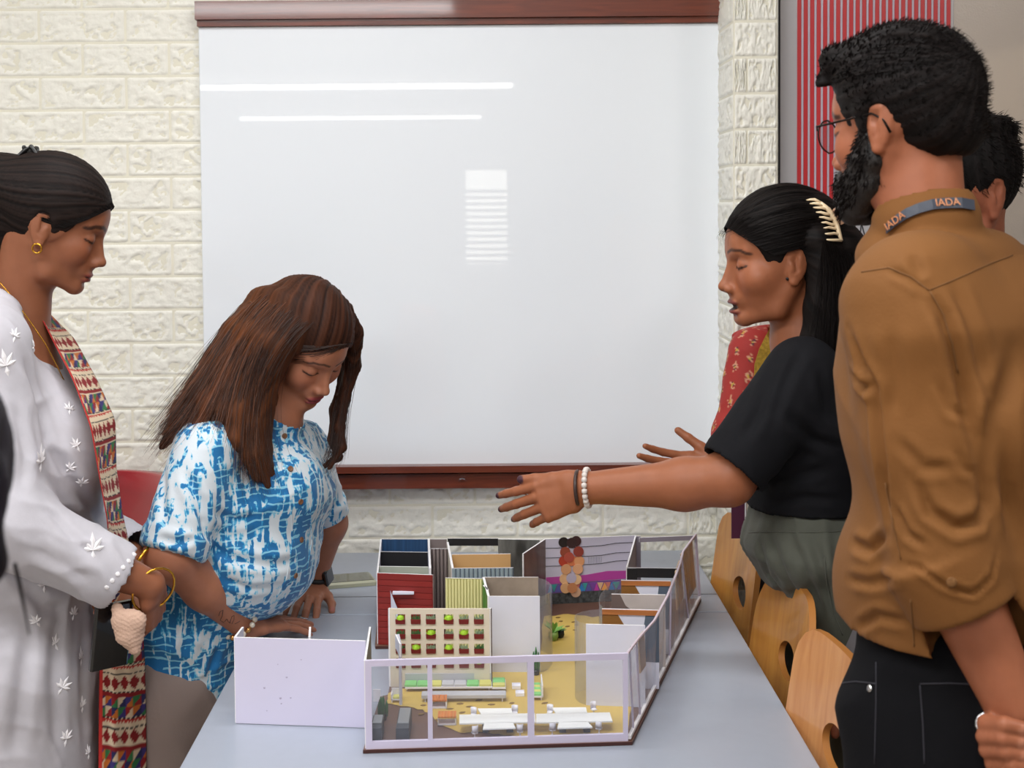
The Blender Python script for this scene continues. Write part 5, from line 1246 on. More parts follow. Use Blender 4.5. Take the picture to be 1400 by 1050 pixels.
# ------------------------------------------------------------------ the person in blue tie-dye, leaning on the table
m_td = mat('tie_dye_cotton', (214, 222, 228), 0.75, bump=(220, 0.3, 0.001), sheen=0.2)
def tiedye(m):
    nt = m.node_tree; b = nt.nodes['Principled BSDF']; N_ = nt.nodes.new; K = nt.links.new
    tc = N_('ShaderNodeTexCoord')
    def noise(sc, scale, det=3, dist=0.0, loc=(0, 0, 0)):
        mp = N_('ShaderNodeMapping'); mp.inputs['Scale'].default_value = sc; mp.inputs['Location'].default_value = loc; K(tc.outputs['Object'], mp.inputs[0])
        n = N_('ShaderNodeTexNoise'); n.inputs['Scale'].default_value = scale; n.inputs['Detail'].default_value = det; n.inputs['Distortion'].default_value = dist; K(mp.outputs[0], n.inputs['Vector']); return n.outputs[0]
    def mth(op, a, b_, c_=None):
        n = N_('ShaderNodeMath'); n.operation = op
        for i, x in enumerate((a, b_, c_)):
            if x is None: continue
            if isinstance(x, (int, float)): n.inputs[i].default_value = x
            else: K(x, n.inputs[i])
        return n.outputs[0]
    streaks = noise((1, 1, 0.15), 78, 3, 0.5); patch = noise((1, 1, 0.5), 7, 2, 0.4, (3, 1, 2)); dots = noise((1, 1, 1.0), 95, 2)
    tot = mth('ADD', mth('MULTIPLY', streaks, 0.90), mth('ADD', mth('MULTIPLY', patch, 0.50), mth('MULTIPLY', dots, 0.22)))
    mr = N_('ShaderNodeMapRange'); mr.inputs[1].default_value = 0.765; mr.inputs[2].default_value = 0.84; K(tot, mr.inputs[0])
    sx = N_('ShaderNodeSeparateXYZ'); K(tc.outputs['Object'], sx.inputs[0])
    zz = mth('ADD', mth('MULTIPLY', sx.outputs[2], 460), mth('MULTIPLY', noise((1, 1, 1), 20, 2), 14)); ln = mth('GREATER_THAN', mth('SINE', zz, 0), 0.74)
    ln2 = mth('MULTIPLY', ln, mth('GREATER_THAN', noise((1, 1, 1), 36, 2, 0, (5, 5, 5)), 0.46))
    mask = mth('MULTIPLY', mr.outputs[0], mth('SUBTRACT', 1.0, mth('MULTIPLY', ln2, 0.6)))
    rp = N_('ShaderNodeValToRGB'); rp.color_ramp.elements[0].color = lin((206, 216, 224)); rp.color_ramp.elements[1].color = lin((6, 104, 164))
    e_ = rp.color_ramp.elements.new(0.35); e_.color = lin((130, 196, 222)); e_ = rp.color_ramp.elements.new(0.7); e_.color = lin((20, 142, 196)); K(mask, rp.inputs[0]); K(rp.outputs[0], b.inputs['Base Color'])
tiedye(m_td)
W2 = empty('person', (-0.53, 2.66, 0)); tag(W2, 'person with long brown hair in a blue and white tie-dye shirt leaning on the table', 'person')
d2 = 2.65; th, fi = math.radians(36), math.radians(40)
f2 = (math.cos(fi)*math.cos(th), -math.sin(fi)*math.cos(th), -math.sin(th))
H2 = Head(P(414, 468, d2), f2, sc=0.90, roll=-3)
S = Sdf(); H2.build(S, lid=1, full=2)
nb = P(368, 590, d2+0.01); S.cone(H2.pt(-24, 0, -44), nb, 0.048, 0.052, 0.02); S.cone(nb, P(350, 640, d2), 0.055, 0.08, 0.03)
sv = np.array([0.5, 0.86, 0])
S.ecap(P(348, 630, d2), P(345, 665, d2), (0.13, 0.05), (0.12, 0.05), sv, 0.04)
shn, eln, wrn = P(275, 622, 2.50), P(232, 758, 2.44), T(336, 857, 0.79)
S.cone(shn, eln, 0.044, 0.040, 0.03); mid = V3(eln)*0.55+V3(wrn)*0.45; S.cone(eln, mid, 0.041, 0.036, 0.02); S.cone(mid, wrn, 0.036, 0.0245, 0.02)
tp = T(440, 846, 0.766); kd = V3(tp)-V3(wrn)
t1_ = hand(S, wrn, kd*np.array([1, 1, 0.9]), (0, 0.12, -1), (-0.1, 1, 0.1), 0.90, per=[(8, 6, 4), (6, 6, 4), (8, 8, 6), (12, 8, 6)], spread=5, tout=30)
shf, elf, wrf = P(420, 618, 2.79), P(448, 715, 2.86), P(427, 798, 2.90)
S.cone(shf, elf, 0.042, 0.036, 0.03); S.cone(elf, wrf, 0.036, 0.024, 0.02)
t2_ = hand(S, wrf, V3(T(408, 838, 0.768))-V3(wrf), (-0.2, 0.2, -1), (1, 0.2, 0.1), 0.86, per=[(12, 30, 20), (15, 32, 20), (15, 32, 20), (15, 32, 20)], spread=9, tout=40)
v, t, q = S.mesh(0.0025); col = H2.colour(v, (172, 114, 88), lip=(150, 62, 74), brow=(44, 28, 24), browr=2.4); nails(col, v, t1_+t2_, (176, 110, 96))
sk2 = skin_mat('skin_light_brown'); bod2 = mk('body', v, t, q, sk2, W2, col); eyeballs(H2, W2, (0.7, 0, -0.75))
# shirt
S = Sdf()
S.ecap(P(352, 606, d2), P(352, 672, d2), (0.150, 0.075), (0.168, 0.118), sv, 0.03); S.ecap(P(352, 672, d2), P(325, 760, d2), (0.168, 0.118), (0.155, 0.125), sv, 0.04)
S.ecap(P(325, 760, d2), P(272, 850, d2), (0.150, 0.115), (0.145, 0.095), sv, 0.06); S.ecap(P(272, 850, d2), P(258, 950, d2), (0.140, 0.09), (0.15, 0.10), sv, 0.04)
S.ell(P(345, 752, d2-0.01), (0.105, 0.15, 0.085), None, 0.05); S.ell(P(388, 660, d2-0.04), (0.070, 0.075, 0.07), None, 0.04)
S.cone(P(282, 616, 2.51), P(240, 735, 2.45), 0.060, 0.056, 0.035); S.cone(P(412, 612, 2.79), P(440, 690, 2.84), 0.054, 0.046, 0.03)
dn = nv(V3(P(236, 750, 2.445))-V3(P(282, 616, 2.51))); c0 = V3(P(240, 742, 2.45)); S.ecap(c0-dn*0.012, c0+dn*0.014, (0.062, 0.062), (0.060, 0.060), (0, 1, 0), 0.004, e=0.25)
S.cone(c0-dn*0.0, c0+dn*0.12, 0.048, 0.050, 0.002, True)
df = nv(V3(P(445, 705, 2.85))-V3(P(412, 612, 2.79))); c1 = V3(P(443, 697, 2.845)); S.ecap(c1-df*0.012, c1+df*0.012, (0.050, 0.050), (0.048, 0.048), (0, 1, 0), 0.004, e=0.25); S.cone(c1, c1+df*0.09, 0.038, 0.038, 0.002, True)
S.cone(P(377, 572, d2-0.01), P(366, 596, d2+0.005), 0.055, 0.060, 0.01)          # stand collar
S.cone(P(392, 540, d2-0.02), P(366, 603, d2), 0.049, 0.048, 0.006, True); S.cone(P(405, 585, d2-0.11), P(398, 612, d2-0.11), 0.014, 0.006, 0.004, True)
hp = V3(P(262, 936, d2)); S.plane(hp, (-0.10, 0.0, -1))
v_ = garment('shirt', S, m_td, W2, 0.0038, [((0.8, 0.2, 0.6), 42, 0.0045), ((-0.3, 0.5, 0.8), 70, 0.0022)], 11)
crease(v_, [([(252, 640), (275, 690), (285, 740)], 0.009, 0.007), ([(215, 735), (245, 742), (275, 735)], 0.006, 0.005), ([(290, 700), (320, 712), (360, 705)], 0.008, 0.005), ([(285, 745), (320, 765), (375, 772), (420, 765)], 0.008, 0.006), ([(300, 790), (340, 805), (390, 800)], 0.007, 0.004), ([(275, 800), (262, 850), (250, 910)], 0.009, 0.005), ([(300, 880), (290, 910), (285, 930)], 0.007, 0.004), ([(225, 640), (222, 690), (228, 730)], 0.008, 0.004), ([(330, 640), (345, 700), (350, 760)], 0.008, 0.003)])
m_btn = mat('brown_button', (120, 84, 60), 0.4)
for (x, y) in ((389, 596), (397, 641), (411, 686), (412, 738), (404, 787)): sew(W2, 'button', x, y, [v_], [(0.0052, -0.001), (0.0052, 0.0014), (0.0040, 0.0024), (0.0030, 0.0018)], m_btn)
seam(W2, 'placket_seam', [(381, 600), (386, 640), (398, 690), (400, 740), (392, 790), (375, 822)], [v_], 0.0011, m_td)
seam(W2, 'placket_seam', [(404, 590), (410, 640), (424, 690), (426, 740), (418, 786)], [v_], 0.0011, m_td)
# trousers
m_bei = mat('taupe_cotton', (142, 126, 120), 0.8, bump=(180, 0.3))
S = Sdf(); S.ecap(P(262, 880, d2), P(258, 960, d2), (0.13, 0.085), (0.15, 0.10), sv, 0.02)
hx = P(258, 960, d2)
for s_ in (-1, 1): S.cone((hx.x+0.04*s_, hx.y+0.075*s_, 0.66), (hx.x+0.04*s_-0.02, hx.y+0.08*s_, 0.09), 0.088, 0.055, 0.03)
garment('trousers', S, m_bei, W2, 0.0055, [((0.7, 0.3, 0.5), 40, 0.003)], 3); shoes(W2, [(hx.x+0.02, hx.y+0.08, 0), (hx.x-0.06, hx.y-0.08, 0)], (0.86, -0.5, 0), m_shoe)
# hair: cap, then hanging locks
def G(pts, d): return [P(x, y, d+o) for x, y, o in pts]
g2 = [G([(478, 436, -.01), (448, 428, -.055), (402, 462, -.085), (372, 510, -.090), (362, 560, -.09), (362, 615, -.10), (374, 650, -.115)], d2),
      G([(468, 416, -.01), (420, 428, -.065), (378, 474, -.092), (354, 525, -.094), (348, 580, -.105), (354, 632, -.125), (366, 664, -.13)], d2),
      G([(455, 402, 0), (405, 420, -.065), (372, 470, -.092), (352, 525, -.098), (344, 580, -.12), (346, 622, -.14), (352, 655, -.14)], d2),
      G([(442, 393, 0), (388, 412, -.055), (352, 465, -.085), (332, 520, -.10), (322, 565, -.13), (318, 600, -.15), (308, 640, -.15)], d2),
      G([(430, 388, .005), (370, 408, -.035), (336, 458, -.07), (312, 510, -.10), (290, 560, -.135), (270, 590, -.15), (246, 612, -.145)], d2),
      G([(422, 386, .02), (360, 408, -.01), (326, 455, -.04), (302, 500, -.08), (272, 545, -.12), (246, 580, -.13), (221, 611, -.13)], d2),
      G([(418, 386, .04), (356, 410, .03), (322, 455, .01), (300, 492, -.03), (276, 528, -.07), (250, 560, -.09), (226, 592, -.09)], d2),
      G([(418, 388, .06), (360, 415, .06), (326, 460, .05), (306, 490, .02), (286, 520, -.02), (262, 550, -.04), (240, 572, -.05)], d2)]
gf = [G([(474, 420, .02), (486, 455, .035), (482, 500, .05), (470, 545, .045), (464, 585, .03), (468, 612, .02), (450, 640, .01)], d2),
      G([(470, 420, .04), (482, 465, .06), (474, 515, .07), (460, 560, .06), (456, 600, .05), (462, 625, .04), (436, 642, .03)], d2)]
S = Sdf(); H2.ell(S, (-10, 0, 36), (108, 86, 99), 0); H2.ell(S, (108, -6, -30), (88, 104, 92), 6, True); H2.ell(S, (60, 0, -110), (70, 110, 80), 6, True)
for i_, g_ in enumerate(g2): S.chain(g_, [0.010, 0.020, 0.026, 0.027, 0.025, 0.018, 0.006] if i_ else [0.008, 0.014, 0.015, 0.016, 0.015, 0.012, 0.004], 0.012)
for g_ in gf: S.chain(g_, [0.010, 0.014, 0.014, 0.012, 0.010, 0.007, 0.003], 0.008)
S.cone(P(345, 540, d2-0.02), P(300, 560, d2-0.05), 0.05, 0.03, 0.03)
def hl2(v): 
    X = v-V3(P(340, 470, d2)); return np.clip(0.75-np.abs(X[:, 0]*6+X[:, 2]*1.2), 0, 1)*0.55
hl2.col = (140, 82, 44)
hairmesh('hair', S, 0.0028, m_hair, W2, P(440, 470, d2+0.03), (0.25, 0.15, 1), (30, 17, 13), (76, 44, 30), 5, 0.0015, hl2, lng=0.6)
m_st2 = mat('brown_hair_strand', (118, 70, 44), 0.42); m_st2b = mat('dark_brown_hair_strand', (56, 34, 26), 0.42)
def puff(g_, k): 
    c = V3(P(400, 500, d2)); o = []
    for i_, p in enumerate(g_): p = V3(p); o.append(p+nv(p-c)*k*min(1, 0.4+0.2*i_)+np.array([0, -0.012, 0])*min(1, i_))
    return o
strands('hair_strands', [puff(g_, 0.012) for g_ in g2], 1500, 0.00042, m_st2b, W2, jit=0.010, seed=8)
strands('highlight_strands', [puff(g_, 0.014) for g_ in g2[2:7]], 420, 0.00040, m_st2, W2, jit=0.011, seed=9)
strands('side_strands', [puff(g_, 0.004) for g_ in gf], 260, 0.0004, m_st2b, W2, jit=0.006, seed=10)
gt = []
for sd in np.linspace(-70, 60, 11): gt.append(skullpath(H2, (78-abs(sd)**2*0.010, sd, 66-abs(sd)**2*0.010), (-100, sd*0.7-20, 0), c=(-10, 0, 36), r=(110, 88, 101)))
strands('crown_strands', gt, 600, 0.00035, m_st2b, W2, jit=0.002, seed=12)
# jewellery
wrv = V3(wrn); av = nv(wrv-V3(eln)); bc = wrv-av*0.022
m_pearl = mat('pearl_bead', (216, 206, 190), 0.25, coat=0.6); m_bgold = mat('gold_bead', (200, 150, 90), 0.25, metal=0.9)
for k, p in enumerate(ring(bc, av, 0.0335, N_=19)):
    MB().lathe([(0.0012, -0.0052), (0.0042, -0.0035), (0.0054, 0), (0.0042, 0.0035), (0.0012, 0.0052)], p-W2.location, 8).build('bead', m_pearl if k % 3 else m_bgold, W2, True)
worn('bracelet_cord', ring(bc, av, 0.0335), 0.0014, m_gold, W2, True)
aw = nv(V3(wrf)-V3(elf)); wc = V3(wrf)-aw*0.022
m_strap = mat('black_rubber_strap', (18, 18, 20), 0.5); worn('watch_strap', ring(wc, aw, 0.0275), 0.0055, m_strap, W2, True, 8)
o_ = np.array([0.9, -0.35, 0]); R = Vector((0, 0, 1)).rotation_difference(Vector(o_)).to_matrix(); MB().bbox(Vector(wc+nv(o_)*0.030)-W2.location, (0.036, 0.030, 0.010), 0.003, R).build('watch_case', mat('watch_black', (10, 10, 12), 0.1, coat=1), W2)
m_tat = mat('tattoo_ink', (60, 42, 40), 0.6)
for pts in ([(299, 842), (301, 836), (305, 834), (304, 842), (301, 848), (306, 851)], [(307, 850), (310, 846), (312, 850), (315, 852)], [(314, 852), (317, 843), (320, 841), (320, 847), (317, 853)], [(321, 853), (325, 851), (328, 849)]):
    seam(W2, 'tattoo_stroke', pts, [bod2], 0.0006, m_tat, 0.0, 3)
worn('ring', ring(V3(t2_[1][0])-t2_[1][1]*0.030, t2_[1][1], 0.0082, N_=12), 0.0014, m_chrome, W2, True)
# ------------------------------------------------------------------ the person in the black tee, arm stretched over the model
W3 = empty('person', (0.58, 2.60, 0)); tag(W3, 'person in black tee and olive trousers, cream hair claw, reaching a hand over the model', 'person')
d3 = 2.60
H3 = Head(P(1068, 353, d3), (-0.99, -0.08, -0.06), sc=1.02)
S = Sdf(); H3.build(S, open_mouth=0.7, full=11); S.cone(H3.pt(-26, 0, -44), P(1098, 468, d3), 0.052, 0.052, 0.02); S.cone(P(1098, 468, d3), P(1105, 500, d3), 0.056, 0.060, 0.02)
S.ecap(P(1105, 520, d3), P(1105, 560, d3), (0.13, 0.05), (0.11, 0.05), (0, 1, 0), 0.04)
shn, eln, wrn = P(1096, 525, 2.475), P(996, 655, 2.44), P(800, 667, 2.50)
S.cone(shn, eln, 0.040, 0.041, 0.03); S.cone(eln, P(935, 662, 2.46), 0.044, 0.042, 0.02); S.cone(P(935, 662, 2.46), wrn, 0.042, 0.0265, 0.02)
t3_ = hand(S, wrn, V3(P(690, 702, 2.54))-V3(wrn), (0.1, 1, -0.25), (0, 0.15, 1), 1.0, per=[(14, 10, 6), (20, 14, 8), (24, 18, 10), (30, 22, 12)], spread=5, tout=18, tcurl=2)
wrf = P(990, 640, 2.86); S.cone(P(1105, 520, 2.76), P(1040, 655, 2.84), 0.046, 0.040, 0.03); S.cone(P(1040, 655, 2.84), wrf, 0.040, 0.026, 0.02)
t4_ = hand(S, wrf, (-1, -0.05, 0.02), (0.0, -0.8, 0.6), (0, 0.5, 0.9), 0.95, per=[(10, 12, 8)]*4, spread=6, tout=38, tcurl=0, tup=0.1)
v, t, q = S.mesh(0.0025); col = H3.colour(v, (156, 96, 66), lip=(120, 60, 56), brow=(36, 24, 20), open_mouth=0.8, browr=2.8); nails(col, v, t3_, (70, 40, 52), 0.0085); nails(col, v, t4_, (90, 60, 66), 0.008)
bod3 = mk('body', v, t, q, skin_mat('skin_medium_brown'), W3, col); eyeballs(H3, W3, (0.8, 0, -0.45))
S = Sdf(); H3.ell(S, (70, 0, -73), (9, 14, 4), 0); v, t, q = S.mesh(0.0015); mk('teeth', v, t, q, mat('tooth_enamel', (210, 200, 185), 0.3), W3)
S = Sdf(); H3.ell(S, (-10, 0, 34), (106, 85, 96), 0)
H3.ell(S, (104, 0, -34), (80, 112, 94), 6, True); H3.ell(S, (42, 0, -104), (64, 110, 84), 6, True)
for g in (1, -1): H3.ell(S, (-1, g*84, -14), (22, 24, 34), 4, True)
bk = [[H3.pt(-60, s_*0.6, 70), P(1150+k, 345, d3+s_*0.0007), P(1158+k, 400, d3+s_*0.0009), P(1150+k, 450, d3+s_*0.0011), P(1146+k, 500, d3+s_*0.0012), P(1148+k, 560, d3+s_*0.001)] for k, s_ in ((0, -60), (4, -20), (6, 20), (2, 60))]
fr_ = [[H3.pt(-44, g*76, 10), P(1118, 370, d3-g*0.070), P(1114, 420, d3-g*0.074), P(1108, 465, d3-g*0.078), P(1112, 510, d3-g*0.088)] for g in (1, -1)]
fr2 = [[H3.pt(-45, g*78, 30), P(1132, 360, d3-g*0.07), P(1132, 420, d3-g*0.082), P(1128, 470, d3-g*0.09), P(1132, 530, d3-g*0.09)] for g in (1, -1)]
for b_ in bk: S.chain(b_, [0.03, 0.036, 0.036, 0.032, 0.026, 0.014], 0.02)
for b_ in fr_: S.chain(b_, [0.012, 0.016, 0.018, 0.016, 0.006], 0.012)
for b_ in fr2: S.chain(b_, [0.022, 0.030, 0.030, 0.026, 0.012], 0.015)
hairmesh('hair', S, 0.0028, m_hair, W3, H3.pt(-80, 0, 50), H3.pt(40, 0, 60)-H3.pt(-80, 0, 50), (10, 8, 8), (26, 20, 18), 21)
gd = []
for sd in np.linspace(-72, 72, 15): gd.append(skullpath(H3, (84-abs(sd)**2*0.0105, sd, 58-abs(sd)**2*0.009), (-92, sd*0.3, 50), c=(-10, 0, 34), r=(109, 88, 99)))
strands('hair_strands', gd, 900, 0.00035, m_strand_k, W3, jit=0.0014, seed=31)
wisps = [[H3.pt(70, s_, 62-abs(s_)*.3), H3.pt(88, s_, 60-abs(s_)*.3), H3.pt(100, s_, 50), H3.pt(104, s_, 36)] for s_ in (-30, 0, 25)]
strands('loose_strands', wisps, 30, 0.00025, m_strand_k, W3, jit=0.004, seed=32)
strands('back_strands', [[V3(p)+np.array([0.0, -0.034, 0]) for p in b_] for b_ in (bk[0], fr2[0], fr_[0])] if False else [[V3(p)+np.array([0.0, -0.030, 0]) for p in fr_[0]], [V3(p)+np.array([0.0, -0.036, 0]) for p in fr2[0]], [V3(p)+np.array([0.01, -0.040, 0]) for p in bk[0][1:]]], 350, 0.0004, m_strand_k, W3, jit=0.006, seed=33)
# claw clip
m_claw = mat('cream_acetate', (232, 208, 170), 0.3, coat=0.5); L0 = W3.location; hr3 = [o for o in W3.children if o.name.startswith('hair')][0]
cp = [(1120, 278), (1130, 288), (1138, 301), (1144, 316), (1148, 332)]; cpw = []
for (x, y) in cp:
    h = hit(x, y, hr3); cpw.append((h[0]+h[1]*0.006-L0) if h else P(x, y, d3-0.06)-L0)
clip = MB().tube(cpw, [0.003, 0.0045, 0.005, 0.0045, 0.003], 8).build('hair_claw', m_claw, W3, True)
for k in range(9):
    t_ = k/8*3.999; i_ = int(t_); p = cpw[i_].lerp(cpw[i_+1], t_-i_); fx_ = cp[i_][0]+(cp[i_+1][0]-cp[i_][0])*(t_-i_); fy_ = cp[i_][1]+(cp[i_+1][1]-cp[i_][1])*(t_-i_); tp2 = [p]
    for dx_, of_ in ((-7, 0.005), (-13, 0.003), (-18, -0.001)):
        h = hit(fx_+dx_, fy_+dx_*0.25, hr3)
        if h: tp2.append(h[0]+h[1]*of_-L0)
    if len(tp2) < 3: continue
    MB().tube(tp2, [0.0028, 0.0028, 0.0024, 0.0014][:len(tp2)], 6).build('tooth', m_claw, clip, True)
MB().bbox(cpw[2]+Vector((0.008, -0.004, 0.008)), (0.014, 0.012, 0.030), 0.002, Matrix.Rotation(-0.5, 3, 'Y')).build('spring_grip', mat('tan_acetate', (170, 130, 104), 0.35), clip)
sew(W3, 'ear_stud', 1077, 381, [bod3], [(0.003, 0), (0.003, 0.002), (0.001, 0.003)], m_strap)
# tee
m_tee = mat('black_cotton', (17, 17, 21), 0.85, spec=0.2, bump=(200, 0.3, 0.001))
S = Sdf(); Y = (0, 1, 0)
S.ecap(P(1104, 500, d3), P(1108, 560, d3), (0.14, 0.06), (0.165, 0.105), Y, 0.03); S.ecap(P(1108, 560, d3), P(1106, 690, d3), (0.165, 0.115), (0.14, 0.105), Y, 0.04)
S.ecap(P(1106, 690, d3), P(1106, 730, d3), (0.14, 0.105), (0.145, 0.108), Y, 0.03); S.ell(P(1058, 590, d3-0.05), (0.06, 0.06, 0.065), None, 0.04)
S.cone(P(1098, 512, 2.475), P(1008, 634, 2.44), 0.066, 0.061, 0.03); S.cone(P(1102, 512, 2.73), P(1050, 630, 2.82), 0.062, 0.056, 0.03)
dn = nv(V3(eln)-V3(shn)); c0 = V3(P(1008, 634, 2.44)); S.cone(c0-dn*0.02, c0+dn*0.14, 0.052, 0.056, 0.002, True)
S.ell(c0+dn*0.062, (0.062, 0.09, 0.09), np.stack([dn, nv(np.cross(dn, [0, 1, 0])), nv(np.cross(dn, np.cross(dn, [0, 1, 0])))], 1), 0.002, True)
S.cone(P(1092, 440, d3), P(1097, 480, d3), 0.058, 0.062, 0.004, True)
S.plane(P(1106, 703, d3-0.1), (0.02, 0, -1))
garment('tee_shirt', S, m_tee, W3, 0.0042, [((0.6, 0.2, 0.75), 38, 0.0022)], 7)
tee = [o for o in W3.children if o.name.startswith('tee')][0]
crease(tee, [([(1060, 500), (1040, 560), (1010, 610)], 0.010, 0.005), ([(1100, 470), (1070, 530), (1050, 590)], 0.009, 0.004), ([(1045, 660), (1090, 650), (1140, 640)], 0.009, 0.005), ([(1050, 690), (1100, 680), (1160, 685)], 0.007, 0.004), ([(1070, 560), (1110, 600), (1160, 620)], 0.010, 0.005), ([(1120, 500), (1130, 560), (1160, 590)], 0.008, 0.004)])
m_olv = mat('olive_cotton', (78, 80, 70), 0.8, bump=(220, 0.3, 0.001), sheen=0.1)
S = Sdf(); S.ecap(P(1106, 700, d3), P(1104, 742, d3), (0.150, 0.100), (0.17, 0.115), Y, 0.02); S.ecap(P(1108, 740, d3), P(1166, 806, d3), (0.17, 0.110), (0.15, 0.070), Y, 0.02)
for s_ in (-1, 1): hx = P(1160, 860, d3); S.cone((hx.x-0.02, hx.y+s_*0.078, hx.z+0.06), (hx.x+0.03, hx.y+s_*0.085, 0.09), 0.092, 0.055, 0.03)
S.plane(P(1106, 703, d3-0.1), (0, 0, 1)); olv = garment('trousers', S, m_olv, W3, 0.0055, [((0.8, 0.3, -0.35), 52, 0.0045), ((0.9, 0.2, 0.1), 85, 0.002)], 9)
crease(olv, [([(1050, 730), (1075, 790), (1110, 845)], 0.008, 0.005), ([(1080, 730), (1105, 790), (1135, 860)], 0.008, 0.005), ([(1035, 735), (1050, 785), (1085, 830)], 0.007, 0.004), ([(1110, 730), (1130, 800), (1150, 870)], 0.007, 0.004), ([(1140, 730), (1150, 790), (1160, 850)], 0.007, 0.003)])
seam(W3, 'waistband_seam', [(1024, 728), (1060, 727), (1100, 728), (1140, 727), (1165, 724)], [olv], 0.0010, m_olv); seam(W3, 'pocket_seam', [(1128, 762), (1131, 800), (1140, 840), (1152, 868)], [olv], 0.0016, m_olv)
shoes(W3, [(0.66, 2.52, 0), (0.66, 2.68, 0)], (-1, 0, 0), m_shoe)
aw = nv(V3(wrn)-V3(P(935, 662, 2.46))); m_wb = mat('white_beads', (214, 206, 200), 0.5)
for k, p in enumerate(ring(V3(wrn)-aw*0.004, aw, 0.031, N_=20)):
    MB().lathe([(0.0015, -0.005), (0.0048, -0.003), (0.0052, 0), (0.0048, 0.003), (0.0015, 0.005)], p-W3.location, 7).build('bead', m_wb, W3, True)
worn('dark_bracelet', ring(V3(wrn)+aw*0.012, aw, 0.029), 0.0034, mat('dark_beads', (60, 44, 40), 0.4), W3, True)
# ------------------------------------------------------------------ the bearded person in the ochre shirt, nearest at the right
W4 = empty('person', (0.56, 1.70, 0)); tag(W4, 'bearded person in glasses, ochre shirt with rolled sleeves and black jeans, hands behind the back', 'person')
d4 = 1.72
H4 = Head(P(1238, 166, d4+0.02), (-0.70, 0.714, -0.10), sc=0.90)
bf = np.array([-0.85, 0.53, 0]); bs = np.array([-0.53, -0.85, 0])
S = Sdf(); H4.build(S); S.cone(H4.pt(-18, 0, -36), P(1260, 330, d4-0.01), 0.046, 0.052, 0.02)
S.ecap(P(1300, 420, d4), P(1310, 470, d4), (0.15, 0.05), (0.14, 0.05), bs, 0.04)
shn, eln, wrn = P(1245, 430, 1.61), P(1300, 775, 1.585), P(1386, 968, 1.545)
S.cone(shn, eln, 0.052, 0.045, 0.03); S.cone(eln, wrn, 0.045, 0.029, 0.02)
hand(S, wrn, V3(P(1425, 1060, 1.53))-V3(wrn), (0.3, 0.8, 0.2), (0.7, 0.3, 0.6), 1.0, curl=(40, 40, 25), spread=4, tout=30)
shf, elf, wrf = P(1420, 430, 1.84), P(1520, 760, 1.80), P(1450, 1010, 1.60)
S.cone(shf, elf, 0.052, 0.045, 0.03); S.cone(elf, wrf, 0.045, 0.030, 0.02); S.ecap(wrf, P(1378, 1015, 1.60), (0.036, 0.016), (0.040, 0.014), (0, 0, 1), 0.015)
tps = []
for k in range(4):
    y0 = 992+k*18; dx = (0, -2, 2, 10)[k]
    c_ = [P(1380, y0, 1.605), P(1352+dx, y0-2, 1.575), P(1349+dx, y0-3, 1.530), P(1374+dx, y0-1, 1.502), P(1396+dx, y0+3, 1.500)]
    S.chain(c_, [0.0098, 0.0100, 0.0095, 0.0090, 0.0076], 0.0025); tps.append((V3(c_[-1]), nv(V3(c_[-1])-V3(c_[-2])), np.array([0.2, 1, 0.1])))
v, t, q = S.mesh(0.0028)
col = H4.colour(v, (160, 98, 70), lip=(130, 74, 66)); nails(col, v, tps, (186, 124, 98), 0.006)
bod4 = mk('body', v, t, q, skin_mat('skin_tan'), W4, col); eyeballs(H4, W4, (1, 0, -0.1))
# hair
S = Sdf(); H4.ell(S, (-9, 0, 34), (101, 84, 88), 0); H4.ell(S, (10, 0, 74), (84, 68, 54), 20); H4.ell(S, (-56, 0, -18), (46, 60, 44), 20)
H4.cone(S, (72, -26, 90), (78, 34, 92), 19, 20, 16); H4.cone(S, (88, 20, 84), (95, 40, 64), 13, 10, 10)
H4.ell(S, (112, 0, -18), (76, 98, 88), 5, True); H4.ell(S, (46, 0, -92), (64, 110, 76), 6, True); H4.ell(S, (-50, 0, -118), (90, 110, 66), 6, True)
for g in (1, -1): H4.ell(S, (-7, g*86, -14), (19, 24, 34), 4, True); H4.cone(S, (20, g*70, 20), (20, g*69, -20), 11, 8, 8)
for k in range(16):
    a = k*0.8; H4.ell(S, (10+56*math.cos(a*1.3), 46*math.sin(a), 110-8*abs(math.sin(a*2))), (26, 12, 9), 10)
hairmesh('hair', S, 0.0026, m_hair, W4, H4.pt(-70, 0, 70), H4.pt(40, 0, 60)-H4.pt(-70, 0, 70), (12, 9, 9), (27, 21, 20), 41, 0.0009)
rg = np.random.default_rng(4)
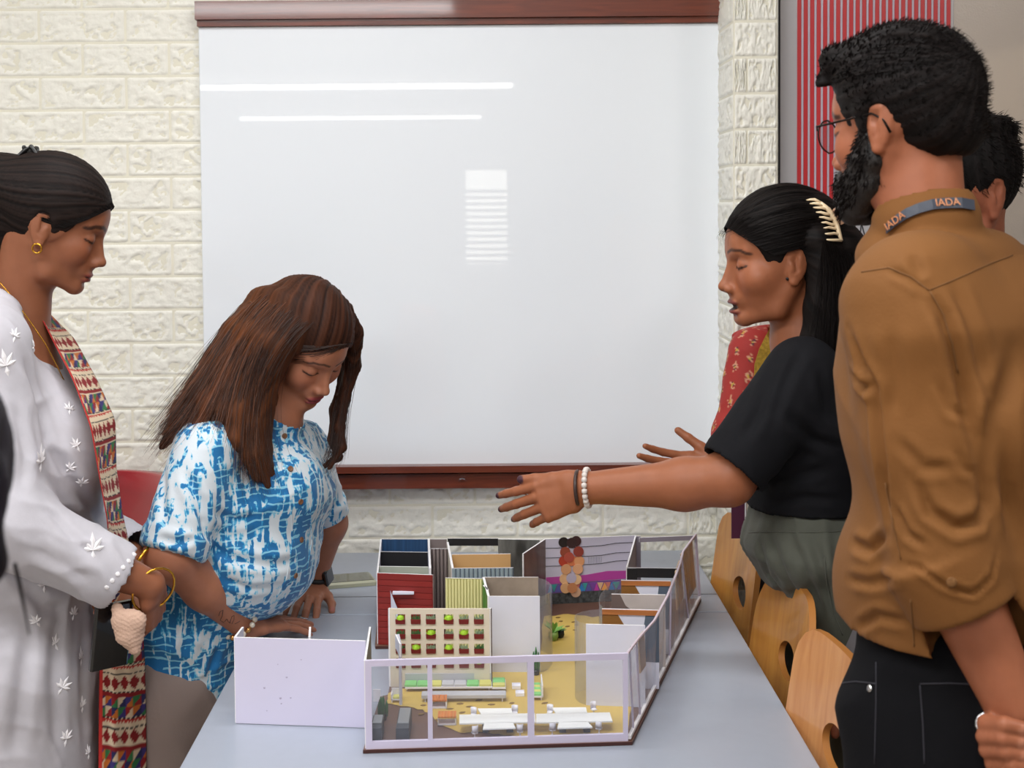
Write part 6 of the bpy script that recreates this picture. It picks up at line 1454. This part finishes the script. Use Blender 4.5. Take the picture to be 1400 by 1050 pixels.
def shortfur(name, H, n, box, length, lean, m, parent, seed, shell, rad=0.00035, keep=None):
    """short hairs standing on a surface mesh"""
    rg = np.random.default_rng(seed); vs = []; fs = []; b_ = 0
    me = shell.data; co = np.empty(len(me.vertices)*3, np.float32); me.vertices.foreach_get('co', co); co = co.reshape(-1, 3); no = np.empty(len(me.vertices)*3, np.float32); me.vertex_normals.foreach_get('vector', no); no = no.reshape(-1, 3)
    idx = rg.integers(0, len(co), n)
    for i in idx:
        p = co[i]; nn = no[i]; lu = nn @ H.u; lf_ = nn @ H.f
        pr_ = nv(p+V3(V_loc(shell))-(H.o+H.u*0.03))
        if ('beard' not in name and nn @ pr_ < 0.55) or lu < -0.35 or (lf_ > 0.45 and ((p+V3(V_loc(shell))-H.o) @ H.u) < 0.055*H.sc*1000 and 'beard' not in name): continue
        d = nv(nn*0.35+H.R @ np.array(lean)+rg.normal(0, 0.25, 3)); L = length*rg.uniform(0.5, 1.1); sd = nv(np.cross(d, rg.normal(0, 1, 3)))*rad
        vs += [p-sd-nn*0.001, p+sd-nn*0.001, p+np.cross(sd, d)-nn*0.001, p+d*L*0.5+nn*0.001, p+d*L]; fs += [(b_, b_+1, b_+3), (b_+1, b_+2, b_+3), (b_+2, b_, b_+3), (b_, b_+3, b_+4), (b_+1, b_+4, b_+3)]; b_ += 5
    o = obj(name, vs, fs, m, parent); o['kind'] = 'stuff'; return o
hs = [o for o in W4.children if o.name.startswith('hair')][0]
shortfur('hair_strands', H4, 7000, None, 0.009, (-0.6, 0, 0.1), m_strand_k, W4, 5, hs, 0.0004)
gd = []
for sd in np.linspace(-66, 66, 12): gd.append(skullpath(H4, (96-abs(sd)**2*0.008, sd, 74-abs(sd)**2*0.004), (-96, sd*0.8, 50), c=(-4, 0, 50), r=(103, 80, 88), lift=0.0))
strands('top_strands', gd, 500, 0.0004, m_strand_k, W4, jit=0.0022, seed=44)
# beard
S = Sdf()
for g in (1, -1):
    for pts, rr in ((((16, g*67, 6), (18, g*66, -20), (14, g*63, -50), (26, g*54, -80), (54, g*36, -98), (78, g*16, -106)), (5, 9, 14, 17, 19, 20)),
                    (((30, g*62, -20), (36, g*60, -46), (52, g*48, -72), (74, g*30, -86)), (5, 11, 15, 16)), (((88, g*26, -60), (84, g*28, -78), (84, g*14, -98)), (5, 9, 12))):
        S.chain([H4.pt(*p) for p in pts], [r_*0.0009 for r_ in rr], 0.010)
    H4.cone(S, (93, g*22, -64), (95, g*4, -61), 5, 5, 4)
H4.cone(S, (80, -14, -112), (80, 14, -112), 17, 17, 12)
H4.ell(S, (96, 0, -76), (12, 20, 9), 4, True)
v, t, q = S.mesh(0.0026); n = vnormals(v, t, q); v = v+n*(0.0004*np.sin(v[:, 0]*900)*np.sin(v[:, 2]*700+v[:, 1]*500))[:, None]
m_beard = mat('beard', (26, 20, 18), 0.6, bump=(500, 0.6, 0.002)); bd = mk('beard', v, t, q, m_beard, W4)
shortfur('beard_strands', H4, 5500, None, 0.010, (0.25, 0, -0.8), m_strand_k, W4, 6, bd, 0.00035)
# glasses
m_wire = mat('dark_wire', (40, 34, 32), 0.25, metal=0.9); gl = []
L0 = W4.location
for g in (1, -1):
    c_ = np.array([99, g*33, -8]); rim = [Vector(H4.pt(c_[0]-abs(math.cos(a))*0-(3 if math.cos(a)*g > 0 else 0), c_[1]+27*math.cos(a), c_[2]+22*math.sin(a)))-L0 for a in np.linspace(0, 2*math.pi, 25)[:-1]]
    o = MB().tube(rim, 0.0011, 6, closed=True).build('glasses_rim', m_wire, W4, True)
    n_ = len(rim); obj('lens', rim+[Vector(H4.pt(98, g*33, -8))-L0], [(i, (i+1) % n_, n_) for i in range(n_)], clear('lens_glass', (235, 236, 238), 0.03, 0.06), o)
    MB().tube([Vector(H4.pt(*p))-L0 for p in ((96, g*61, 0), (92, g*68, 4), (40, g*74, 6), (2, g*80, 8), (-14, g*80, -2), (-22, g*79, -20))], [0.0014, 0.0014, 0.0013, 0.0013, 0.0016, 0.0018], 6).build('temple_arm', m_wire, W4, True)
MB().tube([Vector(H4.pt(*p))-L0 for p in ((100, -8, -4), (106, 0, 0), (100, 8, -4))], 0.0011, 6).build('glasses_bridge', m_wire, W4, True)
# shirt
m_och = mat('ochre_cotton', (120, 75, 26), 0.85, bump=(260, 0.3, 0.001), var=(7, 0.08))
S = Sdf()
S.ecap(P(1308, 352, d4+0.0), P(1312, 430, d4), (0.180, 0.060), (0.212, 0.105), bs, 0.03); S.ecap(P(1316, 430, d4), P(1338, 560, d4), (0.205, 0.106), (0.200, 0.132), bs, 0.04)
S.ecap(P(1338, 560, d4), P(1336, 760, d4), (0.200, 0.132), (0.190, 0.140), bs, 0.05); S.ecap(P(1336, 760, d4), P(1332, 900, d4), (0.190, 0.142), (0.188, 0.140), bs, 0.04)
S.ell(P(1206, 500, d4+0.02), (0.045, 0.09, 0.10), None, 0.06); S.ell(P(1196, 805, d4+0.03), (0.042, 0.08, 0.06), None, 0.05)
S.cone(P(1246, 415, 1.615), P(1268, 600, 1.585), 0.076, 0.060, 0.035); S.cone(P(1268, 600, 1.585), P(1297, 770, 1.565), 0.060, 0.064, 0.02); S.cone(P(1420, 425, 1.83), P(1510, 730, 1.80), 0.076, 0.06, 0.03)
ctr = V3(P(1302, 792, 1.56)); dn = nv(V3(P(1306, 842, 1.56))-V3(P(1294, 740, 1.565))+np.array([0.028, 0, 0])*1.0); sx_ = nv(np.cross(dn, [0, 1, 0]))
S.ecap(ctr-dn*0.032, ctr+dn*0.030, (0.066, 0.060), (0.060, 0.056), sx_, 0.003, e=0.2)
S.cone(ctr+dn*0.0, ctr+dn*0.13, 0.047, 0.060, 0.003, True)
S.cone(P(1268, 306, d4-0.01), P(1268, 345, d4), 0.062, 0.076, 0.010); S.cone(P(1254, 235, d4), P(1272, 335, d4), 0.053, 0.054, 0.004, True)
S.ell(P(1196, 352, d4+0.005), (0.020, 0.05, 0.026), None, 0.015)
hp = P(1300, 886, 1.60); S.plane(hp, (0, 0, -1))
shirt4 = garment('shirt', S, m_och, W4, 0.004, [((0.6, 0.3, 0.75), 26, 0.003)], 17)
crease(shirt4, [([(1270, 397), (1290, 430), (1303, 470), (1312, 510), (1322, 560), (1330, 600), (1328, 690)], 0.0075, 0.0097), ([(1160, 450), (1180, 500), (1197, 530), (1203, 600), (1212, 680), (1218, 745)], 0.0060, 0.0075), ([(1163, 512), (1180, 528), (1198, 534)], 0.0053, 0.0060), ([(1215, 368), (1248, 384), (1268, 398)], 0.0045, 0.0030), ([(1248, 345), (1262, 392)], 0.0060, 0.0030), ([(1250, 650), (1272, 700), (1308, 722), (1335, 714), (1346, 686)], 0.0060, 0.0067), ([(1232, 770), (1257, 776), (1290, 800), (1330, 812), (1356, 790), (1366, 745)], 0.0030, 0.0037), ([(1352, 540), (1345, 650), (1350, 720)], 0.0090, 0.0090), ([(1385, 480), (1368, 560), (1372, 660), (1390, 760)], 0.0105, 0.0075), ([(1163, 742), (1190, 752), (1216, 728)], 0.0060, 0.0067), ([(1158, 792), (1190, 797), (1228, 790)], 0.0053, 0.0045), ([(1165, 862), (1200, 842), (1250, 852)], 0.0053, 0.0045), ([(1225, 600), (1262, 640), (1310, 640)], 0.0060, 0.0030), ([(1222, 690), (1240, 730), (1270, 750)], 0.0045, 0.0045), ([(1285, 520), (1300, 560), (1325, 575)], 0.0045, 0.0037), ([(1305, 610), (1318, 640), (1330, 650)], 0.0045, 0.0037), ([(1300, 380), (1330, 460), (1345, 540)], 0.0090, 0.0037), ([(1215, 440), (1225, 520), (1222, 580)], 0.0090, 0.0030)])
m_ochd = mat('ochre_seam', (112, 74, 34), 0.8)
seam(W4, 'yoke_seam', [(1178, 372), (1215, 366), (1245, 378), (1270, 397)], [shirt4], 0.0009, m_ochd); seam(W4, 'yoke_seam', [(1272, 396), (1310, 380), (1350, 362), (1384, 349)], [shirt4], 0.0009, m_ochd)
seam(W4, 'sleeve_seam', [(1271, 398), (1290, 430), (1302, 470), (1310, 510)], [shirt4], 0.0010, m_ochd); seam(W4, 'sleeve_seam', [(1210, 660), (1222, 720), (1232, 765)], [shirt4], 0.0010, m_ochd)
seam(W4, 'hem_seam', [(1245, 820), (1248, 850), (1250, 884)], [shirt4], 0.0009, m_ochd)
sew(W4, 'cuff_button', 1301, 796, [shirt4], [(0.0055, -0.001), (0.0055, 0.0014), (0.004, 0.0022)], m_ochd)
# lanyard over the collar with its lettering
m_lan = mat('dark_slate_ribbon', (52, 58, 72), 0.5, bump=(500, 0.2)); m_let = mat('orange_lettering', (208, 138, 92), 0.5)
pc = [(1205, 326), (1214, 313), (1226, 302), (1240, 293), (1256, 286), (1274, 281), (1293, 279), (1312, 279), (1328, 282), (1341, 287)]
ls = []
for (x, y) in pc:
    h1, h2 = hit(x, y-6.5, shirt4), hit(x+1, y+6.5, shirt4)
    if h1 and h2 and abs(h1[2]-h2[2]) < 0.06: ls.append((h1[0]+h1[1]*0.0042, h2[0]+h2[1]*0.0042, (h1[1]+h2[1])/2))
v = []
for (a, b, n_) in ls: a = a-L0; b = b-L0; v += [a, b, b-n_*0.0014, a-n_*0.0014]
f = []
for i in range(len(ls)-1):
    a0, b0 = i*4, i*4+4
    for k in range(4): f.append((a0+k, a0+(k+1) % 4, b0+(k+1) % 4, b0+k))
f += [(0, 3, 2, 1), tuple((len(ls)-1)*4+k for k in range(4))]
lan = obj('lanyard', v, f, m_lan, W4)
def textmesh(s_, size, mt, name, parent, M, extr=0.0003):
    cu = bpy.data.curves.new('txt', 'FONT'); cu.body = s_; cu.size = size; cu.align_x = 'CENTER'; cu.align_y = 'CENTER'; cu.extrude = extr
    o = bpy.data.objects.new('txt', cu); C.objects.link(o); dg = bpy.context.evaluated_depsgraph_get(); me = bpy.data.meshes.new_from_object(o.evaluated_get(dg)); bpy.data.objects.remove(o)
    me.transform(M); me.materials.clear(); me.materials.append(mt); r = bpy.data.objects.new(name, me); C.objects.link(r); r.parent = parent; return r
for i_, frac in ((0, 0.9), (4, 0.0)):
    if i_+2 < len(ls):
        a, b = (ls[i_][0]+ls[i_][1])/2, (ls[i_+2][0]+ls[i_+2][1])/2; n_ = (ls[i_+1][2]).normalized(); xx = (b-a).normalized(); yy = n_.cross(xx).normalized(); n_ = xx.cross(yy)
        cc = (ls[i_+1][0]+ls[i_+1][1])/2; M = Matrix((xx, yy, n_)).transposed().to_4x4(); M.translation = cc+n_*0.0008-L0; textmesh('IADA', 0.0125, m_let, 'lettering', lan, M)
# jeans
m_jean = mat('black_denim', (10, 10, 14), 0.85, spec=0.15, bump=(300, 0.3, 0.001)); m_st = mat('jean_seam', (34, 33, 42), 0.7)
S = Sdf(); S.ecap(P(1328, 880, d4), P(1328, 960, d4), (0.176, 0.128), (0.182, 0.140), bs, 0.02)
hx = P(1328, 960, d4)
for s_ in (-1, 1):
    tp_ = np.array([hx.x, hx.y, 0.86])+bs*0.09*s_; S.ecap(V3((hx.x, hx.y, hx.z))+bs*0.07*s_, tp_, (0.10, 0.13), (0.10, 0.12), bs, 0.04); S.cone(tp_, tp_*np.array([1, 1, 0])+np.array([0, 0, 0.09]), 0.105, 0.06, 0.03)
jean = garment('jeans', S, m_jean, W4, 0.006, [((0.7, 0.3, 0.5), 30, 0.003)], 5)
S = None; shoes(W4, [V3((hx.x, hx.y, 0))+bs*0.09, V3((hx.x, hx.y, 0))-bs*0.09], bf, m_shoe)
seam(W4, 'pocket_seam', [(1152, 934), (1170, 932), (1198, 935)], [jean], 0.0010, m_st); seam(W4, 'side_seam', [(1198, 905), (1198, 960), (1196, 1045)], [jean], 0.0009, m_st)
seam(W4, 'back_pocket', [(1258, 935), (1300, 934), (1345, 936)], [jean], 0.0010, m_st); seam(W4, 'back_pocket', [(1258, 937), (1262, 990), (1264, 1045)], [jean], 0.0010, m_st)
sew(W4, 'rivet', 1189, 941, [jean], [(0.0045, 0), (0.0045, 0.001), (0.002, 0.0022)], m_chrome)
worn('ring', ring(V3(P(1350, 990, 1.545)), V3(P(1350, 990, 1.53))-V3(P(1351, 991, 1.57)), 0.0115, N_=14), 0.0018, m_chrome, W4, True)
# ------------------------------------------------------------------ the person mostly hidden behind the ochre shirt
W5 = empty('person', (0.76, 2.28, 0)); tag(W5, 'dark-haired person almost hidden behind the bearded person, only hair and an ear showing', 'person'); d5 = 2.28
H5 = Head(P(1306, 262, d5), (-0.86, -0.5, -0.05), sc=1.0)
S = Sdf(); H5.build(S); nb = V3(H5.o)+np.array([0.02, 0.01, -0.20]); S.cone(H5.pt(-24, 0, -40), nb, 0.056, 0.06, 0.02); v, t, q = S.mesh(0.003)
sk5 = skin_mat('skin_deep'); mk('body', v, t, q, sk5, W5, H5.colour(v, (150, 88, 64))); eyeballs(H5, W5)
S = Sdf(); H5.ell(S, (-10, 0, 36), (106, 84, 96), 0); H5.ell(S, (108, 0, -26), (78, 110, 92), 5, True); H5.ell(S, (46, 0, -100), (64, 110, 84), 6, True); H5.ell(S, (-50, 0, -124), (90, 110, 50), 6, True)
for g in (1, -1): H5.ell(S, (-3, g*84, -14), (19, 24, 33), 4, True)
for k in range(14): a = k*1.1; H5.ell(S, (-20+70*math.cos(a), 60*math.sin(a), 105-20*abs(math.cos(a))), (24, 14, 12), 10)
hairmesh('hair', S, 0.0032, m_hair, W5, H5.pt(-30, 0, 110), (0, 0, -1), (10, 9, 9), (28, 24, 24), 51, 0.001)
hs = [o for o in W5.children if o.name.startswith('hair')][0]; shortfur('hair_strands', H5, 5000, None, 0.014, (-0.4, 0, -0.4), m_strand_k, W5, 7, hs, 0.0005)
S = Sdf(); c0 = nb; bs5 = np.array([0.5, -0.86, 0])
S.ecap(c0+np.array([0.02, 0, -0.03]), c0+np.array([0.03, 0.0, -0.25]), (0.19, 0.08), (0.19, 0.12), bs5, 0.03); S.ecap(c0+np.array([0.03, 0, -0.25]), c0+np.array([0.04, 0, -0.6]), (0.19, 0.12), (0.17, 0.12), bs5, 0.03)
for s_ in (-1, 1): S.cone(c0+bs5*0.17*s_+np.array([0.02, 0, -0.06]), c0+bs5*0.21*s_+np.array([0.04, 0, -0.36]), 0.06, 0.05, 0.03); S.cone(c0+bs5*0.21*s_+np.array([0.04, 0, -0.36]), c0+bs5*0.20*s_+np.array([-0.02, 0, -0.60]), 0.05, 0.045, 0.02)
garment('shirt', S, mat('grey_cotton', (120, 118, 122), 0.8), W5, 0.006)
S = Sdf(); c1 = c0+np.array([0.04, 0, -0.6])
for s_ in (-1, 1): S.cone(c1+bs5*0.085*s_, np.array([c1[0], c1[1], 0.1])+bs5*0.09*s_, 0.10, 0.06, 0.03)
garment('trousers', S, m_jean, W5, 0.007); shoes(W5, [np.array([c1[0], c1[1], 0])+bs5*0.09, np.array([c1[0], c1[1], 0])-bs5*0.09], (-0.86, -0.5, 0), m_shoe)
for s_ in (-1, 1):
    S = Sdf(); wv = c0+bs5*0.20*s_+np.array([-0.02, 0, -0.61]); hand(S, wv, (0, 0, -1), bs5*-s_, (-0.86, -0.5, 0), 1.0, curl=(15, 20, 15)); v, t, q = S.mesh(0.004); mk('hand', v, t, q, sk5, W5, np.tile(np.array(lin((150, 88, 64))[:3]), (len(v), 1)))
# ------------------------------------------------------------------ the person in the red kurta behind the black tee
W6 = empty('person', (0.66, 2.93, 0)); tag(W6, 'person in a red printed kurta with yellow trim behind the black tee, face hidden', 'person'); d6 = 2.93
H6 = Head(P(1098, 372, d6), (-0.6, -0.8, -0.15), sc=0.92)
sv6 = np.array([0.80, -0.60, 0])
S = Sdf(); H6.build(S); nb = P(1098, 455, d6); S.cone(H6.pt(-24, 0, -40), nb, 0.05, 0.055, 0.02); S.ecap(P(1096, 478, d6), P(1085, 520, d6-0.01), (0.06, 0.04), (0.05, 0.03), sv6, 0.03)
ew, eh = P(1004, 608, d6-0.06), P(1080, 655, d6-0.13); S.cone(P(1034, 505, d6), ew, 0.028, 0.028, 0.02); S.cone(ew, eh, 0.034, 0.024, 0.02); hand(S, eh, (1, -0.1, -0.4), (0.3, 1, 0), (0, -0.2, 1), 0.85, curl=(20, 25, 20))
v, t, q = S.mesh(0.003); mk('body', v, t, q, sk5, W6, H6.colour(v, (164, 106, 82), lip=(140, 66, 66))); eyeballs(H6, W6)
S = Sdf(); H6.ell(S, (-10, 0, 34), (106, 84, 96), 0); H6.ell(S, (104, 0, -34), (84, 112, 92), 5, True); H6.ell(S, (44, 0, -100), (66, 110, 80), 6, True)
S.chain([H6.pt(-80, 0, 20), H6.pt(-90, 0, -60), H6.pt(-80, 0, -160)], [0.05, 0.05, 0.02], 0.02); hairmesh('hair', S, 0.0035, m_hair, W6, H6.pt(-104, 0, 34), H6.pt(60, 0, 60)-H6.pt(-104, 0, 34), (14, 11, 11), (38, 28, 25), 61)
m_rk = mat('red_printed_cotton', (150, 38, 34), 0.75, attr=True, bump=(180, 0.3, 0.001))
S = Sdf(); S.ecap(P(1094, 462, d6), P(1096, 540, d6), (0.15, 0.05), (0.15, 0.09), sv6, 0.03); S.ecap(P(1096, 540, d6), P(1126, 690, d6), (0.15, 0.09), (0.12, 0.09), sv6, 0.04); S.ecap(P(1126, 690, d6), P(1140, 1000, d6), (0.12, 0.09), (0.15, 0.11), sv6, 0.04)
S.cone(P(1030, 484, d6-0.01), P(1004, 598, d6-0.05), 0.052, 0.040, 0.03); S.cone(P(1002, 592, d6-0.05), P(1000, 606, d6-0.055), 0.044, 0.042, 0.01); S.cone(P(1094, 425, d6), P(1088, 480, d6-0.02), 0.062, 0.055, 0.004, True)
def redcol(v):
    c = np.tile(np.array(lin((158, 40, 34))[:3]), (len(v), 1)); X = v*1.0; gx, gz = 34.0, 30.0
    a = (X[:, 0]*0.8-X[:, 1]*0.6)*gx; b = X[:, 2]*gz; ia = np.floor(a); fa = a-ia-0.5; fb = ((b+(ia % 2)*0.5) % 1)-0.5
    r_ = np.hypot(fa*1.6, fb); an = np.arctan2(fa*1.6, fb); m = (r_ < 0.30+0.10*np.cos(an*5)) & (r_ > 0.16) & (np.sin(an*9) > -0.2); c[m] = lin((206, 150, 120))[:3]; c[r_ < 0.10] = lin((196, 160, 60))[:3]; c[(r_ < 0.15) & (r_ > 0.10)] = lin((70, 40, 50))[:3]; return c
kur6 = garment('kurta', S, m_rk, W6, 0.0040, [((0.5, 0.4, 0.8), 50, 0.003)], 23, colf=redcol)
m_ytr = mat('yellow_floral_trim', (206, 166, 60), 0.7, var=(160, 0.45)); L6 = W6.location
yt = [(1066, 446), (1056, 462), (1047, 480), (1041, 500), (1040, 520)]; ls = []
for (x, y) in yt:
    h1, h2 = hit(x-10, y-2, kur6), hit(x+8, y+2, kur6)
    if h1 and h2: ls.append((h1[0]+h1[1]*0.008-L6, h2[0]+h2[1]*0.008-L6, h1[1]))
if len(ls) > 1:
    v = []; f = []
    for (a, b, n_) in ls: v += [a, b, b-n_*0.003, a-n_*0.003]
    for i in range(len(ls)-1):
        for k in range(4): f.append((i*4+k, i*4+(k+1) % 4, i*4+4+(k+1) % 4, i*4+4+k))
    obj('neck_trim', v, f, m_ytr, W6)
cc = P(1009, 708, 2.80)-L6; MB().bbox(cc, (0.026, 0.002, 0.080), 0.001).build('identity_card', mat('maroon_card', (84, 38, 62), 0.35, coat=0.4), W6)
MB().box(cc+Vector((0.0145, 0, 0)), (0.002, 0.003, 0.080)).build('card_sleeve_edge', m_edgew, W6); MB().tube([cc+Vector((0, 0, 0.04)), cc+Vector((0.01, 0.02, 0.12)), cc+Vector((0.05, 0.05, 0.25)), P(1075, 500, d6-0.12)-L6], 0.002, 5).build('lanyard_cord', m_lan, W6)
m_navy = mat('navy_cotton', (28, 34, 48), 0.8); S = Sdf(); hx = P(1136, 960, d6)
for s_ in (-1, 1): S.cone(V3((hx.x, hx.y, 0.8))+sv6*0.085*s_, V3((hx.x, hx.y, 0.1))+sv6*0.09*s_, 0.09, 0.06, 0.02)
garment('trousers', S, m_navy, W6, 0.007); shoes(W6, [V3((hx.x, hx.y, 0))+sv6*0.09, V3((hx.x, hx.y, 0))-sv6*0.09], (-0.6, -0.8, 0), m_shoe)
# ------------------------------------------------------------------ out-of-focus person at the left edge, close to the camera
W7 = empty('person', (-0.40, 0.86, 0)); tag(W7, 'blurred dark-haired person at the left edge, nearest the camera, mostly outside the picture', 'person'); d7 = 0.90
H7 = Head(P(-172, 700, d7), (0.15, 0.98, -0.2), sc=0.92)
S = Sdf(); H7.build(S); nb = V3(H7.o)+np.array([-0.01, -0.03, -0.19]); S.cone(H7.pt(-24, 0, -40), nb, 0.050, 0.056, 0.02); v, t, q = S.mesh(0.004); mk('body', v, t, q, sk5, W7, H7.colour(v, (176, 104, 66))); eyeballs(H7, W7)
S = Sdf(); H7.ell(S, (-10, 0, 32), (108, 88, 98), 0); H7.ell(S, (104, 0, -34), (84, 112, 92), 5, True); H7.ell(S, (60, 0, -110), (60, 110, 70), 6, True)
for g in (1, -1): S.chain([H7.pt(-10, g*80, 20), H7.pt(-14, g*84, -30), H7.pt(-18, g*74, -68)], [0.016, 0.014, 0.006], 0.015)
S.chain([H7.pt(-70, 0, 10), H7.pt(-80, 0, -60), H7.pt(-74, 0, -90)], [0.06, 0.06, 0.03], 0.02); hairmesh('hair', S, 0.004, m_hair, W7, H7.pt(-104, 0, 34), (0.2, 0.9, 0.3), (18, 16, 20), (44, 40, 50), 71)
ws = [P(20, 770, d7), P(28, 805, d7), (P(40, 868, d7))]; MB().tube([p-W7.location for p in ws], [0.0014, 0.0012, 0.0004], 5).build('loose_strand', m_strand_k, W7)
S = Sdf(); X_ = (1, 0, 0); c0 = nb
S.ecap(c0+np.array([0, 0, -0.04]), c0+np.array([0, -0.02, -0.25]), (0.17, 0.07), (0.17, 0.11), X_, 0.03); S.ecap(c0+np.array([0, -0.02, -0.25]), c0+np.array([0, -0.02, -0.5]), (0.16, 0.11), (0.17, 0.12), X_, 0.03)
for s_ in (-1, 1): S.cone(c0+np.array([0.15*s_, -0.01, -0.07]), c0+np.array([0.19*s_, -0.02, -0.32]), 0.05, 0.042, 0.03); S.cone(c0+np.array([0.19*s_, -0.02, -0.32]), c0+np.array([0.17*s_, 0.06, -0.54]), 0.042, 0.034, 0.02)
garment('top', S, mat('orange_cotton', (190, 96, 50), 0.8), W7, 0.006)
S = Sdf(); c1 = c0+np.array([0, -0.02, -0.5])
for s_ in (-1, 1): S.cone(c1+np.array([0.08*s_, 0, 0]), np.array([c1[0]+0.09*s_, c1[1], 0.1]), 0.095, 0.055, 0.03)
garment('trousers', S, m_navy, W7, 0.007); shoes(W7, [(c1[0]+0.09, c1[1], 0), (c1[0]-0.09, c1[1], 0)], (0, 1, 0), m_shoe)
for s_ in (-1, 1):
    S = Sdf(); wv = c0+np.array([0.17*s_, 0.06, -0.55]); hand(S, wv, (0, 0.1, -1), (-s_, 0, 0), (0, 1, 0), 0.86, curl=(15, 20, 15)); v, t, q = S.mesh(0.004); mk('hand', v, t, q, sk5, W7, np.tile(np.array(lin((150, 88, 64))[:3]), (len(v), 1)))
